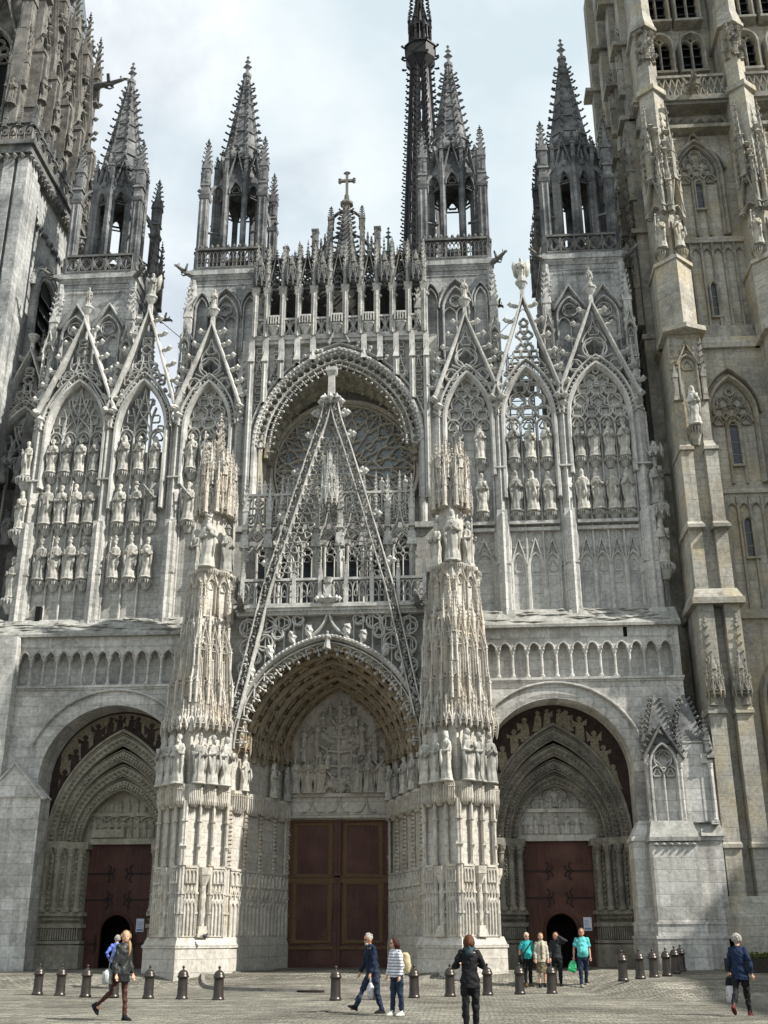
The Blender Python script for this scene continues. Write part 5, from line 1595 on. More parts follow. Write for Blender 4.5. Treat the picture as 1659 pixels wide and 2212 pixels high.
def face_high(W, n, z0=8.75):
    m = MB()
    st = W / n
    for i in range(n):
        x = -W / 2 + (i + 0.5) * st
        m.stamp(U_CANO, T(x, 0.05, z0, 0, (st * 1.08, 0.85, 0.85)))
        m.stamp(U_CANO, T(x, 0.08, z0 + 0.5, 0, (st * 0.8, 0.6, 0.7)))
        m.stamp(U_GAB, T(x, 0.02, z0 + 1.0, 0, (st * 0.62, 0.8, 1.06)))
        for dx in (-0.2, -0.07, 0.07, 0.2):
            m.box(x + dx * st - 0.018, x + dx * st + 0.018, -0.07, 0.02, z0 + 0.9, z0 + 2.6)
        for z in (z0 + 1.5, z0 + 2.0):
            m.sweep(FO(x, z, st * 0.13, 4, 0, 3), 0.03, 0.06, -0.09, True)
        m.stamp(U_GAB, T(x, -0.03, z0 + 1.9, 0, (st * 0.9, 0.8, 0.70)))
        m.sweep(OG(x, z0 + 3.1, st * 0.45, 1.0, 6), 0.05, 0.14, -0.2)
        crockets(m, (x + 0.2 * st, -0.12, z0 + 3.3), (x + 0.05, -0.12, z0 + 4.1), 3, 0.09, 0); crockets(m, (x - 0.2 * st, -0.12, z0 + 3.3), (x - 0.05, -0.12, z0 + 4.1), 3, 0.09, PI)
    for i in range(n + 1):
        x = -W / 2 + i * st
        m.frust(x, -0.08, z0 - 0.2, z0 + 4.2, 0.075, 0.06, 6)
        m.plan([(x - 0.09, 0.03), (x, -0.2), (x + 0.09, 0.03)], z0 + 0.7, z0 + 3.6)
        pin(m, x, -0.14, z0 + 3.4, 0.14, 1.6)
        pin(m, x, -0.25, z0 + 0.9, 0.09, 1.5, U_PINS); pin(m, x, -0.22, z0 + 2.3, 0.08, 1.4, U_PINS)
        for z in np.arange(z0 + 1.2, z0 + 3.4, 0.55): m.frust(x, -0.1, z, z + 0.05, 0.11, 0.11, 6)
    return m

def pier(s):
    c = -4.64 if s < 0 else 5.06
    h = 1.20
    pl = lambda e, f: [(c - h - e, -3.3), (c, -4.52 - e), (c + h + e, -3.3), (c + h + e, f), (c - h - e, f)]
    b = MB()
    b.plan(pl(0.36, 0.5), -0.1, 1.30)
    b.plan(pl(0.36, 0.5), 1.30, 1.55, 0.93, (c, -2.4)); b.plan(pl(0.41, 0.5), 1.20, 1.30)
    b.plan(pl(-0.02, 0.5), 1.4, 8.8)
    root = b.build('porch_pier', 'creamwall', CATH)
    b = MB()
    for z in np.arange(8.7, 13.2, 0.5): b.plan(pl(-0.10, 0.5), z, min(z + 0.5, 13.2))
    kt = 0.65 if s < 0 else 0.84
    def taper(v):
        f = 1 - (1 - kt) * np.interp(v[:, 2], [9.1, 9.2, 10.65, 10.7, 12.0, 12.05, 12.95, 13.0], [0, 0.24, 0.24, 0.5, 0.5, 0.78, 0.78, 1.0])
        v[:, 0] = c + (v[:, 0] - c) * f; v[:, 1] = -2.4 + (v[:, 1] + 2.4) * (0.4 + 0.6 * f)
        return v
    b.warp(taper)
    hu = 0.8 if s < 0 else 0.9
    b.plan([(c - hu, -3.0), (c, -3.9), (c + hu, -3.0), (c + hu, -0.5), (c - hu, -0.5)], 13.1, 13.4)
    u = [(c - hu, -3.0), (c, -3.9), (c + hu, -3.0), (c + hu, -0.8), (c - hu, -0.8)]
    b.plan(u, 13.2, 14.95); b.plan(u, 14.95, 15.1, 1.0); b.plan([(x + (x - c) * 0.12, y - 0.08) for x, y in u], 14.98, 15.12)
    v = [(c - 0.48, -2.8), (c, -3.4), (c + 0.48, -2.8), (c + 0.48, -0.9), (c - 0.48, -0.9)]
    b.plan(v, 15.1, 18.2); b.plan(v, 18.2, 19.6, 0.4, (c, -2.2))
    b.build('pier_core', 'creamwall', root)
    W = 1.72
    spots = ((c + 0.60, -3.97, PI / 4), (c - 0.60, -3.97, -PI / 4), (c + s * (h - 0.02), -2.3, s * PI / 2))
    for nm, f in (('panelled_plinth', face_low(W, 3)), ('console_fringe', face_mid(W, 3)), ('tabernacle', face_high(W, 3))):
        for (x, y, rz) in spots:
            k = 0.07 if nm == 'tabernacle' else 0.0
            m = MB(); m.stamp(f, T(x - k * math.sin(rz), y + k * math.cos(rz), 0, rz)); 
            (m.warp(taper) if nm == 'tabernacle' else m).build(nm, 'cream', root)
    # upper stage
    m = MB()
    for (x, y, rz) in ((c + hu / 2, -3.46, PI / 4), (c - hu / 2, -3.46, -PI / 4), (c - hu - .02, -2.2, -PI / 2), (c + hu + .02, -2.2, PI / 2)):
        g = MB()
        for q in (-0.33, 0.33):
            q *= 0.85
            g.stamp(U_GAB, T(q, 0.03, 13.3, 0, (0.5, 0.7, 0.62)))
            g.stamp(U_CONS, T(q, 0.05, 15.1, 0, (0.56, 0.45, 0.5)))
            pin(g, q * 2, -0.1, 13.1, 0.13, 1.5)
        m.stamp(g, T(x, y, 0, rz))
    m.build('upper_panels', 'cream', root)
    m = MB()
    for (x, y, rz) in ((c + 0.30, -3.15, PI / 4), (c - 0.30, -3.15, -PI / 4), (c - 0.52, -2.6, -PI / 2), (c + 0.52, -2.6, PI / 2)):
        g = MB()
        g.stamp(U_CANO, T(0, 0.1, 17.65, 0, (0.68, 0.8, 0.9))); g.stamp(U_CANO, T(0, 0.12, 18.4, 0, (0.5, 0.6, 1.3)))
        for q in (-0.3, 0.3): pin(g, q, -0.2, 17.6, 0.13, 2.5)
        g.stamp(ST[5], T(0, -0.2, 19.3, 0, (0.42, 0.42, 0.42))); pin(g, 0.2, 0.0, 18.9, 0.2, 1.9)
        m.stamp(g, T(x, y, 0, rz))
    top = 22.4 if s < 0 else 20.7
    pin(m, c, -2.6, 18.2, 0.40, top - 18.2)
    for q in range(5):
        an = q * 1.26 + 0.4
        pin(m, c + 0.32 * math.cos(an), -2.6 + 0.32 * math.sin(an), 18.6, 0.18, (top - 18.6) * (0.62 + 0.08 * (q % 3)))
    m.build('pinnacle_cluster', 'cream', root)
    # statues
    side = 'left' if s < 0 else 'right'
    kk = [2, 11, 0, 3, 10, 8] if s < 0 else [8, 11, 4, 2, 3, 11]
    for i in range(6):
        fsgn = -1 if i < 3 else 1
        uu = (-0.56, 0.0, 0.56)[i % 3]
        rz = fsgn * PI / 4
        x = c + fsgn * 0.60 + uu * math.cos(rz) + 0.26 * math.sin(rz)
        y = -4.0 + uu * math.sin(rz) - 0.26 * math.cos(rz)
        nm = ('first', 'second', 'third', 'fourth', 'fifth', 'sixth')[i]
        statue(kk[i], x, y, 6.68, 1.86 * random.uniform(0.97, 1.03), rz + random.uniform(-0.35, 0.35),
               f'{KIND[kk[i]]}, {nm} from the left round the {side} porch pier', 'life-size statues round the porch piers', 'statue')
    for i, (x, y, rz, hh, k2, nm) in enumerate(((c - 0.62, -3.1, -0.9, 1.95, 8, 'at the left'), (c + 0.02, -3.8, 0.1, 2.25, 11 if s > 0 else 5, 'on the front corner'), (c + 0.64, -3.1, 0.9, 2.0, 7 if s < 0 else 3, 'at the right'))):
        statue(k2, x, y, 15.12, hh, rz, f'{KIND[k2]} {nm} high up on the {side} porch pier', 'statues high on the porch piers', 'statue')
    return root
PIERS = [pier(-1), pier(1)]

w = MB()
AA, AZ, AH = 3.68, 8.22, 4.23
w.prism(arcwall(-3.9, 4.3, 8.2, 13.5, PXC, PT(PXC, AZ, AA, AH, 16)), -2.45, -2.1)
w.box(-3.8, 4.2, -2.35, 0.7, 13.2, 13.5)
porch = w.build('porch', 'oldwall', CATH)
m = MB()
ar = PT(PXC, AZ, AA + 0.06, AH + 0.07, 18)
m.sweep(np.r_[[(ar[0][0], 8.0)], ar, [(ar[-1][0], 8.0)]], 0.26, 0.7, -3.0)
m.sweep(PT(PXC, AZ, AA - 0.13, AH - 0.15, 18), 0.10, 0.6, -2.8)
arch_units(PT(PXC, AZ, AA - 0.12, AH - 0.15, 18), lambda x, z, g: rot_unit(m, U_CUSP, x, -2.7, z, g + PI, (0.42, 0.6, 0.44)), 0.46)
arch_units(PT(PXC, AZ, AA - 0.25, AH - 0.3, 18), lambda x, z, g: m.sweep(PT(x, z - 0.1, 0.2, 0.2, 3), 0.05, 0.1, -2.72), 0.46)
arch_units(ar, lambda x, z, g: m.octa(x, -3.02, z, 0.07, 0.05, 0.07), 0.17)
for sg in (-1, 1):
    for t in (0.45, 0.62, 0.78, 0.92):
        i = int(t * 18)
        q = ar[i] if sg < 0 else ar[-1 - i]
        m.stamp(U_CROCK, T(q[0], -2.95, q[1] + 0.12, 0 if sg > 0 else PI, 0.45, ry=-1.0))
        m.octa(q[0] + 0.05 * sg, -2.95, q[1] + 0.35, 0.16, 0.14, 0.26)
    m.sweep(bez((PXC + sg * 0.8, 12.42), (PXC + sg * 0.3, 12.75), (PXC + sg * 0.1, 13.0), (PXC, 13.6), 8), 0.12, 0.3, -2.98)
m.stamp(LOW[2], T(PXC, -3.05, 11.95, 0, (0.45, 0.5, 0.38)))
m.build('porch_arch', 'carved', porch)
for sg in (-1, 1):                                # flowing tracery filling the spandrels
    m = MB()
    for (x, z, r) in ((3.15, 12.9, 0.36), (3.1, 12.1, 0.36), (3.2, 11.3, 0.3), (2.45, 13.05, 0.34), (2.5, 12.3, 0.32), (1.8, 13.1, 0.3), (1.2, 13.2, 0.22), (2.85, 11.7, 0.22), (3.3, 10.6, 0.22), (2.0, 12.65, 0.22), (3.35, 10.1, 0.18)):
        cx = PXC + sg * x
        if cx < -3.35 or cx > 3.95: cx = PXC + sg * 3.2
        m.sweep(CI(cx, z, r, 16), 0.09, 0.16, -2.86, True)
        m.sweep(FO(cx, z, r * 0.82, 3, PI / 2 + z, 5), 0.07, 0.14, -2.84, True)
        m.sweep(bez((cx, z + r), (cx + sg * 0.25, z + r + 0.2), (cx - 0.2, z + r + 0.25), (cx + 0.1, z + r + 0.5), 7), 0.07, 0.14, -2.85)
    for q in range(7):
        x = PXC + sg * (1.0 + 0.37 * q)
        zt = AZ + AH * (1 - (abs(x - PXC) / AA) ** 2.1) + 0.2
        if zt < 13.0: m.sweep([(x, zt), (x, 13.3)], 0.06, 0.12, -2.80)
    m.build('spandrel_tracery', 'carved', porch)
# balcony
m = MB()
m.box(-3.55, 4.1, -3.08, 0.4, 13.5, 13.62); m.box(-3.6, 4.15, -3.16, 0.4, 13.62, 13.74); m.box(-3.5, 4.05, -3.0, 0.4, 13.36, 13.5)
for q in range(48): m.octa(-3.4 + q * 0.156, -3.03, 13.46, 0.07, 0.06, 0.06)
bal = m.build('balcony', 'carved', porch)
m = MB(); balustrade(m, -3.3, 3.95, -2.95, 13.74, 14.85, 14, U_LANC, 0.1)
for x in np.linspace(-3.3, 3.95, 8):
    m.box(x - 0.07, x + 0.07, -3.1, -2.85, 13.74, 14.9); pin(m, x, -2.98, 14.5, 0.14, 1.1)
m.build('balustrade', 'carved', bal)
for x in (-3.3, 3.75):
    put(GARG, 'gargoyle', bal, (x, -3.0, 13.6), 0.12 if x < 0 else -0.1, 0.75)
# open screen of tall shafts behind the gable
scr = MB()
xs = [-3.45 + q * 0.985 for q in range(8)]
for i in range(7):
    x = (xs[i] + xs[i + 1]) / 2; hw = 0.43
    scr.sweep(OG(x, 16.55, hw, 1.5, 7), 0.10, 0.24, -2.3)
    scr.sweep(PT(x, 16.55, hw, 0.65, 6), 0.09, 0.2, -2.2)
    for cx in (-0.21, 0.21): scr.sweep(PT(x + cx, 16.3, 0.21, 0.3, 4), 0.06, 0.16, -2.17)
    for (dx, z, r) in ((0, 16.95, 0.17), (-0.27, 17.3, 0.19), (0.27, 17.3, 0.19), (0, 17.75, 0.2), (-0.27, 18.1, 0.2), (0.27, 18.1, 0.2), (0, 18.5, 0.17), (-0.3, 17.7, 0.12), (0.3, 17.7, 0.12)):
        scr.sweep(FO(x + dx, z, r, 4, PI / 4 * (r > 0.18), 4), 0.065, 0.16, -2.2, True)
    scr.sweep(np.r_[[(x - hw, 17.9)], PT(x, 18.35, hw, 0.5, 5), [(x + hw, 17.9)]], 0.08, 0.2, -2.24)
    scr.box(x - hw, x + hw, -2.25, -2.05, 18.75, 18.85)
    pin(scr, x, -2.15, 18.0, 0.13, 1.75); scr.stamp(U_FIN, T(x, -2.25, 17.9, s=(0.3, 0.3, 0.6)))
    scr.stamp(ST[i % 5], T(x + 0.24, -2.15, 18.85, 0, 0.34))
    for q in (-0.24, 0.0, 0.24): scr.box(x + q - 0.025, x + q + 0.025, -2.2, -2.1, 17.6, 18.8)
scr_o = scr.build('open_screen', 'carved', porch)
for i, x in enumerate(xs):
    m = MB()
    m.plan([(x - 0.12, -2.05), (x - 0.12, -2.25), (x, -2.45), (x + 0.12, -2.25), (x + 0.12, -2.05)], 13.74, 16.4)
    m.sq(x, -2.25, 16.4, 17.0, 0.4, 0.26); m.box(x - 0.09, x + 0.09, -2.32, -2.1, 16.4, 18.6)
    m.sq(x, -2.22, 13.74, 14.9, 0.36, 0.3)
    for q in range(9): m.octa(x + 0.15 * math.cos(q * 2.3), -2.3 + 0.15 * math.sin(q * 2.3), 15.9 + 0.12 * q, 0.08, 0.08, 0.1)
    pin(m, x, -2.3, 17.2, 0.22, 2.3)
    m.build('screen_shaft', 'carved', scr_o)
for q in range(7):
    x = (xs[q] + xs[q + 1]) / 2
    m = MB(); m.prism(np.r_[[(x - 0.44, 14.2), (x + 0.40, 14.2)], PT(x, 17.0, 0.40, 0.75, 6)[::-1]], 0.16, 0.22)
    lw = m.build('lancet_window', 'darkglass', rb)
    m = MB(); tracery(m, x, 14.2, 16.7, 0.40, 1.0, 2, 0.02, 0.06, 0.14)
    m.sweep(np.r_[[(x - 0.42, 14.2)], PT(x, 17.0, 0.42, 0.8, 6), [(x + 0.42, 14.2)]], 0.12, 0.2, -0.02)
    m.build('window_tracery', 'carved', lw)
m = MB(); m.box(-4.4, 4.3, 0.2, 0.7, 13.5, 18.25); m.box(-4.4, 4.3, 0.05, 0.72, 18.05, 18.3); m.build('window_wall', 'oldwall', rb)
# openwork gable
m = MB()
for sg in (-1, 1):
    rk = np.r_[[(PXC + sg * 3.52, 9.3), (PXC + sg * 2.44, 14.4), (PXC + sg * 1.36, 18.2), (PXC + sg * 0.72, 20.4)], bez((PXC + sg * 0.72, 20.4), (PXC + sg * 0.42, 21.4), (PXC + sg * 0.16, 21.9), (PXC + sg * 0.1, 22.9), 8)[1:]]
    m.sweep(rk + np.array([sg * 0.15, 0.02]), 0.085, 0.4, -3.3); m.sweep(rk - np.array([sg * 0.15, 0.02]), 0.085, 0.4, -3.3)
    d = np.linspace(0, 1, 110)
    cum = np.r_[0, np.cumsum(np.linalg.norm(np.diff(rk, axis=0), axis=1))]
    for t in np.r_[d, d + 0.004, d + 0.002]:
        t = min(t, 1.0)
        xx, zz = np.interp(t * cum[-1], cum, rk[:, 0]), np.interp(t * cum[-1], cum, rk[:, 1])
        m.octa(xx + random.uniform(-0.11, 0.11), -3.2 + random.uniform(-0.05, 0.1), zz + random.uniform(-0.03, 0.03), random.uniform(0.04, 0.09), 0.12, random.uniform(0.03, 0.08))
    for z in (15.4, 17.4, 19.3, 21.0, 22.0):
        xx = PXC + sg * np.interp(z, [9.3, 14.4, 18.2, 20.4, 21.4, 22.9], [3.52, 2.44, 1.36, 0.72, 0.38, 0.1])
        m.stamp(U_CROCK, T(xx + sg * 0.1, -3.1, z, 0 if sg > 0 else PI, 0.42))
        for q in range(4): m.octa(xx + sg * (0.3 + 0.1 * math.cos(q * 1.6)), -3.1, z + 0.1 + 0.12 * math.sin(q * 1.6), 0.1, 0.1, 0.1)
    # traceried lining
    for z in np.arange(15.0, 21.0, 0.42):
        for off in (0.32, 0.62, 0.92):
            xx = np.interp(z, [9.3, 14.4, 18.2, 20.4, 21.4], [3.52, 2.44, 1.36, 0.72, 0.38]) - off
            if xx > (0.05 if z > 19 else 0.5): m.sweep(FO(PXC + sg * xx, z + 0.2 * (off == 0.62), 0.15, 3, PI / 2 + 3 * off, 4), 0.05, 0.12, -3.08, True)
        xx = np.interp(z, [9.3, 14.4, 18.2, 20.4, 21.4], [3.52, 2.44, 1.36, 0.72, 0.38])
        m.octa(PXC + sg * (xx - 0.22), -3.2, z, 0.09, 0.07, 0.09)
m.sq(PXC, -3.05, 22.5, 23.9, 0.3, 0.26); m.sq(PXC, -3.05, 23.9, 24.05, 0.3, 0.46); m.sq(PXC, -3.05, 24.05, 24.2, 0.46, 0.46)
for q in range(8):
    an = q * PI / 4
    m.stamp(U_CROCK, T(PXC + 0.12 * math.cos(an), -3.05 + 0.12 * math.sin(an), 22.55, an, 0.42)); m.octa(PXC + 0.36 * math.cos(an), -3.05 + 0.36 * math.sin(an), 22.75, 0.11, 0.11, 0.2)
m.build('openwork_gable', 'carved', porch)
m = MB()
m.stamp(U_CANO, T(PXC, -3.0, 18.0, 0, (0.7, 0.7, 1.0))); m.stamp(U_CANO, T(PXC, -3.0, 18.9, 0, (0.5, 0.5, 1.0)))
for q in (-0.3, -0.1, 0.1, 0.3): pin(m, PXC + q, -3.12, 18.0, 0.10, 2.2)
m.build('hanging_canopy', 'carved', porch)
m = MB()
m.box(PXC - 0.12, PXC + 0.12, -3.1, -2.9, 13.8, 14.6); m.frust(PXC, -3.1, 14.6, 14.8, 0.14, 0.22, 8)
m.frust(PXC, -3.1, 13.72, 13.9, 0.1, 0.4, 8)
for q in range(9): m.octa(PXC + 0.45 * math.cos(q * 0.7), -3.1 - 0.2 * abs(math.sin(q * 0.7)), 13.95, 0.12, 0.1, 0.14)
m.build('pedestal', 'carved', porch)
m = MB(); m.tube([(PXC + 0.72, -2.9, 20.6), (1.95, 3.0, 20.4)], 0.035, 5)
m.build('tie_rod', 'wire', porch)

# recessed orders
NO = 6
def order(k):
    return PT(PXC - 0.01 * k, 7.9, 3.62 - 0.24 * k, 4.45 - 0.16 * k, 16), -2.5 + 0.74 * k
for k in range(NO):
    o = MB()
    P, y = order(k); Q, y2 = order(k + 1)
    o.sweep(PT(PXC, 7.9, 3.62 - 0.24 * k - 0.05, 4.45 - 0.16 * k - 0.09, 16), 0.24, 0.26, y - 0.14)
    H_ = PT(PXC - 0.01 * k, 7.9, 3.62 - 0.24 * k + 0.16, 4.45 - 0.16 * k + 0.2, 16)
    for U, V, ya, yb in ((P, P, y, y + 0.12), (P, H_, y + 0.12, y + 0.2), (H_, H_, y + 0.2, y2 - 0.1), (H_, Q, y2 - 0.1, y2)):
        o.strip(np.c_[U[:, 0], np.full(len(U), ya), U[:, 1]], np.c_[V[:, 0], np.full(len(V), yb), V[:, 1]])
    cnt = [0]
    def fig(x, z, g):
        up = g - PI / 2 if x < PXC else g + PI / 2
        cnt[0] += 1
        rot_unit(o, LOW[cnt[0] % 6], x - 0.16 * math.cos(g) , y + 0.36, z - 0.16 * math.sin(g), up, (0.42, 0.42, 0.30))
        cx, cz = x + 0.36 * math.cos(up) - 0.18 * math.cos(g), z + 0.36 * math.sin(up) - 0.18 * math.sin(g)
        o.octa(cx, y + 0.3, cz, 0.14, 0.22, 0.12)
        for q in range(3): o.octa(cx + random.uniform(-.14, .14), y + 0.12 + 0.15 * q, cz + random.uniform(-.12, .12), 0.08, 0.08, 0.09)
    arch_units(P, fig, 0.74)
    def leaf(x, z, g):
        o.octa(x - 0.06 * math.cos(g), y + 0.02, z - 0.06 * math.sin(g), 0.06, 0.06, 0.06)
        o.octa(x - 0.1 * math.cos(g), y + 0.60, z - 0.1 * math.sin(g), 0.07, 0.07, 0.07)
    arch_units(P, leaf, 0.16)
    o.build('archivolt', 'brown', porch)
# splayed jambs
for sg in (-1, 1):
    P0, P1 = np.array([PXC + sg * 3.64, -2.6]), np.array([PXC + sg * 2.16, 1.95])
    b = MB()
    pl = [tuple(P0), (PXC + sg * 4.2, -2.6), (PXC + sg * 4.2, 2.2), tuple(P1)]
    if sg > 0: pl = pl[::-1]
    pl = pl[::-1]
    b.plan(pl, 0.0, 8.3)
    off = np.array([-sg * 0.2, -0.06])
    p2 = [tuple(P0 + off), (PXC + sg * 4.2, -2.66), (PXC + sg * 4.2, 2.2), tuple(P1 + off)]
    if sg > 0: p2 = p2[::-1]
    p2 = p2[::-1]
    b.plan(p2, 0.0, 1.28); b.plan(p2, 1.28, 1.55, 0.95)
    jm = b.build('jamb', 'creamwall', porch)
    Lj = np.linalg.norm(P1 - P0); mid = (P0 + P1) / 2
    th = math.atan2(4.55, 1.48)
    th = th if sg < 0 else -th
    for nm, f in (('panelled_plinth', face_low(Lj, 4, 1.5, False)), ('console_fringe', face_mid(Lj, 4))):
        m = MB(); m.stamp(f, T(mid[0], mid[1], 0, th)); m.build(nm, 'cream', jm)
    f = MB()
    st = Lj / 4
    for i in range(5):
        x = -Lj / 2 + i * st
        for q in range(14):
            z = 4.0 + q * 0.15
            f.octa(x, -0.1, z, 0.1, 0.1, 0.08)
        m = MB(); m.stamp(f, T(mid[0], mid[1], 0, th)); m.build('foliage_strip', 'brown', jm); f = MB()
    for i in range(4):
        f = MB(); f.stamp(U_CANO, T(-Lj / 2 + (i + .5) * st, 0.06, 8.2, 0, (st * 0.9, 0.75, 0.75)))
        m = MB(); m.stamp(f, T(mid[0], mid[1], 0, th)); m.build('niche_canopy', 'brown', jm)
    side = 'left' if sg < 0 else 'right'
    for i in range(4):
        if sg < 0 and i == 1: continue
        u = -Lj / 2 + (i + 0.5) * st
        x = mid[0] + u * math.cos(th) + 0.28 * math.sin(th); y = mid[1] + u * math.sin(th) - 0.28 * math.cos(th)
        k2 = (4, 8, 2, 11)[i] if sg < 0 else (11, 2, 8, 4)[i]
        nm = ('outermost', 'second outermost', 'second innermost', 'innermost')[i if sg < 0 else 3 - i]
        statue(k2, x, y, 6.7, 1.45, th * 0.8, f'{KIND[k2]}, {nm} on the {side} splay of the central doorway', 'small statues in the central doorway', 'cream' if False else 'statue')
# lintel, tympanum, doors
m = MB()
m.box(PXC - 2.3, PXC + 2.2, 1.85, 2.3, 6.15, 6.98); m.box(PXC - 2.3, PXC + 2.2, 1.72, 2.3, 6.92, 7.06)
for q in (-1.1, 0, 1.1):
    for sg in (-1, 1):
        m.sweep(bez((PXC + q + sg * 0.42, 6.3), (PXC + q + sg * 0.1, 6.32), (PXC + q + sg * 0.05, 6.5), (PXC + q, 6.95), 8), 0.08, 0.12, 1.76)
m.sweep([(PXC - 2.17, 0.35), (PXC - 2.17, 5.9), (PXC - 2.02, 6.12), (PXC + 1.92, 6.12), (PXC + 2.09, 5.9), (PXC + 2.09, 0.35)], 0.16, 0.4, 1.68)
m.build('lintel', 'creamwall', porch)
t = MB()
t.prism(np.r_[[(PXC - 2.2, 6.9), (PXC + 2.2, 6.9)], PT(PXC - 0.06, 7.9, 2.2, 3.55, 12)[::-1]], 1.98, 2.25)
for q in range(8):
    x = PXC - 1.85 + q * 0.52
    if 2 < q < 5: continue
    t.stamp(ST[(q * 3) % 12], T(x, 1.70, 7.05, random.uniform(-.5, .5), (0.86, 1.0, 0.82)))
for q in range(4):
    t.stamp(LOW[q], T(PXC - 0.8 + q * 0.5, 1.85, 7.15 + 0.1 * (q % 2), 0, (0.6, 0.5, 0.42), ry=0.9 if q < 2 else -0.8))
t.tube([(PXC - 0.05, 1.85, 7.1), (PXC, 1.82, 8.0), (PXC - 0.05, 1.84, 9.0), (PXC, 1.86, 10.6)], [0.10, 0.08, 0.06, 0.04], 6)
for z, r, n_ in ((7.95, 0.5, 2), (8.5, 0.95, 2), (9.1, 0.95, 2), (9.7, 0.7, 2), (10.2, 0.4, 2)):
    for sg in (-1, 1):
        t.tube([(PXC, 1.84, z - 0.35), (PXC + sg * r * 0.5, 1.8, z - 0.3), (PXC + sg * r, 1.82, z), (PXC + sg * r * 0.85, 1.85, z + 0.3)], [0.06, 0.055, 0.05, 0.03], 5)
        lump_figure(t, PXC + sg * r, 1.74, z + 0.08, 0.82 if z < 9.5 else 0.6, None, random.uniform(-.4, .4), 1.2)
        if r > 0.9: lump_figure(t, PXC + sg * (r + 0.55), 1.78, z - 0.15, 0.82, None, random.uniform(-.4, .4), 1.2)
        for q in range(3): t.octa(PXC + sg * r * random.uniform(0.2, 1.1), 1.84, z + random.uniform(-0.3, 0.3), 0.1, 0.08, 0.1)
lump_figure(t, PXC, 1.84, 9.3, 0.8, 1); lump_figure(t, PXC, 1.84, 10.15, 0.75, 2)
for q in range(70):
    x = random.uniform(-1.9, 1.9); z = random.uniform(7.1, 10.9)
    if abs(x) < halfw(z, 7.9, 2.0, 3.2): t.octa(PXC + x, 1.95, z, random.uniform(.06, .16), 0.16, random.uniform(.06, .2))
t.build('tympanum', 'cream', porch)
for sg in (-1, 1):
    d = MB()
    lo, hi = (PXC - 2.1, PXC - 0.045) if sg < 0 else (PXC - 0.035, PXC + 2.02)
    d.box(lo, hi, 2.0, 2.12, 0.38, 6.1)
    lf = d.build('door_leaf', 'door', porch)
    e = MB()
    for z0, z1 in ((1.35, 3.55), (3.85, 5.85)):
        e.sweep([(lo + 0.30, z0), (hi - 0.30, z0), (hi - 0.30, z1), (lo + 0.30, z1)], 0.16, 0.04, 1.965, True)
    e.box(lo + 0.02, hi - 0.02, 1.95, 2.0, 3.56, 3.78); e.box(lo, hi, 1.9, 2.0, 3.78, 3.84)
    e.box(lo + 0.02, hi - 0.02, 1.955, 2.0, 5.95, 6.05); e.box(lo + 0.02, hi - 0.02, 1.94, 2.0, 1.08, 1.2)
    e.build('panel_frame', 'doorframe', lf)
    e = MB(); e.box(hi - 0.13 if sg < 0 else lo, hi if sg < 0 else lo + 0.13, 1.9, 2.0, 0.4, 6.08)
    e.build('meeting_stile', 'door', lf)
# ------------------------------------------------------------------ crossing spire
SPX, SPY = 2.55, 62.0
SP = tag(empty('crossing_spire', (SPX, SPY, -1.7)), 'black openwork iron spire rising far behind the turret right of the centre', 'spire')
m = MB()
def rad(z): return np.interp(z, [60, 76, 84, 104, 109, 114, 126], [2.9, 2.35, 2.05, 1.18, 0.8, 0.35, 0.1])
zs = np.arange(58, 104.1, 1.0)
for k in range(8):
    an = k * PI / 4 + PI / 8
    c0, s0 = math.cos(an), math.sin(an)
    m.tube([(rad(z) * c0, rad(z) * s0, z) for z in zs], [0.2] * len(zs), 5)
    a2 = an + PI / 4
    for z in zs[:-1]:
        p = lambda a, zz: np.array([rad(zz) * math.cos(a), rad(zz) * math.sin(a), zz])
        A_, B_, C_, D_ = p(an, z), p(a2, z), p(a2, z + 1), p(an, z + 1)
        f = 0.42 + 0.03 * math.sin(z * 1.7)
        md1, md2 = A_ + (B_ - A_) * f, A_ + (B_ - A_) * (1 - f)
        md3, md4 = D_ + (C_ - D_) * f, D_ + (C_ - D_) * (1 - f)
        m.add([A_, md1, md3, D_, md2, B_, C_, md4], [(0, 1, 2, 3), (4, 5, 6, 7)])
        if int(z) % 3 == 0: m.add([md1, md2, md1 + (D_ - A_) * 0.75, md2 + (C_ - B_) * 0.75], [(0, 1, 3, 2)])
    m.tube([(rad(z) * 0.55 * c0, rad(z) * 0.55 * s0, z) for z in zs[::6]], 0.16, 4)
for k in range(8):
    an = k * PI / 4 + PI / 8
    for z in np.arange(58.5, 103.6, 0.95):
        m.stamp(U_CROCK, T((rad(z) + 0.12) * math.cos(an), (rad(z) + 0.12) * math.sin(an), z, an, (0.5, 0.42, 0.42)))
m.build('openwork_shaft', 'iron', SP)
m = MB()
m.frust(0, 0, 103.2, 104.6, 1.2, 1.95, 8, PI / 8); m.frust(0, 0, 104.6, 106.4, 1.95, 1.95, 8, PI / 8); m.frust(0, 0, 106.4, 106.6, 2.1, 2.1, 8, PI / 8)
for k in range(8):
    an = k * PI / 4 + PI / 8
    for z in (104.2, 106.2): m.stamp(U_CROCK, T(1.9 * math.cos(an), 1.9 * math.sin(an), z, an, 0.6))
m.build('gallery', 'iron', SP)
m = MB()
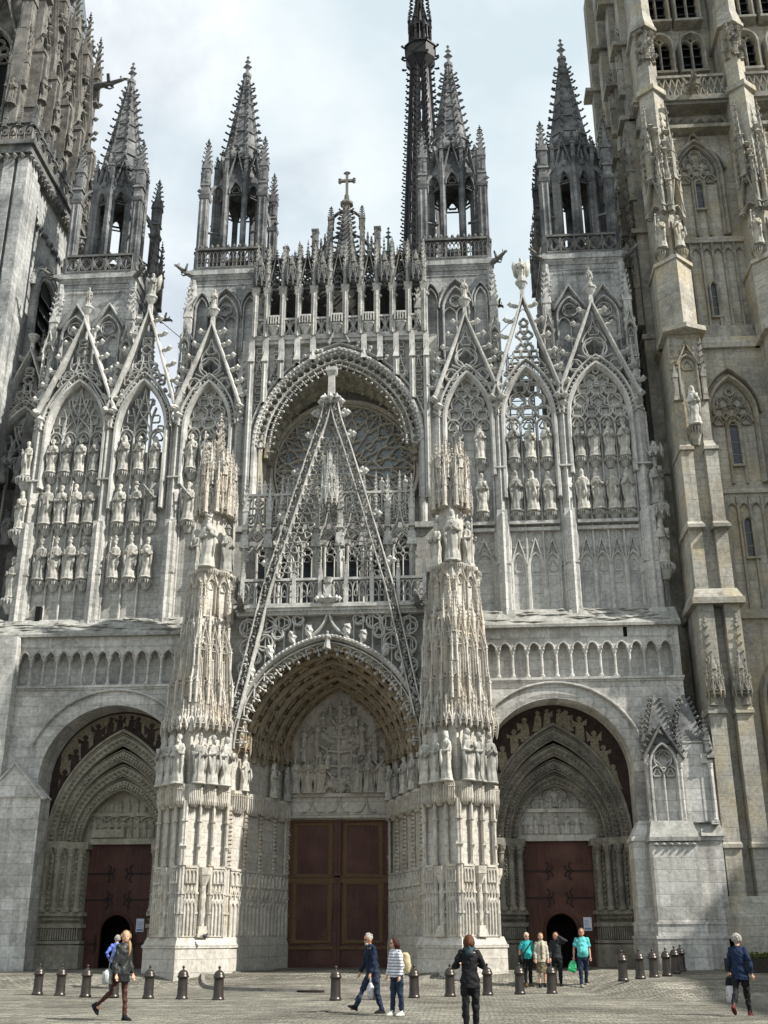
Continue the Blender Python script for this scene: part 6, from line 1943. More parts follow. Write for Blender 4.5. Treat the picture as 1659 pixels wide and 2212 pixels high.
for k in range(8):
    an = k * PI / 4 + PI / 8
    m.tube([(1.42 * math.cos(an), 1.42 * math.sin(an), 106.5), (1.36 * math.cos(an), 1.36 * math.sin(an), 110.0)], 0.16, 5)
    pin(m, 1.42 * math.cos(an), 1.42 * math.sin(an), 108.8, 0.32, 3.6, U_PINS)
    a2 = an + PI / 8
    m.tube([(1.3 * math.cos(a2), 1.3 * math.sin(a2), 106.5), (1.3 * math.cos(a2), 1.3 * math.sin(a2), 109.5)], 0.08, 4)
    m.tube([(1.2 * math.cos(an), 1.2 * math.sin(an), 110.0), (0.42 * math.cos(an), 0.42 * math.sin(an), 114.0), (0.16 * math.cos(an), 0.16 * math.sin(an), 128)], [0.12, 0.1, 0.05], 5)
    crockets(m, (1.1 * math.cos(an), 1.1 * math.sin(an), 110.6), (0.2 * math.cos(an), 0.2 * math.sin(an), 126), 22, 0.42, an)
m.frust(0, 0, 106.6, 108.2, 1.3, 1.3, 8, PI / 8); m.frust(0, 0, 109.6, 110.2, 1.5, 1.3, 8, PI / 8); m.frust(0, 0, 110.2, 128, 0.55, 0.08, 8)
m.build('lantern', 'iron', SP)

# ------------------------------------------------------------------ right-hand tower
TR = tag(empty('bell_tower'), 'tall yellowish stone tower with louvred belfry at the right edge', 'bell tower')
b = MB()
b.box(15.0, 30.0, 1.0, 14.0, 0.0, 26.9); b.box(15.2, 29.8, 1.6, 13.6, 26.9, 41.0); b.box(15.5, 29.5, 2.6, 13.4, 41.0, 64.0)
b.box(14.85, 30.2, 0.8, 14.1, 26.75, 27.0); b.plan([(14.85, 0.8), (30.2, 0.8), (30.2, 14), (14.85, 14)], 27.0, 27.7, 0.97, (22, 8))
b.box(16.6, 30, 0.86, 1.0, 13.9, 14.3); b.box(16.6, 30, 0.88, 1.0, 19.55, 19.8); b.box(16.5, 30, 1.42, 1.6, 32.9, 33.2); b.box(16.5, 30, 1.5, 1.6, 28.0, 28.12)
tb = b.build('tower_body', 'tan', TR)
b = MB()
b.box(14.9, 30, 0.9, 1.6, 39.4, 39.6); b.box(14.85, 30, 0.7, 1.6, 40.7, 40.85); b.box(14.8, 30, 0.55, 1.6, 40.85, 41.15)
for q in range(60): b.octa(15.2 + q * 0.16, 1.5, 40.0 + 0.2 * math.sin(q * 2.1), 0.22, 0.3, 0.26)
b.build('frieze', 'tancarved', TR)
b = MB()
for x0, x1 in ((15.9, 19.5), (20.4, 24.2)):
    for i in range(11):
        w_ = (x1 - x0) / 11
        for sg in (-1, 1): b.sweep([(x0 + (i + .5) * w_ - sg * w_ * 0.5, 41.2), (x0 + (i + .5) * w_ + sg * w_ * 0.5, 42.4)], 0.09, 0.12, 0.72)
    b.box(x0, x1, 0.68, 0.88, 42.4, 42.55); b.box(x0, x1, 0.68, 0.88, 41.15, 41.25)
b.build('balustrade', 'tancarved', TR)
b = MB(); b.stamp(gargoyle(1.2), T(17.75, 0.8, 41.4, 0.0)); b.build('gargoyle', 'tancarved', TR)
def louvred(xc, z0, zs, a, h, y):
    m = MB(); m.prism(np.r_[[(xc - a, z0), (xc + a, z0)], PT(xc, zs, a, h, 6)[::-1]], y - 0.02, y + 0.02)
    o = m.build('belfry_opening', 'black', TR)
    m = MB()
    z = z0 + 0.3
    while z < zs + h * 0.6:
        hw = halfw(z, zs, a, h) - 0.03
        m.add([(xc - hw, y - 0.1, z), (xc + hw, y - 0.1, z), (xc + hw, y - 0.32, z - 0.22), (xc - hw, y - 0.32, z - 0.22), (xc - hw, y - 0.1, z - 0.05), (xc + hw, y - 0.1, z - 0.05), (xc + hw, y - 0.32, z - 0.27), (xc - hw, y - 0.32, z - 0.27)],
              [(0, 1, 2, 3), (7, 6, 5, 4), (3, 2, 6, 7)])
        z += 0.55
    m.build('louvre', 'louvre', o)
    m = MB()
    m.sweep(np.r_[[(xc - a, z0)], PT(xc, zs, a, h, 6), [(xc + a, z0)]], 0.22, 0.7, y - 0.66)
    m.sweep([(xc, z0), (xc, zs + 0.1)], 0.12, 0.3, y - 0.5)
    for cx in (-a / 2, a / 2): m.sweep(PT(xc + cx, zs, a / 2, a * 0.6, 4), 0.09, 0.24, y - 0.45); 
    m.sweep(FO(xc, zs + h * 0.55, a * 0.3, 4, 0, 4), 0.07, 0.2, y - 0.42, True)
    m.box(xc - a - 0.1, xc + a + 0.1, y - 0.7, y, z0 - 0.15, z0)
    m.build('window_frame', 'tancarved', o)
for x in (16.85, 18.5, 21.3, 23.0):
    louvred(x, 44.0, 45.8, 0.62, 0.75, 2.56); louvred(x, 47.5, 51.0, 0.64, 0.9, 2.56); louvred(x, 53, 58, 0.64, 0.9, 2.56)
def slit(x, z0, z1, y, w_=0.17):
    m = MB(); m.prism(np.r_[[(x - w_, z0), (x + w_, z0)], PT(x, z1 - 0.3, w_, 0.3, 4)[::-1]], y - 0.012, y + 0.02)
    o = m.build('slit_window', 'darkglass', TR)
    m = MB(); m.sweep(np.r_[[(x - w_ - .04, z0)], PT(x, z1 - 0.3, w_ + .04, 0.33, 4), [(x + w_ + .04, z0)]], 0.12, 0.2, y - 0.2)
    for z in np.arange(z0 + 0.5, z1 - 0.2, 0.6): m.box(x - w_, x + w_, y - 0.03, y - 0.015, z, z + 0.03)
    m.box(x - w_ - 0.12, x + w_ + 0.12, y - 0.2, y, z0 - 0.1, z0); m.build('window_frame', 'tancarved', o)
for dx in (0.0, 4.35):
    x = 17.75 + dx
    m = MB()
    m.sweep(np.r_[[(x - 1.15, 33.3)], PT(x, 36.9, 1.15, 2.0, 9), [(x + 1.15, 33.3)]], 0.26, 0.4, 1.25)
    m.sweep(np.r_[[(x - 0.98, 33.3)], PT(x, 36.9, 0.98, 1.75, 9), [(x + 0.98, 33.3)]], 0.12, 0.3, 1.32)
    m.sweep(OG(x, 37.2, 1.4, 2.3, 8), 0.12, 0.25, 1.3)
    tracery(m, x, 33.3, 36.6, 0.9, 1.9, 3, 1.42, 0.13, 0.2, 0)
    m.stamp(U_FIN, T(x, 1.35, 39.2, s=(0.5, 0.5, 0.8)))
    m.sweep(np.r_[[(x - 1.05, 20.0)], PT(x, 23.3, 1.05, 1.9, 9), [(x + 1.05, 20.0)]], 0.24, 0.4, 0.66)
    m.sweep(PT(x, 23.4, 1.28, 2.2, 9), 0.10, 0.3, 0.68)
    tracery(m, x, 20.0, 23.0, 0.9, 1.7, 3, 0.83, 0.13, 0.2, 0)
    for q in range(6):
        xx = x - 1.3 + q * 0.52
        m.box(xx - 0.05, xx + 0.05, 1.45, 1.6, 27.6, 32.9)
        m.box(xx - 0.05, xx + 0.05, 0.84, 1.0, 14.3, 19.4)
        m.sweep(PT(xx + 0.26, 32.2, 0.24, 0.4, 4), 0.08, 0.14, 1.46); m.sweep(PT(xx + 0.26, 18.7, 0.24, 0.4, 4), 0.08, 0.14, 0.85)
    m.plan([(x - 1.6, 0.9), (x + 1.6, 0.9), (x + 1.6, 1.6), (x - 1.6, 1.6)], 27.3, 28.0, 0.9, (x, 1.9))
    m.build('blind_tracery', 'tancarved', TR)
    slit(x + 0.02, 34.9, 36.6, 1.6); slit(x + 0.1, 28.8, 30.7, 1.6, 0.15); slit(x, 20.9, 23.0, 1.0, 0.2); slit(x + 0.1, 16.6, 18.4, 1.0, 0.2)
m = MB(); m.prism(np.r_[[(17.55, 4.5), (20.2, 4.5)], PT(18.9, 10.4, 1.33, 2.0, 8)[::-1]], 0.96, 1.02)
ow = m.build('nave_window', 'darkglass', TR)
m = MB(); m.sweep(np.r_[[(17.5, 4.5)], PT(18.9, 10.4, 1.4, 2.1, 8), [(20.3, 4.5)]], 0.3, 0.5, 0.55); tracery(m, 18.9, 4.5, 10.0, 1.3, 2.2, 3, 0.8, 0.12, 0.2, 1); m.build('window_frame', 'tancarved', ow)
# corner buttresses
def tower_buttress(x):
    b = MB()
    for dx, w_ in ((-0.52, 0.62), (0.52, 0.62)):
        b.box(x + dx - w_ / 2, x + dx + w_ / 2, -1.0, 1.0, 0, 14.1)
        b.box(x + dx - w_ * 0.42, x + dx + w_ * 0.42, -0.8, 1.0, 14.1, 20.9)
        b.plan([(x + dx - w_ / 2, -0.9), (x + dx + w_ / 2, -0.9), (x + dx + w_ / 2, 0.9), (x + dx - w_ / 2, 0.9)], 20.9, 21.05); b.plan([(x + dx - w_ * .42, -0.8), (x + dx + w_ * .42, -0.8), (x + dx + w_ * .42, 0.9), (x + dx - w_ * .42, 0.9)], 21.05, 21.5, 0.8, (x + dx, 0.9))
        b.box(x + dx - w_ * 0.32, x + dx + w_ * 0.32, -0.45, 1.0, 21.0, 26.9)
        for z in (4.6, 9.6, 17.3): b.plan([(x + dx - w_ * .58, -1.1), (x + dx + w_ * .58, -1.1), (x + dx + w_ * .58, 0.9), (x + dx - w_ * .58, 0.9)], z, z + 0.14); b.plan([(x + dx - w_ * .56, -1.08), (x + dx + w_ * .56, -1.08), (x + dx + w_ * .56, 0.9), (x + dx - w_ * .56, 0.9)], z + 0.14, z + 0.5, 0.75, (x + dx, 0.9))
    b.box(x - 0.4, x + 0.4, -0.4, 1.0, 0, 26.9)
    b.plan([(x - 1.1, -1.4), (x + 1.1, -1.4), (x + 1.1, 1), (x - 1.1, 1)], 0, 2.2); b.plan([(x - 1.1, -1.4), (x + 1.1, -1.4), (x + 1.1, 1), (x - 1.1, 1)], 2.2, 2.9, 0.86, (x, 0.6))
    b.plan([(x - 1.05, -1.2), (x + 1.05, -1.2), (x + 1.05, 1), (x - 1.05, 1)], 14.0, 14.25); b.plan([(x - 1.0, -1.15), (x + 1.0, -1.15), (x + 1.0, 1), (x - 1.0, 1)], 14.25, 14.7, 0.85, (x, 0.8))
    b.plan([(x - 0.95, -0.75), (x, -1.2), (x + 0.95, -0.75), (x + 0.95, 1), (x - 0.95, 1)], 26.75, 26.98); 
    dm = [(x - 0.82, 0.1), (x, -0.78), (x + 0.82, 0.1), (x + 0.82, 1.7), (x - 0.82, 1.7)]
    b.plan(dm, 26.95, 30.6); b.plan([(p + (p - x) * 0.1, q - 0.12) for p, q in dm], 30.6, 30.78); b.plan(dm, 30.78, 31.5, 0.5, (x, 1.2))
    dn = [(x - 0.6, 0.5), (x, -0.1), (x + 0.6, 0.5), (x + 0.6, 1.8), (x - 0.6, 1.8)]
    b.plan(dn, 30.7, 41.1); b.plan([(p + (p - x) * 0.2, q - 0.15) for p, q in dn], 41.0, 41.3)
    de = [(x - 0.5, 0.8), (x, 0.3), (x + 0.5, 0.8), (x + 0.5, 2.8), (x - 0.5, 2.8)]
    b.plan(de, 41.3, 45.4); b.plan([(p + (p - x) * 0.35, q - 0.25) for p, q in de], 45.4, 45.6); b.plan([(p + (p - x) * 0.3, q - 0.2) for p, q in de], 45.6, 49.0, 0.3, (x, 1.6)); b.plan(de, 45.4, 62, 0.9, (x, 2.4))
    bo = b.build('buttress', 'tan', TR)
    c = MB()
    for sg in (-1, 1):
        f = MB()
        f.sweep([(-0.5, 33.9), (0, 36.0), (0.5, 33.9)], 0.16, 0.3, -0.35); f.sweep(PT(0, 33.5, 0.4, 0.6, 5), 0.1, 0.25, -0.3)
        for q in range(12): f.octa(random.uniform(-.5, .5), -0.2, 36.0 + random.uniform(-1, 2.8), 0.22, 0.22, 0.2)
        for q in (-0.42, 0.42): pin(f, q, -0.2, 33.6, 0.2, 4.2)
        pin(f, 0, -0.25, 35.6, 0.26, 4.6)
        f.stamp(U_CONS, T(0, 0, 31.6, 0, (0.6, 0.8, 0.8))); f.frust(0, -0.18, 30.7, 31.3, 0.13, 0.1, 6)
        c.stamp(f, T(x + sg * 0.36, 0.24, 0, sg * PI / 4))
    for q in range(26): c.octa(x + random.uniform(-.5, .5), 0.35 + random.uniform(-.2, .2), random.uniform(43.2, 45.3), 0.16, 0.2, 0.16)
    for q in (-0.34, 0, 0.34): pin(c, x + q, 0.3 + abs(q), 43.3, 0.2, 1.9)
    c.stamp(U_GAB, T(x, -0.42, 23.4, 0, (1.0, 0.9, 1.0))); c.stamp(U_CONS, T(x, -0.35, 22.1, 0, (0.7, 0.9, 0.9)))
    for dx in (-0.62, 0.62): pin(c, x + dx, -0.5, 23.4, 0.22, 3.2); pin(c, x + dx, -1.02, 9.9, 0.24, 3.6)
    c.stamp(U_CANO, T(x - 0.52, -1.0, 10.3, 0, (0.7, 0.7, 1.0))); c.stamp(U_CANO, T(x + 0.52, -1.0, 10.3, 0, (0.7, 0.7, 1.0)))
    c.build('carved_tabernacles', 'tancarved', bo)
for x, nm in ((15.7, 'corner'), (20.15, 'inner')):
    tower_buttress(x)
    statue(2 if nm == 'corner' else 11, x, -0.75, 22.1, 1.95, 0.0, f'veiled figure standing in a gabled niche on the {nm} buttress of the yellow tower', 'statues on the yellow tower')
    statue(3, x - 0.42, -0.05, 31.6, 1.9, -0.6, f'left one of the statue pair high on the {nm} buttress of the yellow tower', 'statues on the yellow tower', 'tan')
    statue(4, x + 0.42, -0.05, 31.6, 1.9, 0.6, f'right one of the statue pair high on the {nm} buttress of the yellow tower', 'statues on the yellow tower', 'tan')
m = MB()                                          # left flank ribs
for y in (2.6, 5.6, 9.0, 12.6):
    m.box(14.45, 15.2, y - 0.55, y + 0.55, 0, 28); m.box(14.6, 15.4, y - 0.5, y + 0.5, 28, 41); m.box(14.85, 15.6, y - 0.45, y + 0.45, 41, 60)
    for z in (14, 21, 28, 34, 41, 46, 52): m.plan([(14.35, y - 0.65), (15.5, y - 0.65), (15.5, y + 0.65), (14.35, y + 0.65)], z, z + 0.25)
    pin(m, 14.5, y, 29, 0.35, 6.0); pin(m, 14.6, y - 0.4, 36, 0.3, 5); pin(m, 14.75, y, 43, 0.35, 5)
    for q in range(14): m.octa(14.45, y + random.uniform(-.5, .5), random.uniform(33, 40), 0.2, 0.25, 0.25)
for z in (13.9, 26.8, 41.0): m.box(14.8, 15.2, 1, 14, z, z + 0.3)
for y in (4.1, 7.3, 10.8):
    m.box(15.0, 15.22, y - 0.06, y + 0.06, 15, 26); m.box(15.1, 15.3, y - .06, y + .06, 28, 40)
m.build('flank_buttresses', 'tancarved', TR)

# ------------------------------------------------------------------ left-hand tower
TL = tag(empty('bell_tower', (-0.6, 0.55, 0)), 'grey stone tower with dark crocketed upper stage and slate roof at the left edge', 'bell tower')
b = MB()
b.box(-28, -15.85, 0.0, 9.2, 0, 39.0)
for (x, y) in ((-15.85, 0.0), (-15.85, 0.75), (-16.6, 0.0)): b.box(x - 0.28, x + 0.28, y - 0.28, y + 0.28, 0, 39.0)
b.box(-16.3, -15.6, 0.3, 1.5, 0, 38.6); b.box(-16.2, -15.55, 7.2, 9.3, 0, 38.2); b.box(-28, -18.0, -0.2, 0.2, 0, 39)
tl = b.build('tower_body', 'palewall', TL)
b = MB()
b.box(-28, -15.45, -0.4, 9.6, 39.3, 39.75); b.box(-28, -15.3, -0.55, 9.75, 39.75, 40.0); b.box(-28, -15.6, -0.25, 9.4, 39.0, 39.3)
for q in range(24): b.octa(-15.5, -0.2 + q * 0.4, 39.1, 0.25, 0.16, 0.22); b.octa(-15.75, 0.0 + q * 0.38, 36.6 + 0.15 * (q % 2), 0.12, 0.2, 0.25); b.octa(-15.9 - q * 0.4, -0.35, 39.1, 0.16, 0.25, 0.22)
b.build('cornice', 'greycarved', TL)
def flank(u, mat, name, parent, x):               # unit drawn facing the front, turned to face +x at the given x
    m = MB(); m.stamp(u, T(x, 0, 0, PI / 2)); return m.build(name, mat, parent)
u = MB()
for z0, zs, a, h in ((27.5, 33.2, 1.5, 1.55),):
    yc = 4.3
    u.sweep(np.r_[[(yc - a, z0)], PT(yc, zs, a, h, 10), [(yc + a, z0)]], 0.35, 0.3, -0.3)
    u.sweep(np.r_[[(yc - a + .3, z0)], PT(yc, zs, a - .3, h - .3, 10), [(yc + a - .3, z0)]], 0.2, 0.24, -0.24)
    u.sweep(PT(yc, zs, a + 0.35, h + 0.35, 10), 0.14, 0.3, -0.26)
    for sg in (-1, 1): u.lathe(yc + sg * (a + 0.05), -0.2, [(0.14, z0), (0.14, zs - 0.4), (0.24, zs - 0.1), (0.24, zs)], 8)
    arch_units(PT(yc, zs, a + 0.5, h + 0.5, 10), lambda x, z, g: rot_unit(u, U_TOOTH, x, -0.1, z, g, (0.14, 0.14, 0.14)), 0.25)
flank(u, 'palewall', 'arch_moulding', TL, -15.85)
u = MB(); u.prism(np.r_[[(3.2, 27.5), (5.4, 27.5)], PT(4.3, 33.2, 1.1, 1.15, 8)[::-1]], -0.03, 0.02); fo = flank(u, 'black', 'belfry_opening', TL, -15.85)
u = MB()
for z in np.arange(28, 33.6, 0.85):
    u.add([(3.25, -0.02, z + 0.3), (5.35, -0.02, z + 0.3), (5.35, -0.3, z - 0.1), (3.25, -0.3, z - 0.1)], [(0, 1, 2, 3)])
    for q in range(10): u.octa(3.35 + q * 0.21, -0.29, z - 0.12, 0.09, 0.03, 0.1)
flank(u, 'slate', 'louvre', fo, -15.85)
b = MB()
for q in range(6): b.add([(-15.35, 0.4 + 1.55 * q, 40.0), (-15.35, 0.4 + 1.55 * q + 1.4, 40.0), (-15.35, 0.4 + 1.55 * q + 1.4, 40.05), (-15.35, 0.4 + 1.55 * q, 40.05)], [(0, 1, 2, 3)])
u = MB(); balustrade(u, -0.3, 9.4, 0.15, 40.0, 41.2, 11, U_QUAT, 0.1)
for x in np.linspace(-0.3, 9.4, 12): pin(u, x, 0.1, 40.9, 0.2, 1.4)
b.stamp(u, T(-15.4, 0, 0, PI / 2)); u2 = MB(); balustrade(u2, -24, -15.5, -0.4, 40.0, 41.2, 10, U_LANC, 0.1)
for x in np.linspace(-24, -15.5, 12): pin(u2, x, -0.45, 40.9, 0.2, 1.4)
b.stamp(u2, T()); b.build('balustrade', 'greycarved', TL)
b = MB(); b.box(-27.5, -17.2, 1.4, 10.4, 40.0, 55.0); st_ = b.build('upper_stage', 'darkbrown', TL)
u = MB()
for q in range(5):
    yb = 1.5 + q * 2.1
    u.box(yb - 0.3, yb + 0.3, -0.9, 0.0, 40, 47.5); u.plan([(yb - 0.36, -0.96), (yb + 0.36, -0.96), (yb + 0.36, 0), (yb - 0.36, 0)], 47.5, 47.7); u.plan([(yb - 0.33, -0.92), (yb + 0.33, -0.92), (yb + 0.33, 0), (yb - 0.33, 0)], 47.7, 48.6, 0.5, (yb, 0))
    u.box(yb - 0.24, yb + 0.24, -0.55, 0, 47.5, 52.5); u.box(yb - 0.4, yb + 0.4, -1.0, 0.0, 43.6, 43.75); u.box(yb - 0.12, yb + 0.12, -1.05, -0.9, 40, 47.3)
    pin(u, yb, -0.5, 51.5, 0.5, 5.6)
    u.stamp(ST[q], T(yb, -1.05, 44.2, 0, 1.0))
    for r_ in range(7): u.octa(yb + random.uniform(-.5, .5), -0.75, random.uniform(48, 53), 0.2, 0.22, 0.22)
    if q < 4:
        ym = yb + 1.05
        u.sweep(np.r_[[(ym - 0.62, 40.5)], PT(ym, 49.0, 0.62, 1.2, 7), [(ym + 0.62, 40.5)]], 0.22, 0.4, -0.4)
        u.sweep(np.r_[[(ym - 0.45, 40.5)], PT(ym, 49.0, 0.45, 0.95, 7), [(ym + 0.45, 40.5)]], 0.14, 0.3, -0.3)
        u.sweep([(ym, 40.5), (ym, 48.8)], 0.1, 0.24, -0.24)
        u.sweep([(ym - 0.95, 49.8), (ym, 54.2), (ym + 0.95, 49.8)], 0.2, 0.4, -0.6)
        for sg in (-1, 1): crockets(u, (ym + sg * 0.9, -0.4, 50.1), (ym + sg * 0.1, -0.4, 54.0), 7, 0.36, 0 if sg > 0 else PI)
        u.stamp(U_FIN, T(ym, -0.4, 54.0, s=(1.1, 1.1, 1.9)))
        u.box(ym - 0.7, ym + 0.7, -0.35, 0, 45.2, 45.4)
flank(u, 'darkbrown', 'buttress_range', st_, -17.2)
for q in range(4):
    ym = 2.55 + 2.1 * q
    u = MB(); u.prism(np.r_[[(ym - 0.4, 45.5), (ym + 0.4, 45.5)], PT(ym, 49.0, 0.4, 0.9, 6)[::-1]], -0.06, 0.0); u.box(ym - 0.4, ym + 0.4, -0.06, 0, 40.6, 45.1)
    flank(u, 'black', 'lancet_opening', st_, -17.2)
u = MB()
for x in (-18.9, -22.4):
    u.sweep(np.r_[[(x - 0.85, 40.6)], PT(x, 47.4, 0.85, 1.7, 8), [(x + 0.85, 40.6)]], 0.3, 0.5, 0.9); u.sweep([(x, 40.6), (x, 47.3)], 0.14, 0.3, 1.1)
    tracery(u, x, 45.0, 47.0, 0.75, 1.6, 2, 1.1, 0.12, 0.2); u.sweep([(x - 1.2, 48.0), (x, 52.0), (x + 1.2, 48.0)], 0.22, 0.5, 0.7)
    u.box(x - 0.8, x + 0.8, 1.0, 1.3, 43.4, 43.6); pin(u, x, 0.9, 51.4, 0.5, 4)
for x in (-17.3, -20.6, -24.0):
    u.box(x - 0.35, x + 0.35, 0.4, 1.4, 40, 48.5); pin(u, x, 0.8, 48.0, 0.6, 7.5); pin(u, x - 0.4, 0.6, 44.5, 0.3, 4.5); pin(u, x + 0.4, 0.6, 44.5, 0.3, 4.5)
    u.stamp(ST[3], T(x, 0.25, 43.0, 0, 1.0))
u.build('front_tracery', 'darkbrown', st_)
u = MB()
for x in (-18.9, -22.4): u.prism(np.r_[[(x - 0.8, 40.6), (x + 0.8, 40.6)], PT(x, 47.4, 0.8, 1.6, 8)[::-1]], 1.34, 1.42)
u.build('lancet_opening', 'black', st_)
u = MB(); balustrade(u, -26, -17, 1.2, 55.0, 56.2, 9, U_QUAT, 0.1); u.build('balustrade', 'darkbrown', st_)
for z, yy in ((52.8, 9.6), (38.2, 8.0)):
    g = put(GARG, 'gargoyle', TL, (-16.6 if z > 45 else -15.5, yy, z), PI / 2 - 0.1, (0.9, 1.35, 0.9))
b = MB(); b.plan([(-28, 1.6), (-17.3, 1.6), (-17.3, 10.2), (-28, 10.2)], 55.0, 82, 0.28, (-22.6, 5.9)); b.build('roof', 'slate', TL)
# the neighbouring screen bay at the left end
src = [o for o in SCR[0].children if o.name.startswith('screen_arch')][0]
cp = copy_tree(src, SCR[0]); cp.location = (-3.25, 1.7, -0.45)
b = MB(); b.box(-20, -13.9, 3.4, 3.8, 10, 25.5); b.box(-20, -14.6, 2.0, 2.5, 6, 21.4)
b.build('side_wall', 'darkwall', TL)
b = MB()
pin(b, -14.6, 2.0, 24.0, 0.5, 6.0); b.box(-14.9, -14.3, 1.7, 2.3, 13, 24.5)
for q in range(3): pin(b, -16.8 + q * 0.3, 2.2, 24 + q, 0.4, 5)
b.build('side_pinnacles', 'greycarved', TL)
for k, (x, z) in enumerate(((-15.2, 21.4), (-16.0, 21.4), (-15.4, 18.3))):
    statue((4, 8, 3)[k], x, 1.7, z, 1.7, 0.2, ('shaded figure left of the left screen, right one of the upper pair', 'shaded figure at the picture edge, left one of the upper pair', 'shaded figure at the left edge below the upper pair')[k], 'stone statues on the facade screens', 'greycarved')  # shade put into the colour: a darker stone than the other figures
# ------------------------------------------------------------------ ground
def gz(x, y):
    s1 = np.clip((y + 6.2) / 2.8, 0, 1); s1 = s1 * s1 * (3 - 2 * s1)
    a = np.clip((x - 8.9) / 1.0, 0, 1) * np.clip((y + 13.0) / 4.0, 0, 1); a = a * a * (3 - 2 * a)
    return np.maximum(0.38 * s1, 0.36 * a + 0.08 * s1)
xs_ = np.unique(np.r_[np.linspace(-250, -40, 12), np.linspace(-40, 40, 161), np.linspace(40, 250, 12)])
ys_ = np.unique(np.r_[np.linspace(-250, -40, 12), np.linspace(-40, 10, 161), np.linspace(10, 250, 12)])
X, Y = np.meshgrid(xs_, ys_)
Z = gz(X, Y) + 0.012 * np.sin(X * 1.3 + 0.7 * Y) * np.sin(Y * 0.9) * (np.abs(X) < 40)
nx, ny = len(xs_), len(ys_)
idx = np.arange(nx * ny).reshape(ny, nx)
m = MB(); m.add(np.c_[X.ravel(), Y.ravel(), Z.ravel()], np.c_[idx[:-1, :-1].ravel(), idx[:-1, 1:].ravel(), idx[1:, 1:].ravel(), idx[1:, :-1].ravel()])
tag(m.build('plaza', 'cobble', None, True), 'grey cobbled cathedral square', kind='structure')
# low platform with a curved kerb before the central doorway
arc = [(-3.9, -4.0)] + [(PXC + 3.9 * math.sin(t) - 0.1, -3.6 - 4.6 * math.cos(t) * (1 + 0.04 * math.sin(t))) for t in np.linspace(-1.35, 1.35, 26)] + [(4.3, -4.0)]
top = [(x, y, gz(x, y) + 0.10) for x, y in arc]
m = MB()
n = len(top)
inner = [(PXC + (x - PXC) * 0.55, -0.5 + (y + 3.6) * 0.3, 0.40) for x, y, _ in top]
back = [(PXC + (x - PXC) * 0.55, 2.6, 0.42) for x, y, _ in top]
m.strip(inner, top); m.strip(back, inner)
tag(m.build('pavement', 'cobble2', None), 'raised cobbled forecourt', kind='structure')
m = MB()
k_in = [(PXC + (x - PXC) * 0.975, y + 0.13, z + 0.004) for x, y, z in top]
m.strip(k_in, [(x, y, z + 0.004) for x, y, z in top]); m.strip([(x, y, z + 0.004) for x, y, z in top], [(x, y - 0.01, z - 0.25) for x, y, z in top])
tag(m.build('kerb', 'kerb', None), 'curved granite kerb', kind='structure')
m = MB(); a = np.linspace(0, 2 * PI, 25)[:-1]
m.add(np.c_[0.45 + 0.42 * np.cos(a), -8.28 + 0.16 * np.sin(a), np.full(24, 0.05)], np.arange(24)); m.frust(0.45, -8.28, -0.05, 0.05, 0.42, 0.42, 24, 0, 1, 0.38)
tag(m.build('drain_cover', 'hinge', None), 'dark iron drain opening in the curved kerb before the central doorway', 'drain cover')
m = MB()
for t in np.linspace(0, 1, 30)[:-1]: m.box(1.55 + 0.5 * t, 1.73 + 0.5 * t, -30 + 19 * t, -30 + 19 * (t + 1 / 31), 0.0, 0.022)
tag(m.build('paving_strip', 'cobble2', None), 'paler paving strip', kind='structure')

# ------------------------------------------------------------------ bollards
m = MB()
m.lathe(0, 0, [(0.165, 0), (0.165, 0.05), (0.15, 0.07), (0.138, 0.10), (0.128, 0.50), (0.128, 0.545), (0.155, 0.555), (0.16, 0.575), (0.155, 0.595), (0.142, 0.605), (0.138, 0.64), (0.118, 0.69), (0.085, 0.725), (0.045, 0.745), (0.028, 0.755), (0.022, 0.785), (0.036, 0.80), (0.04, 0.82), (0.032, 0.838), (0.012, 0.855), (0.0, 0.87)], 24)
BO = m.mesh('bollard', M['bollard'], True)
spots = [(-7.35, -10.05), (-6.5, -10.55), (-5.51, -11.28), (-4.64, -11.5), (-3.53, -11.95), (-2.49, -12.38), (-1.41, -12.8), (1.71, -12.71), (2.74, -12.47), (3.74, -11.53), (4.71, -10.7), (5.77, -10.0), (6.71, -9.4), (7.65, -9.1),
         (9.75, -9.0), (10.41, -7.9), (10.99, -6.8), (11.58, -5.7), (12.05, -4.6), (12.45, -3.5)]
bl_labels = ['leftmost bronze bollard, in front of the left buttress', 'bronze bollard second from the left end, before the left doorway columns', 'bronze bollard third from the left, just left of the young woman in the leather jacket',
             'bronze bollard half hidden behind the young woman in the leather jacket', 'bronze bollard at the left porch pier, just right of the walking young woman', 'bronze bollard in front of the sunlit corner of the left porch pier', 'bronze bollard between the left porch pier and the empty gap, last before the gap',
             'bronze bollard standing alone before the middle of the central doors', 'bronze bollard half hidden behind the strolling couple', 'bronze bollard just right of the strolling couple by the beige rucksack', 'bronze bollard just left of the woman in the black coat',
             'bronze bollard half hidden behind the woman in the black coat', 'bronze bollard in front of the man in the turquoise top with a shoulder bag', 'bronze bollard in front of the woman in the cream jacket',
             'nearest bollard of the receding dark row at the right', 'second nearest bollard of the receding dark row at the right', 'third nearest bollard of the receding dark row at the right', 'fourth bollard of the receding dark row at the right', 'fifth bollard of the receding dark row, overlapped by its neighbour', 'farthest bollard of the receding dark row, closest to the buttress']
for (x, y), lb in zip(spots, bl_labels):
    tag(put(BO, 'bollard', None, (x, y, float(gz(x, y)) - 0.01), random.uniform(0, 3)), lb, 'bollard', 'iron bollards across the square')

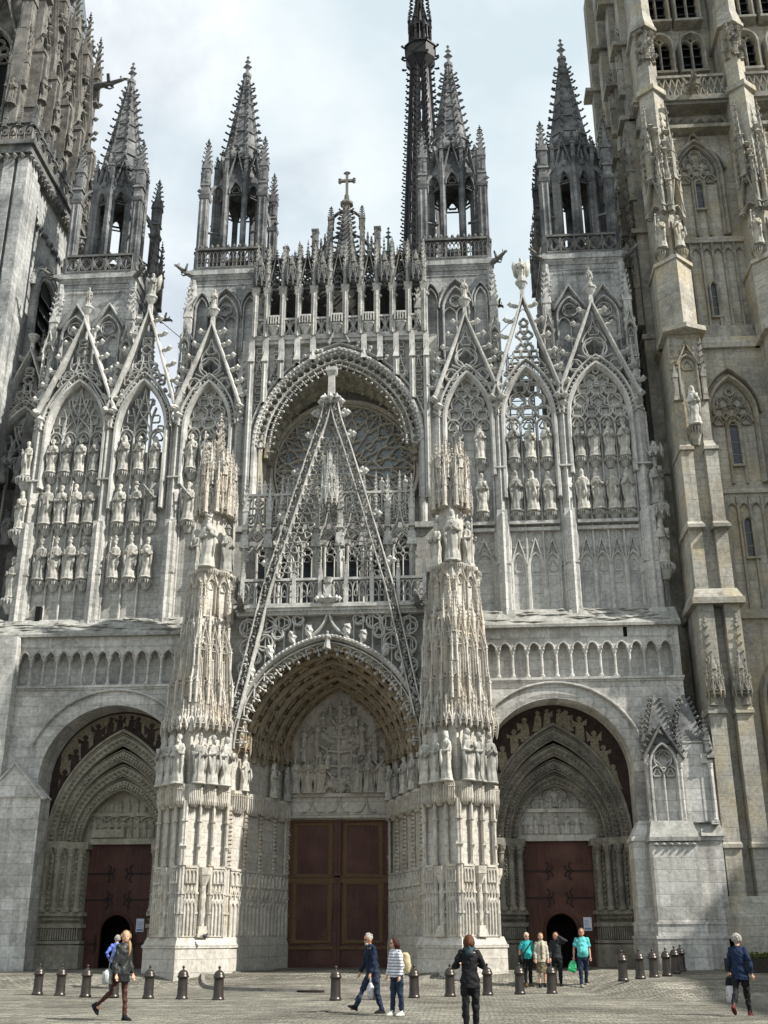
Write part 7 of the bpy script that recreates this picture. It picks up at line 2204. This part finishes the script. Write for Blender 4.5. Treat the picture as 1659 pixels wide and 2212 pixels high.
# ------------------------------------------------------------------ people
CLOTH = {}
def cloth(name, c, rough=0.8, var=0.2, scale=12, bump=0.5, spec=0.2):
    if name not in CLOTH: CLOTH[name] = plain(name, c, rough, 0.0, var, scale, spec, bump)
    return CLOTH[name]
SKIN = cloth('fair skin', (0.50, 0.29, 0.20), 0.55, 0.1, 20, 0.05, 0.35)
TAN = cloth('tanned skin', (0.42, 0.22, 0.145), 0.55, 0.1, 20, 0.05, 0.35)

def loft(mb, rings, n=16):                        # rings of (x, y, z, rx, ry)
    a = np.arange(n) * 2 * PI / n
    v = np.concatenate([np.c_[x + rx * np.cos(a), y + ry * np.sin(a), np.full(n, z)] for x, y, z, rx, ry in rings])
    i = np.arange(n); j = (i + 1) % n
    mb.add(v, *[np.c_[i + k * n, j + k * n, j + (k + 1) * n, i + (k + 1) * n] for k in range(len(rings) - 1)], i[::-1], i + n * (len(rings) - 1))

def skinned(mb, name, mat, parent, voxel):
    o = put(mb.mesh(name, mat, True), name, parent)
    r = o.modifiers.new('remesh', 'REMESH'); r.mode = 'VOXEL'; r.voxel_size = voxel; r.use_smooth_shade = True
    s = o.modifiers.new('smooth', 'SMOOTH'); s.factor = 0.5; s.iterations = 3
    if name != 'person':                           # soft cloth folds
        tx = bpy.data.textures.get('folds') or bpy.data.textures.new('folds', 'CLOUDS')
        tx.noise_scale = 0.085; tx.noise_depth = 1
        d = o.modifiers.new('folds', 'DISPLACE'); d.texture = tx; d.strength = 0.045; d.mid_level = 0.5; d.texture_coords = 'LOCAL'
    return o

def person(label, loc, rz, H, skin, legs, arms, top, bottom, shoes, hair, lean=0.0, head_turn=0.0, head_pitch=0.0, belly=0.0, long_coat=0.0, skirt=False, sleeves='long', hood=None, fem=False):
    """legs: ((thigh, knee), (thigh, knee)) for -x and +x side; arms: ((elbow, wrist), ...) offsets from the shoulder in body heights"""
    pel = np.array([0, 0, 0.525 * H])
    def up(p):                                     # lean the upper body forwards about the pelvis
        p = np.asarray(p, float); q = p - pel
        c, s = math.cos(lean), math.sin(lean)
        return pel + np.array([q[0], q[1] * c - q[2] * s, q[1] * s + q[2] * c])
    joints = []
    for sx, (th, kn) in zip((-1, 1), legs):
        hip = pel + np.array([sx * 0.052 * H, 0, -0.015 * H])
        knee = hip + 0.242 * H * np.array([sx * 0.02, -math.sin(th), -math.cos(th)])
        ank = knee + 0.235 * H * np.array([0, -math.sin(th - kn), -math.cos(th - kn)])
        joints.append((hip, knee, ank, th - kn))
    drop = min(j[2][2] for j in joints) - 0.045 * H
    sh = lambda p: np.asarray(p) - np.array([0, 0, drop])
    fem_s = 0.93 if fem else 1.0
    shoulders = [up((sx * 0.098 * H * fem_s, 0, 0.800 * H)) for sx in (-1, 1)]
    A = []
    for s0, (e, w) in zip(shoulders, arms):
        A.append((s0, s0 + np.array(e) * H, s0 + np.array(w) * H))
    hc = up((0, -0.012 * H, 0.925 * H))
    # body
    b = MB()
    tor = [(0.47, 0.085, 0.065), (0.53, 0.09, 0.065), (0.60, 0.075, 0.058), (0.68, 0.08, 0.06), (0.76, 0.092, 0.06), (0.805, 0.085, 0.05), (0.835, 0.045, 0.04)]
    for z, rx, ry in [(0, 0, 0)]: pass
    loft(b, [(*sh(up((0, 0, z * H))), rx * H, ry * H) for z, rx, ry in tor])
    b.tube([sh(up((0, 0.005 * H, 0.81 * H))), sh(up((0, 0, 0.85 * H))), sh(hc) - np.array([0, 0, 0.03 * H])], [0.036 * H, 0.03 * H, 0.03 * H], 12)
    hd = MB()
    loft(hd, [(0, y * H, z * H, max(rx, .004) * H, max(ry, .004) * H) for y, z, rx, ry in ((-0.02, -0.068, 0.012, 0.012), (-0.018, -0.060, 0.026, 0.026), (-0.012, -0.045, 0.036, 0.040), (-0.004, -0.02, 0.044, 0.050), (0, 0.005, 0.047, 0.056), (0.003, 0.03, 0.046, 0.056), (0.004, 0.05, 0.037, 0.046), (0.004, 0.062, 0.02, 0.026), (0.004, 0.066, 0.004, 0.006))], 18)
    hd.octa(0, -0.060 * H, -0.012 * H, 0.010 * H, 0.016 * H, 0.018 * H)
    for sx in (-1, 1): hd.ball(sx * 0.047 * H, 0.004 * H, -0.008 * H, 0.008 * H, 0.012 * H, 0.018 * H, 8, 6); hd.ball(sx * 0.018 * H, -0.046 * H, -0.024 * H, 0.014 * H, 0.01 * H, 0.012 * H, 6, 4)
    hd.box(-0.014 * H, 0.014 * H, -0.054 * H, -0.04 * H, -0.042 * H, -0.036 * H)
    Rh = Matrix.Rotation(head_turn, 3, 'Z') @ Matrix.Rotation(head_pitch, 3, 'X')
    HT = (np.array(Rh), sh(hc))
    b.stamp(hd, HT)
    for (s0, e, w) in A:
        s0, e, w = sh(s0), sh(e), sh(w)
        b.tube([s0, (s0 + e) / 2, e, (e * 0.6 + w * 0.4), w], np.array([0.026, 0.026, 0.021, 0.022, 0.014]) * H, 10)
        d = (w - e) / np.linalg.norm(w - e)
        side = np.cross(d, [0, 1.0, 0.2]); side /= np.linalg.norm(side)
        nrm = np.cross(side, d)
        pc = w + d * 0.028 * H
        b.tube([w, pc, pc + d * 0.02 * H], np.array([0.013, 0.021, 0.019]) * H, 8)
        for f in range(4):                         # four fingers of unequal length and a thumb from the side
            o = side * (f - 1.5) * 0.0095 * H
            L = (0.037, 0.043, 0.040, 0.031)[f] * H
            b.tube([pc + o, pc + o + d * (0.012 * H + L * 0.5), pc + o + d * (0.01 * H + L * 0.85) - nrm * 0.010 * H], np.array([0.0062, 0.0058, 0.0045]) * H, 6)
        b.tube([w + d * 0.012 * H + side * -0.014 * H, w + d * 0.03 * H + side * -0.026 * H, w + d * 0.048 * H + side * -0.026 * H - nrm * 0.006 * H], np.array([0.008, 0.007, 0.005]) * H, 6)
    for (hip, knee, ank, an) in joints:
        b.tube([sh(hip), sh((hip + knee) / 2), sh(knee), sh(knee * 0.7 + ank * 0.3) + np.array([0, 0.012 * H, 0]), sh(ank)], np.array([0.050, 0.043, 0.029, 0.031, 0.019]) * H * (1.0 if skirt else 0.66 if bottom is TIGHT else 0.8), 12)
        f0 = sh(ank); b.tube([f0, f0 + np.array([0, -0.03 * H, -0.028 * H]), f0 + np.array([0, -0.075 * H, -0.034 * H])], np.array([0.02, 0.02, 0.014]) * H, 8)
    body = skinned(b, 'person', skin, None, 0.0085)
    body.location = loc; body.rotation_euler = (0, 0, rz)
    tag(body, label, 'person', 'people on the square')
    # trousers, tights or skirt
    t = MB()
    mat_b, = (bottom,)
    if not skirt:
        loft(t, [(*sh(pel + np.array([0, 0, z * H])), rx * H, ry * H) for z, rx, ry in ((-0.075, 0.085, 0.072), (-0.03, 0.104, 0.084), (0.02, 0.1, 0.078 + belly * .3), (0.075, 0.088, 0.072 + belly * .4))])
        for (hip, knee, ank, an) in joints:
            t.tube([sh(hip) + np.array([0, 0, 0.02 * H]), sh((hip + knee) / 2), sh(knee), sh((knee + ank) / 2), sh(ank) - np.array([0, 0, 0.006 * H])], np.array([0.062, 0.054, 0.042, 0.038, 0.034 if not fem else 0.028]) * H * (0.74 if bottom is TIGHT else 1.0), 12)
        skinned(t, 'tights' if bottom is TIGHT else 'trousers', mat_b, body, 0.013)
    else:
        loft(t, [(*sh(pel + np.array([0, 0, z * H])), rx * H, ry * H) for z, rx, ry in ((-0.27, 0.112, 0.095), (-0.15, 0.112, 0.09), (-0.03, 0.104, 0.084), (0.06, 0.088, 0.07))])
        skinned(t, 'skirt', mat_b, body, 0.013)
    # top
    t = MB()
    z0 = 0.50 - long_coat
    prof = [(z0, 0.108 if long_coat else 0.1, 0.09), (0.53, 0.108, 0.084), (0.60, 0.094 * fem_s, 0.078), (0.68, 0.098 * fem_s, 0.08), (0.755, 0.104 * fem_s, 0.078), (0.79, 0.098 * fem_s, 0.066), (0.815, 0.085 * fem_s, 0.056), (0.838, 0.056, 0.046), (0.855, 0.040, 0.040)]
    loft(t, [(*(sh(up((0, -belly * H * math.exp(-((z - 0.6) / 0.07) ** 2), z * H)))), rx * H, (ry + belly * math.exp(-((z - 0.6) / 0.07) ** 2)) * H) for z, rx, ry in prof], 20)
    for (s0, e, w) in A:
        s0, e, w = sh(s0), sh(e), sh(w)
        if sleeves == 'long': t.ball(*s0, 0.040 * H, 0.038 * H, 0.040 * H, 10, 7); t.tube([s0, (s0 + e) / 2, e, (e + w) / 2, w * 0.93 + e * 0.07], np.array([0.037, 0.038, 0.035, 0.033, 0.027]) * H, 10)
        else: t.ball(*s0, 0.040 * H, 0.038 * H, 0.040 * H, 10, 7); t.tube([s0, s0 * 0.5 + e * 0.5, s0 * 0.25 + e * 0.75], np.array([0.038, 0.041, 0.042]) * H, 10)
    skinned(t, 'jacket' if sleeves == 'long' else 'shirt', top, body, 0.013)
    if hood:
        t = MB(); t.tube([sh(up((-0.06 * H, 0.0, 0.84 * H))), sh(up((0, 0.06 * H, 0.83 * H))), sh(up((0.06 * H, 0.0, 0.84 * H)))], [0.03 * H, 0.045 * H, 0.03 * H], 8); t.ball(*sh(up((0, 0.07 * H, 0.80 * H))), 0.05 * H, 0.035 * H, 0.045 * H, 10, 6)
        skinned(t, 'hood', hood, body, 0.013)
    for (hip, knee, ank, an) in joints:
        f0 = sh(ank)
        t = MB()
        pit = max(-0.9, min(0.7, an * 0.9)) if f0[2] > 0.06 * H else 0
        u = MB()
        loft(u, [(0, y * H, z * H, rx * H, ry * H) for y, z, rx, ry in ((-0.030, -0.046, 0.029, 0.078), (-0.030, -0.036, 0.031, 0.080), (-0.026, -0.018, 0.028, 0.066), (-0.004, 0.0, 0.026, 0.036), (0.004, 0.022, 0.027, 0.029))], 14)
        t.stamp(u, (np.array(Matrix.Rotation(-pit, 3, 'X')), f0))
        put(t.mesh('shoe', shoes, True), 'shoe', body)
    # hair
    style, hm = hair
    h = MB()
    if style in ('short', 'grey_short'):
        h.ball(0, 0.010 * H, 0.018 * H, 0.050 * H, 0.058 * H, 0.054 * H, 14, 9)
        for q in range(60):
            a1, a2 = random.uniform(0, 2 * PI), random.uniform(0.1, 1.3)
            x, y, z = math.cos(a1) * math.sin(a2), math.sin(a1) * math.sin(a2), math.cos(a2)
            if y < -0.55: continue
            h.octa(0.050 * H * x, 0.010 * H + 0.058 * H * y, 0.018 * H + 0.054 * H * z, 0.010 * H, 0.010 * H, 0.010 * H)
    elif style == 'curly':
        h.ball(0, 0.012 * H, 0.018 * H, 0.058 * H, 0.062 * H, 0.062 * H, 14, 9)
        for q in range(150):
            a1, a2 = random.uniform(0, 2 * PI), random.uniform(0.0, 2.1)
            x, y, z = math.cos(a1) * math.sin(a2), math.sin(a1) * math.sin(a2), math.cos(a2)
            if y < -0.5 and z < 0.5: continue
            h.octa(0.058 * H * x, 0.012 * H + 0.062 * H * y, 0.018 * H + 0.062 * H * z, 0.012 * H, 0.012 * H, 0.012 * H)
    else:
        L = {'bob': 0.075, 'long': 0.14, 'pony': 0.03}[style]
        h.ball(0, 0.012 * H, 0.016 * H, 0.054 * H, 0.060 * H, 0.058 * H, 14, 9)
        for q in range(26):
            a1 = -0.25 + (PI + 0.5) * q / 25
            x, y = math.cos(a1), math.sin(a1)
            h.tube([(0.050 * H * x, 0.010 * H + 0.054 * H * y, 0.03 * H), (0.056 * H * x, 0.014 * H + 0.058 * H * y, -0.02 * H), (0.050 * H * x, 0.016 * H + 0.056 * H * y, -L * H * random.uniform(0.85, 1.1))], [0.012 * H, 0.014 * H, 0.006 * H], 5)
        if style == 'pony':
            h.tube([(0.03 * H, 0.05 * H, -0.03 * H), (0.055 * H, 0.02 * H, -0.09 * H), (0.055 * H, -0.035 * H, -0.15 * H), (0.045 * H, -0.045 * H, -0.23 * H)], [0.02 * H, 0.022 * H, 0.02 * H, 0.008 * H], 7)
    hm2 = MB(); hm2.stamp(h, HT)
    put(hm2.mesh('hair', hm, True), 'hair', body)
    e = MB()
    for sx in (-1, 1): e.ball(sx * 0.019 * H, -0.0505 * H, 0.003 * H, 0.0065 * H, 0.004 * H, 0.004 * H, 8, 5)
    e2 = MB(); e2.stamp(e, HT); put(e2.mesh('eyes', cloth('dark eyes', (0.02, 0.015, 0.012), 0.3), True), 'eyes', body)
    info = dict(A=[(sh(a), sh(b_), sh(c)) for a, b_, c in A], HT=HT, up=up, sh=sh, H=H, loc=np.array(loc), rz=rz, body=body)
    return info

def world_pt(P, p):
    c, s = math.cos(P['rz']), math.sin(P['rz'])
    return np.array([P['loc'][0] + c * p[0] - s * p[1], P['loc'][1] + s * p[0] + c * p[1], P['loc'][2] + p[2]])

BLACK = cloth('black cloth', (0.009, 0.009, 0.011), 0.75)
LEATHER = cloth('black leather', (0.020, 0.022, 0.022), 0.5, 0.3, 10, 0.35, 0.3)
JEANS = cloth('dark denim', (0.018, 0.028, 0.055), 0.85, 0.3)
NAVY = cloth('navy cloth', (0.010, 0.020, 0.050), 0.8)
DNAVY = cloth('dark navy cloth', (0.008, 0.016, 0.036), 0.8)
TURQ = cloth('turquoise cotton', (0.10, 0.42, 0.42), 0.85, 0.12)
TEAL = cloth('teal cotton', (0.03, 0.30, 0.31), 0.85, 0.12)
CREAM = cloth('cream jacket cloth', (0.40, 0.37, 0.29), 0.85, 0.15)
OLIVE = cloth('olive skirt cloth', (0.13, 0.11, 0.065), 0.85, 0.2)
BLUE = cloth('cornflower knit', (0.11, 0.17, 0.52), 0.85, 0.15)
TIGHT = cloth('brown tights', (0.055, 0.022, 0.016), 0.55, 0.25)
WHITE = cloth('white trainer', (0.5, 0.49, 0.45), 0.7)
RED = cloth('dark red shoe', (0.09, 0.018, 0.018), 0.6)
BROWN = cloth('brown shoe', (0.10, 0.05, 0.02), 0.6)
GREYJ = cloth('dark grey jacket', (0.020, 0.022, 0.026), 0.7)
HG = cloth('grey hair', (0.36, 0.34, 0.31), 0.7, 0.3, 60)
HW = cloth('white hair', (0.55, 0.50, 0.42), 0.7, 0.3, 60)
HB = cloth('brown hair', (0.085, 0.03, 0.014), 0.6, 0.35, 60)
HD = cloth('dark brown hair', (0.035, 0.012, 0.008), 0.6, 0.35, 60)
HL = cloth('blonde hair', (0.30, 0.19, 0.09), 0.6, 0.3, 60)
HM = cloth('sandy hair', (0.26, 0.17, 0.09), 0.6, 0.3, 60)
BEARD = cloth('grey beard', (0.40, 0.38, 0.35), 0.8, 0.3, 60)
def striped():
    m, nt, ln, bs = nodes_of('striped jersey')
    t = nt.new('ShaderNodeTexCoord'); s = nt.new('ShaderNodeSeparateXYZ'); ln.new(t.outputs['Object'], s.inputs[0])
    a = nt.new('ShaderNodeMath'); a.operation = 'MULTIPLY'; a.inputs[1].default_value = 16.5; ln.new(s.outputs[2], a.inputs[0])
    f = nt.new('ShaderNodeMath'); f.operation = 'FRACT'; ln.new(a.outputs[0], f.inputs[0])
    c = nt.new('ShaderNodeMath'); c.operation = 'LESS_THAN'; c.inputs[1].default_value = 0.26; ln.new(f.outputs[0], c.inputs[0])
    ln.new(mixc(nt, ln, c.outputs[0], (0.60, 0.61, 0.66), (0.06, 0.055, 0.09)), bs.inputs['Base Color'])
    bs.inputs['Roughness'].default_value = 0.85
    return m
STRIPE = striped()
HANG = lambda sx, sw=0.0: ((sx * 0.03, 0.012 - sw * 0.6, -0.165), (sx * 0.034, -0.035 - sw, -0.305))

p1_ = person('young woman walking in a black leather jacket and brown tights, looking at the camera', (-1.86, -20.25, 0), math.radians(68), 1.70, SKIN,
             ((-0.46, 0.50), (0.10, 0.0)), (HANG(-1, -0.02), HANG(1, 0.03)), LEATHER, TIGHT, BLACK, ('pony', HL), 0.02, math.radians(-50), 0.0, fem=True)
t = MB(); loft(t, [(*p1_['sh'](np.array([0, 0, z * 1.7])), rx * 1.7, ry * 1.7) for z, rx, ry in ((0.415, 0.108, 0.098), (0.47, 0.11, 0.092), (0.54, 0.1, 0.08))]); skinned(t, 'skirt', BLACK, p1_['body'], 0.013)
p2_ = person('grey-haired woman in a cornflower blue cardigan before the left doorway, seen from behind', (-6.33, -6.0, 0.0), math.radians(190), 1.60, SKIN,
             ((0.1, 0.05), (-0.1, 0.1)), (((-0.08, 0.03, -0.14), (-0.02, -0.06, -0.26)), ((0.09, 0.06, -0.14), (0.05, -0.04, -0.25))), BLUE, BLACK, BLACK, ('curly', HG), 0.08, math.radians(30), 0.1, fem=True, long_coat=0.03)
p3_ = person('grey-bearded man in dark navy stepping out beside the woman in stripes', (3.10, -17.75, 0), math.radians(-62), 1.66, TAN,
             ((0.52, 0.06), (-0.12, 0.22)), (HANG(-1, 0.06), HANG(1, 0.02)), DNAVY, JEANS, BLACK, ('short', HG), 0.14, math.radians(-8), 0.28)
m = MB(); m.ball(0, -0.040 * 1.66, -0.052 * 1.66, 0.036 * 1.66, 0.026 * 1.66, 0.028 * 1.66, 10, 6); m2 = MB(); m2.stamp(m, p3_['HT']); put(m2.mesh('beard', BEARD, True), 'beard', p3_['body'])
p4_ = person('dark-haired woman in a white striped jersey and jeans carrying a beige rucksack', (3.68, -18.5, 0), math.radians(-48), 1.54, SKIN,
             ((0.10, 0.02), (-0.06, 0.04)), (HANG(-1, 0.02), HANG(1, -0.01)), STRIPE, JEANS, WHITE, ('bob', HD), 0.10, math.radians(-25), 0.12, fem=True, long_coat=0.02)
p5_ = person('auburn-haired woman in a black hooded coat seen from behind, hands raised', (5.24, -22.7, 0), math.radians(183), 1.60, SKIN,
             ((0.05, 0.02), (-0.05, 0.02)), (((-0.075, -0.01, -0.15), (-0.015, -0.13, -0.13)), ((0.085, 0.0, -0.15), (0.02, -0.13, -0.12))), BLACK, BLACK, BLACK, ('bob', HB), 0.02, 0.0, -0.05, fem=True, long_coat=0.07, hood=cloth('hood lining', (0.03, 0.05, 0.06)))
p6_ = person('white-haired man in a teal top with a dark bag across his shoulder', (7.17, -5.5, float(gz(7.17, -5.5))), math.radians(8), 1.60, SKIN,
             ((0.10, 0.02), (-0.10, 0.12)), (((-0.05, 0.02, -0.16), (-0.05, -0.02, -0.30)), HANG(1, 0.02)), TEAL, BLACK, BROWN, ('short', HW), 0.02, 0.2, 0.1, belly=0.035, sleeves='short')
p7_ = person('fair-haired woman in an open cream jacket over an olive skirt', (7.62, -5.6, float(gz(7.62, -5.6))), math.radians(4), 1.60, SKIN,
             ((0.05, 0.03), (-0.05, 0.05)), (HANG(-1, 0.03), HANG(1, 0.03)), CREAM, OLIVE, BLACK, ('short', HM), 0.0, 0.05, 0.0, skirt=True, fem=True, long_coat=0.05)
t = MB(); loft(t, [(*(p7_['sh'](np.array([0, -0.035 * 1.6, z * 1.6]))), rx * 1.6, ry * 1.6) for z, rx, ry in ((0.5, 0.035, 0.062), (0.6, 0.034, 0.055), (0.75, 0.034, 0.055), (0.83, 0.02, 0.02))]); skinned(t, 'blouse', OLIVE, p7_['body'], 0.013)
p8_ = person('brown-haired young woman in dark grey shading her eyes with one hand', (8.12, -5.5, float(gz(8.12, -5.5))), math.radians(-6), 1.62, SKIN,
             ((0.05, 0.03), (-0.06, 0.05)), (HANG(-1, 0.05), ((0.115, -0.03, 0.02), (-0.06, -0.09, 0.125))), GREYJ, BLACK, BLACK, ('long', HB), 0.03, -0.1, 0.1, fem=True, long_coat=0.0)
p9_ = person('man in a pale turquoise T-shirt and jeans walking with a green carrier bag', (8.95, -5.6, float(gz(8.95, -5.6))), math.radians(2), 1.74, TAN,
             ((0.14, 0.02), (-0.20, 0.20)), (((-0.055, 0.02, -0.16), (-0.07, -0.03, -0.30)), HANG(1, 0.02)), TURQ, JEANS, cloth('grey trainer', (0.22, 0.22, 0.21)), ('short', HM), 0.0, -0.25, 0.0, belly=0.035, sleeves='short')
m = MB()
for sx in (-1, 1): m.ball(sx * 0.02 * 1.74, -0.052 * 1.74, 0.004 * 1.74, 0.015 * 1.74, 0.007 * 1.74, 0.011 * 1.74, 8, 5)
m2 = MB(); m2.stamp(m, p9_['HT']); put(m2.mesh('sunglasses', BLACK, True), 'sunglasses', p9_['body'])
for PP, HH in ((p3_, 1.66), (p4_, 1.54), (p6_, 1.6)):
    m = MB()
    for sx in (-1, 1): m.ball(sx * 0.02 * HH, -0.052 * HH, 0.004 * HH, 0.014 * HH, 0.007 * HH, 0.010 * HH, 8, 5)
    m.tube([(-0.048 * HH, 0.0, 0.006 * HH), (-0.03 * HH, -0.05 * HH, 0.006 * HH), (0.03 * HH, -0.05 * HH, 0.006 * HH), (0.048 * HH, 0.0, 0.006 * HH)], 0.003 * HH, 4)
    m2 = MB(); m2.stamp(m, PP['HT']); put(m2.mesh('glasses', BLACK, True), 'glasses', PP['body'])
p10_ = person('elderly white-haired woman in a navy coat walking away at the right', (10.98, -18.4, 0), math.radians(152), 1.60, SKIN,
              ((0.16, 0.02), (-0.34, 0.45)), (((-0.06, 0.03, -0.155), (-0.07, 0.02, -0.30)), ((0.045, -0.02, -0.16), (0.07, -0.07, -0.28))), NAVY, BLACK, RED, ('curly', HG), 0.06, 0.15, 0.0, fem=True, long_coat=0.07)

# ------------------------------------------------------------------ things carried
def bag(name, label, P, hand, mat, w, d, h, drop=0.06, tilt=0.0):
    p = world_pt(P, P['A'][hand][2])
    m = MB()
    loft(m, [(0, 0, -drop - h * t, w * a, d * b) for t, a, b in ((0.0, 0.25, 0.4), (0.1, 0.62, 0.7), (0.4, 0.9, 1.0), (0.75, 1.0, 1.0), (0.95, 0.92, 0.8), (1.0, 0.7, 0.5))], 14)
    for sx in (-1, 1): m.tube([(sx * w * 0.3, 0, -drop - 0.02), (sx * 0.02, 0, 0.0), (0, 0, 0.012)], 0.008, 5)
    for q in range(10): m.octa(random.uniform(-.7, .7) * w, -d * 0.8 * (1 if q % 2 else -1), -drop - h * random.uniform(.3, .8), w * .2, d * .35, h * .16)
    o = m.build(name, mat, None, True)
    o.location = p + np.array([0, 0, -0.075]); o.rotation_euler = (0.0, tilt, P['rz'])
    return tag(o, label, 'bag')
bag('carrier_bag', 'bright green and white carrier bag in the hand of the man in turquoise', p9_, 0, cloth('green plastic', (0.03, 0.42, 0.16), 0.35, 0.45, 5, 0.2, 0.5), 0.14, 0.06, 0.36, 0.03, 0.28)
bag('carrier_bag', 'white plastic bag hanging from the arm of the elderly woman in navy', p10_, 1, cloth('white plastic', (0.50, 0.48, 0.50), 0.4, 0.15, 6, 0.2, 0.4), 0.12, 0.06, 0.42, 0.10)
bag('handbag', 'small black handbag of the elderly woman in navy', p10_, 1, BLACK, 0.11, 0.06, 0.20, 0.0)
bag('carrier_bag', 'white bag swinging behind the grey-bearded man', p3_, 1, cloth('white plastic', (0.5, 0.48, 0.5)), 0.10, 0.06, 0.34, 0.10)
m = MB(); m.ball(0, 0, 0, 0.13, 0.07, 0.15, 12, 8); m.box(-0.11, 0.11, -0.07, 0.05, -0.14, 0.1); m.tube([(0, 0, 0.1), (0.08, 0.05, 0.35), (0.15, 0.0, 0.62)], 0.009, 5)
o = m.build('handbag', cloth('silver leather', (0.40, 0.42, 0.42), 0.3, 0.4, 14, 0.4, 0.6), None, True); o.location = (-2.10, -20.38, 0.83); o.rotation_euler = (0, 0, math.radians(60))
tag(o, 'silvery white handbag at the hip of the young woman in the leather jacket', 'bag')
q = world_pt(p4_, p4_['sh'](np.array([0.02, 0.14 * 1.54, 0.67 * 1.54])))
m = MB(); loft(m, [(0, 0, z, rx, ry) for z, rx, ry in ((-0.22, 0.11, 0.07), (-0.17, 0.15, 0.1), (0.0, 0.155, 0.1), (0.14, 0.12, 0.085), (0.2, 0.06, 0.04))], 14); m.ball(0, 0.09, -0.07, 0.1, 0.05, 0.09, 8, 6)
for sx in (-1, 1): m.tube([(sx * 0.08, -0.06, 0.16), (sx * 0.09, -0.17, 0.2), (sx * 0.1, -0.2, 0.05), (sx * 0.11, -0.06, -0.15)], 0.014, 5)
o = m.build('rucksack', cloth('beige canvas', (0.42, 0.36, 0.22)), None, True); o.location = q; o.rotation_euler = (0, 0.1, p4_['rz'])
tag(o, 'beige canvas rucksack on the back of the woman in stripes', 'rucksack')
q = world_pt(p6_, p6_['sh'](np.array([-0.14 * 1.6, -0.02, 0.50 * 1.6])))
m = MB(); m.box(-0.05, 0.06, -0.13, 0.13, -0.16, 0.12); m.ball(0, 0, -0.02, 0.08, 0.15, 0.16, 8, 6); m.tube([(0.02, -0.1, 0.1), (0.12, -0.2, 0.22), (0.3, -0.17, 0.44), (0.36, -0.04, 0.52)], 0.016, 5)
o = m.build('shoulder_bag', BLACK, None, True); o.location = q; o.rotation_euler = (0, 0, p6_['rz'])
tag(o, 'black shoulder bag hanging at the side of the man in teal', 'bag')

# ------------------------------------------------------------------ notices, bench, pigeon, wires
for x, nm in ((-8.0, 'left'), (10.02, 'right')):
    m = MB(); m.box(x - 0.16, x + 0.16, 2.47, 2.48, 1.75, 2.25)
    o = tag(m.build('notice', 'paper', None), f'pale printed notice on the {nm} red doorway beside its open wicket', 'notice')
    m = MB()
    for q in range(5): m.box(x - 0.13, x + random.uniform(0.0, 0.13), 2.464, 2.468, 2.12 - q * 0.05, 2.135 - q * 0.05)
    m.box(x - 0.13, x + 0.13, 2.464, 2.468, 1.79, 1.86)
    m.build('print', 'ink', o)
m = MB(); m.box(13.9, 17.5, -4.4, -3.4, 0.0, 0.85)
o = tag(m.build('planter', plain('dark planter boards', (0.03, 0.028, 0.02), 0.8), None), 'low dark planter box with greenery at the right edge beside the tower', 'planter')
m = MB()
for q in range(500): m.octa(random.uniform(13.95, 17.4), random.uniform(-4.35, -3.45), random.uniform(0.84, 1.04), random.uniform(.03, .08), random.uniform(.03, .08), random.uniform(.02, .05))
m.build('leaves', plain('yellow green leaves', (0.075, 0.09, 0.018), 0.7, 0, 0.5, 9), o)
m = MB()
m.ball(0, 0, 0.09, 0.06, 0.11, 0.065, 10, 7); m.ball(0, -0.09, 0.16, 0.03, 0.035, 0.035, 8, 6); m.tube([(0, -0.06, 0.11), (0, -0.085, 0.15)], 0.03, 6); m.prism([(-0.03, 0.07), (0.03, 0.07), (0.02, 0.1), (-0.02, 0.1)], 0.09, 0.2); m.octa(0, -0.135, 0.155, 0.008, 0.02, 0.008)
for sx in (-1, 1): m.tube([(sx * 0.02, 0, 0.05), (sx * 0.02, 0.0, 0.0)], 0.006, 4)
o = m.build('pigeon', plain('pigeon grey', (0.07, 0.075, 0.085), 0.7), None, True); o.location = (-3.75, -4.4, 1.5); o.rotation_euler = (0, 0, 1.2)
tag(o, 'grey pigeon perched on the plinth ledge of the left porch pier', 'pigeon')
m = MB()
m.tube([(-7.9, 0.6, 29.3), (-10.3, 1.4, 29.0)], 0.02, 4)
for (a, b_) in (((-9.15, 0.5, 29.6), (-7.5, 1.5, 28.4)), ((8.67, 0.5, 29.0), (10.1, 1.5, 27.8)), ((8.67, 0.5, 29.0), (7.3, 1.5, 28.0))):
    o_ = MB(); o_.tube([a, b_], 0.022, 4); o_.build('stay_cable', 'wire', CATH)
# maintenance scaffold glimpsed through the right openwork gable
m = MB()
for x in (8.1, 9.3):
    for y in (4.5, 6.0): m.tube([(x, y, 18.0), (x, y, 29.5)], 0.035, 5)
for z in np.arange(19, 29.5, 1.2):
    m.tube([(8.1, 4.5, z), (9.3, 4.5, z)], 0.03, 4); m.tube([(8.1, 4.5, z), (9.3, 4.5, z + 1.2)], 0.02, 4); m.tube([(8.1, 6.0, z), (9.3, 6.0, z)], 0.03, 4)
m.box(8.0, 9.4, 4.4, 6.1, 27.2, 27.3)
sc_ = tag(m.build('scaffold', 'wire', None), 'thin metal scaffold seen through the right openwork gable', 'scaffold')
m = MB(); m.box(8.15, 8.6, 4.42, 4.5, 27.6, 28.1)
m.build('orange_sheet', plain('orange sheet', (0.55, 0.11, 0.03), 0.7), sc_)
# street house south of the square, out of the frame to the right: it throws the shade on the square
m = MB(); m.box(33, 47, -34, -4.5, 0, 21.5); m.prism([(33, 21.5), (47, 21.5), (40, 27)], -34, -4.5)
for z in (2.5, 6.5, 10.5, 14.5):
    for y in np.arange(-32, -6, 3): m.box(32.97, 33.2, y - 0.6, y + 0.6, z, z + 2.2)
tag(m.build('town_house', plain('house render', (0.42, 0.38, 0.31), 0.9), None), 'pale town house on the south side of the square', 'house')
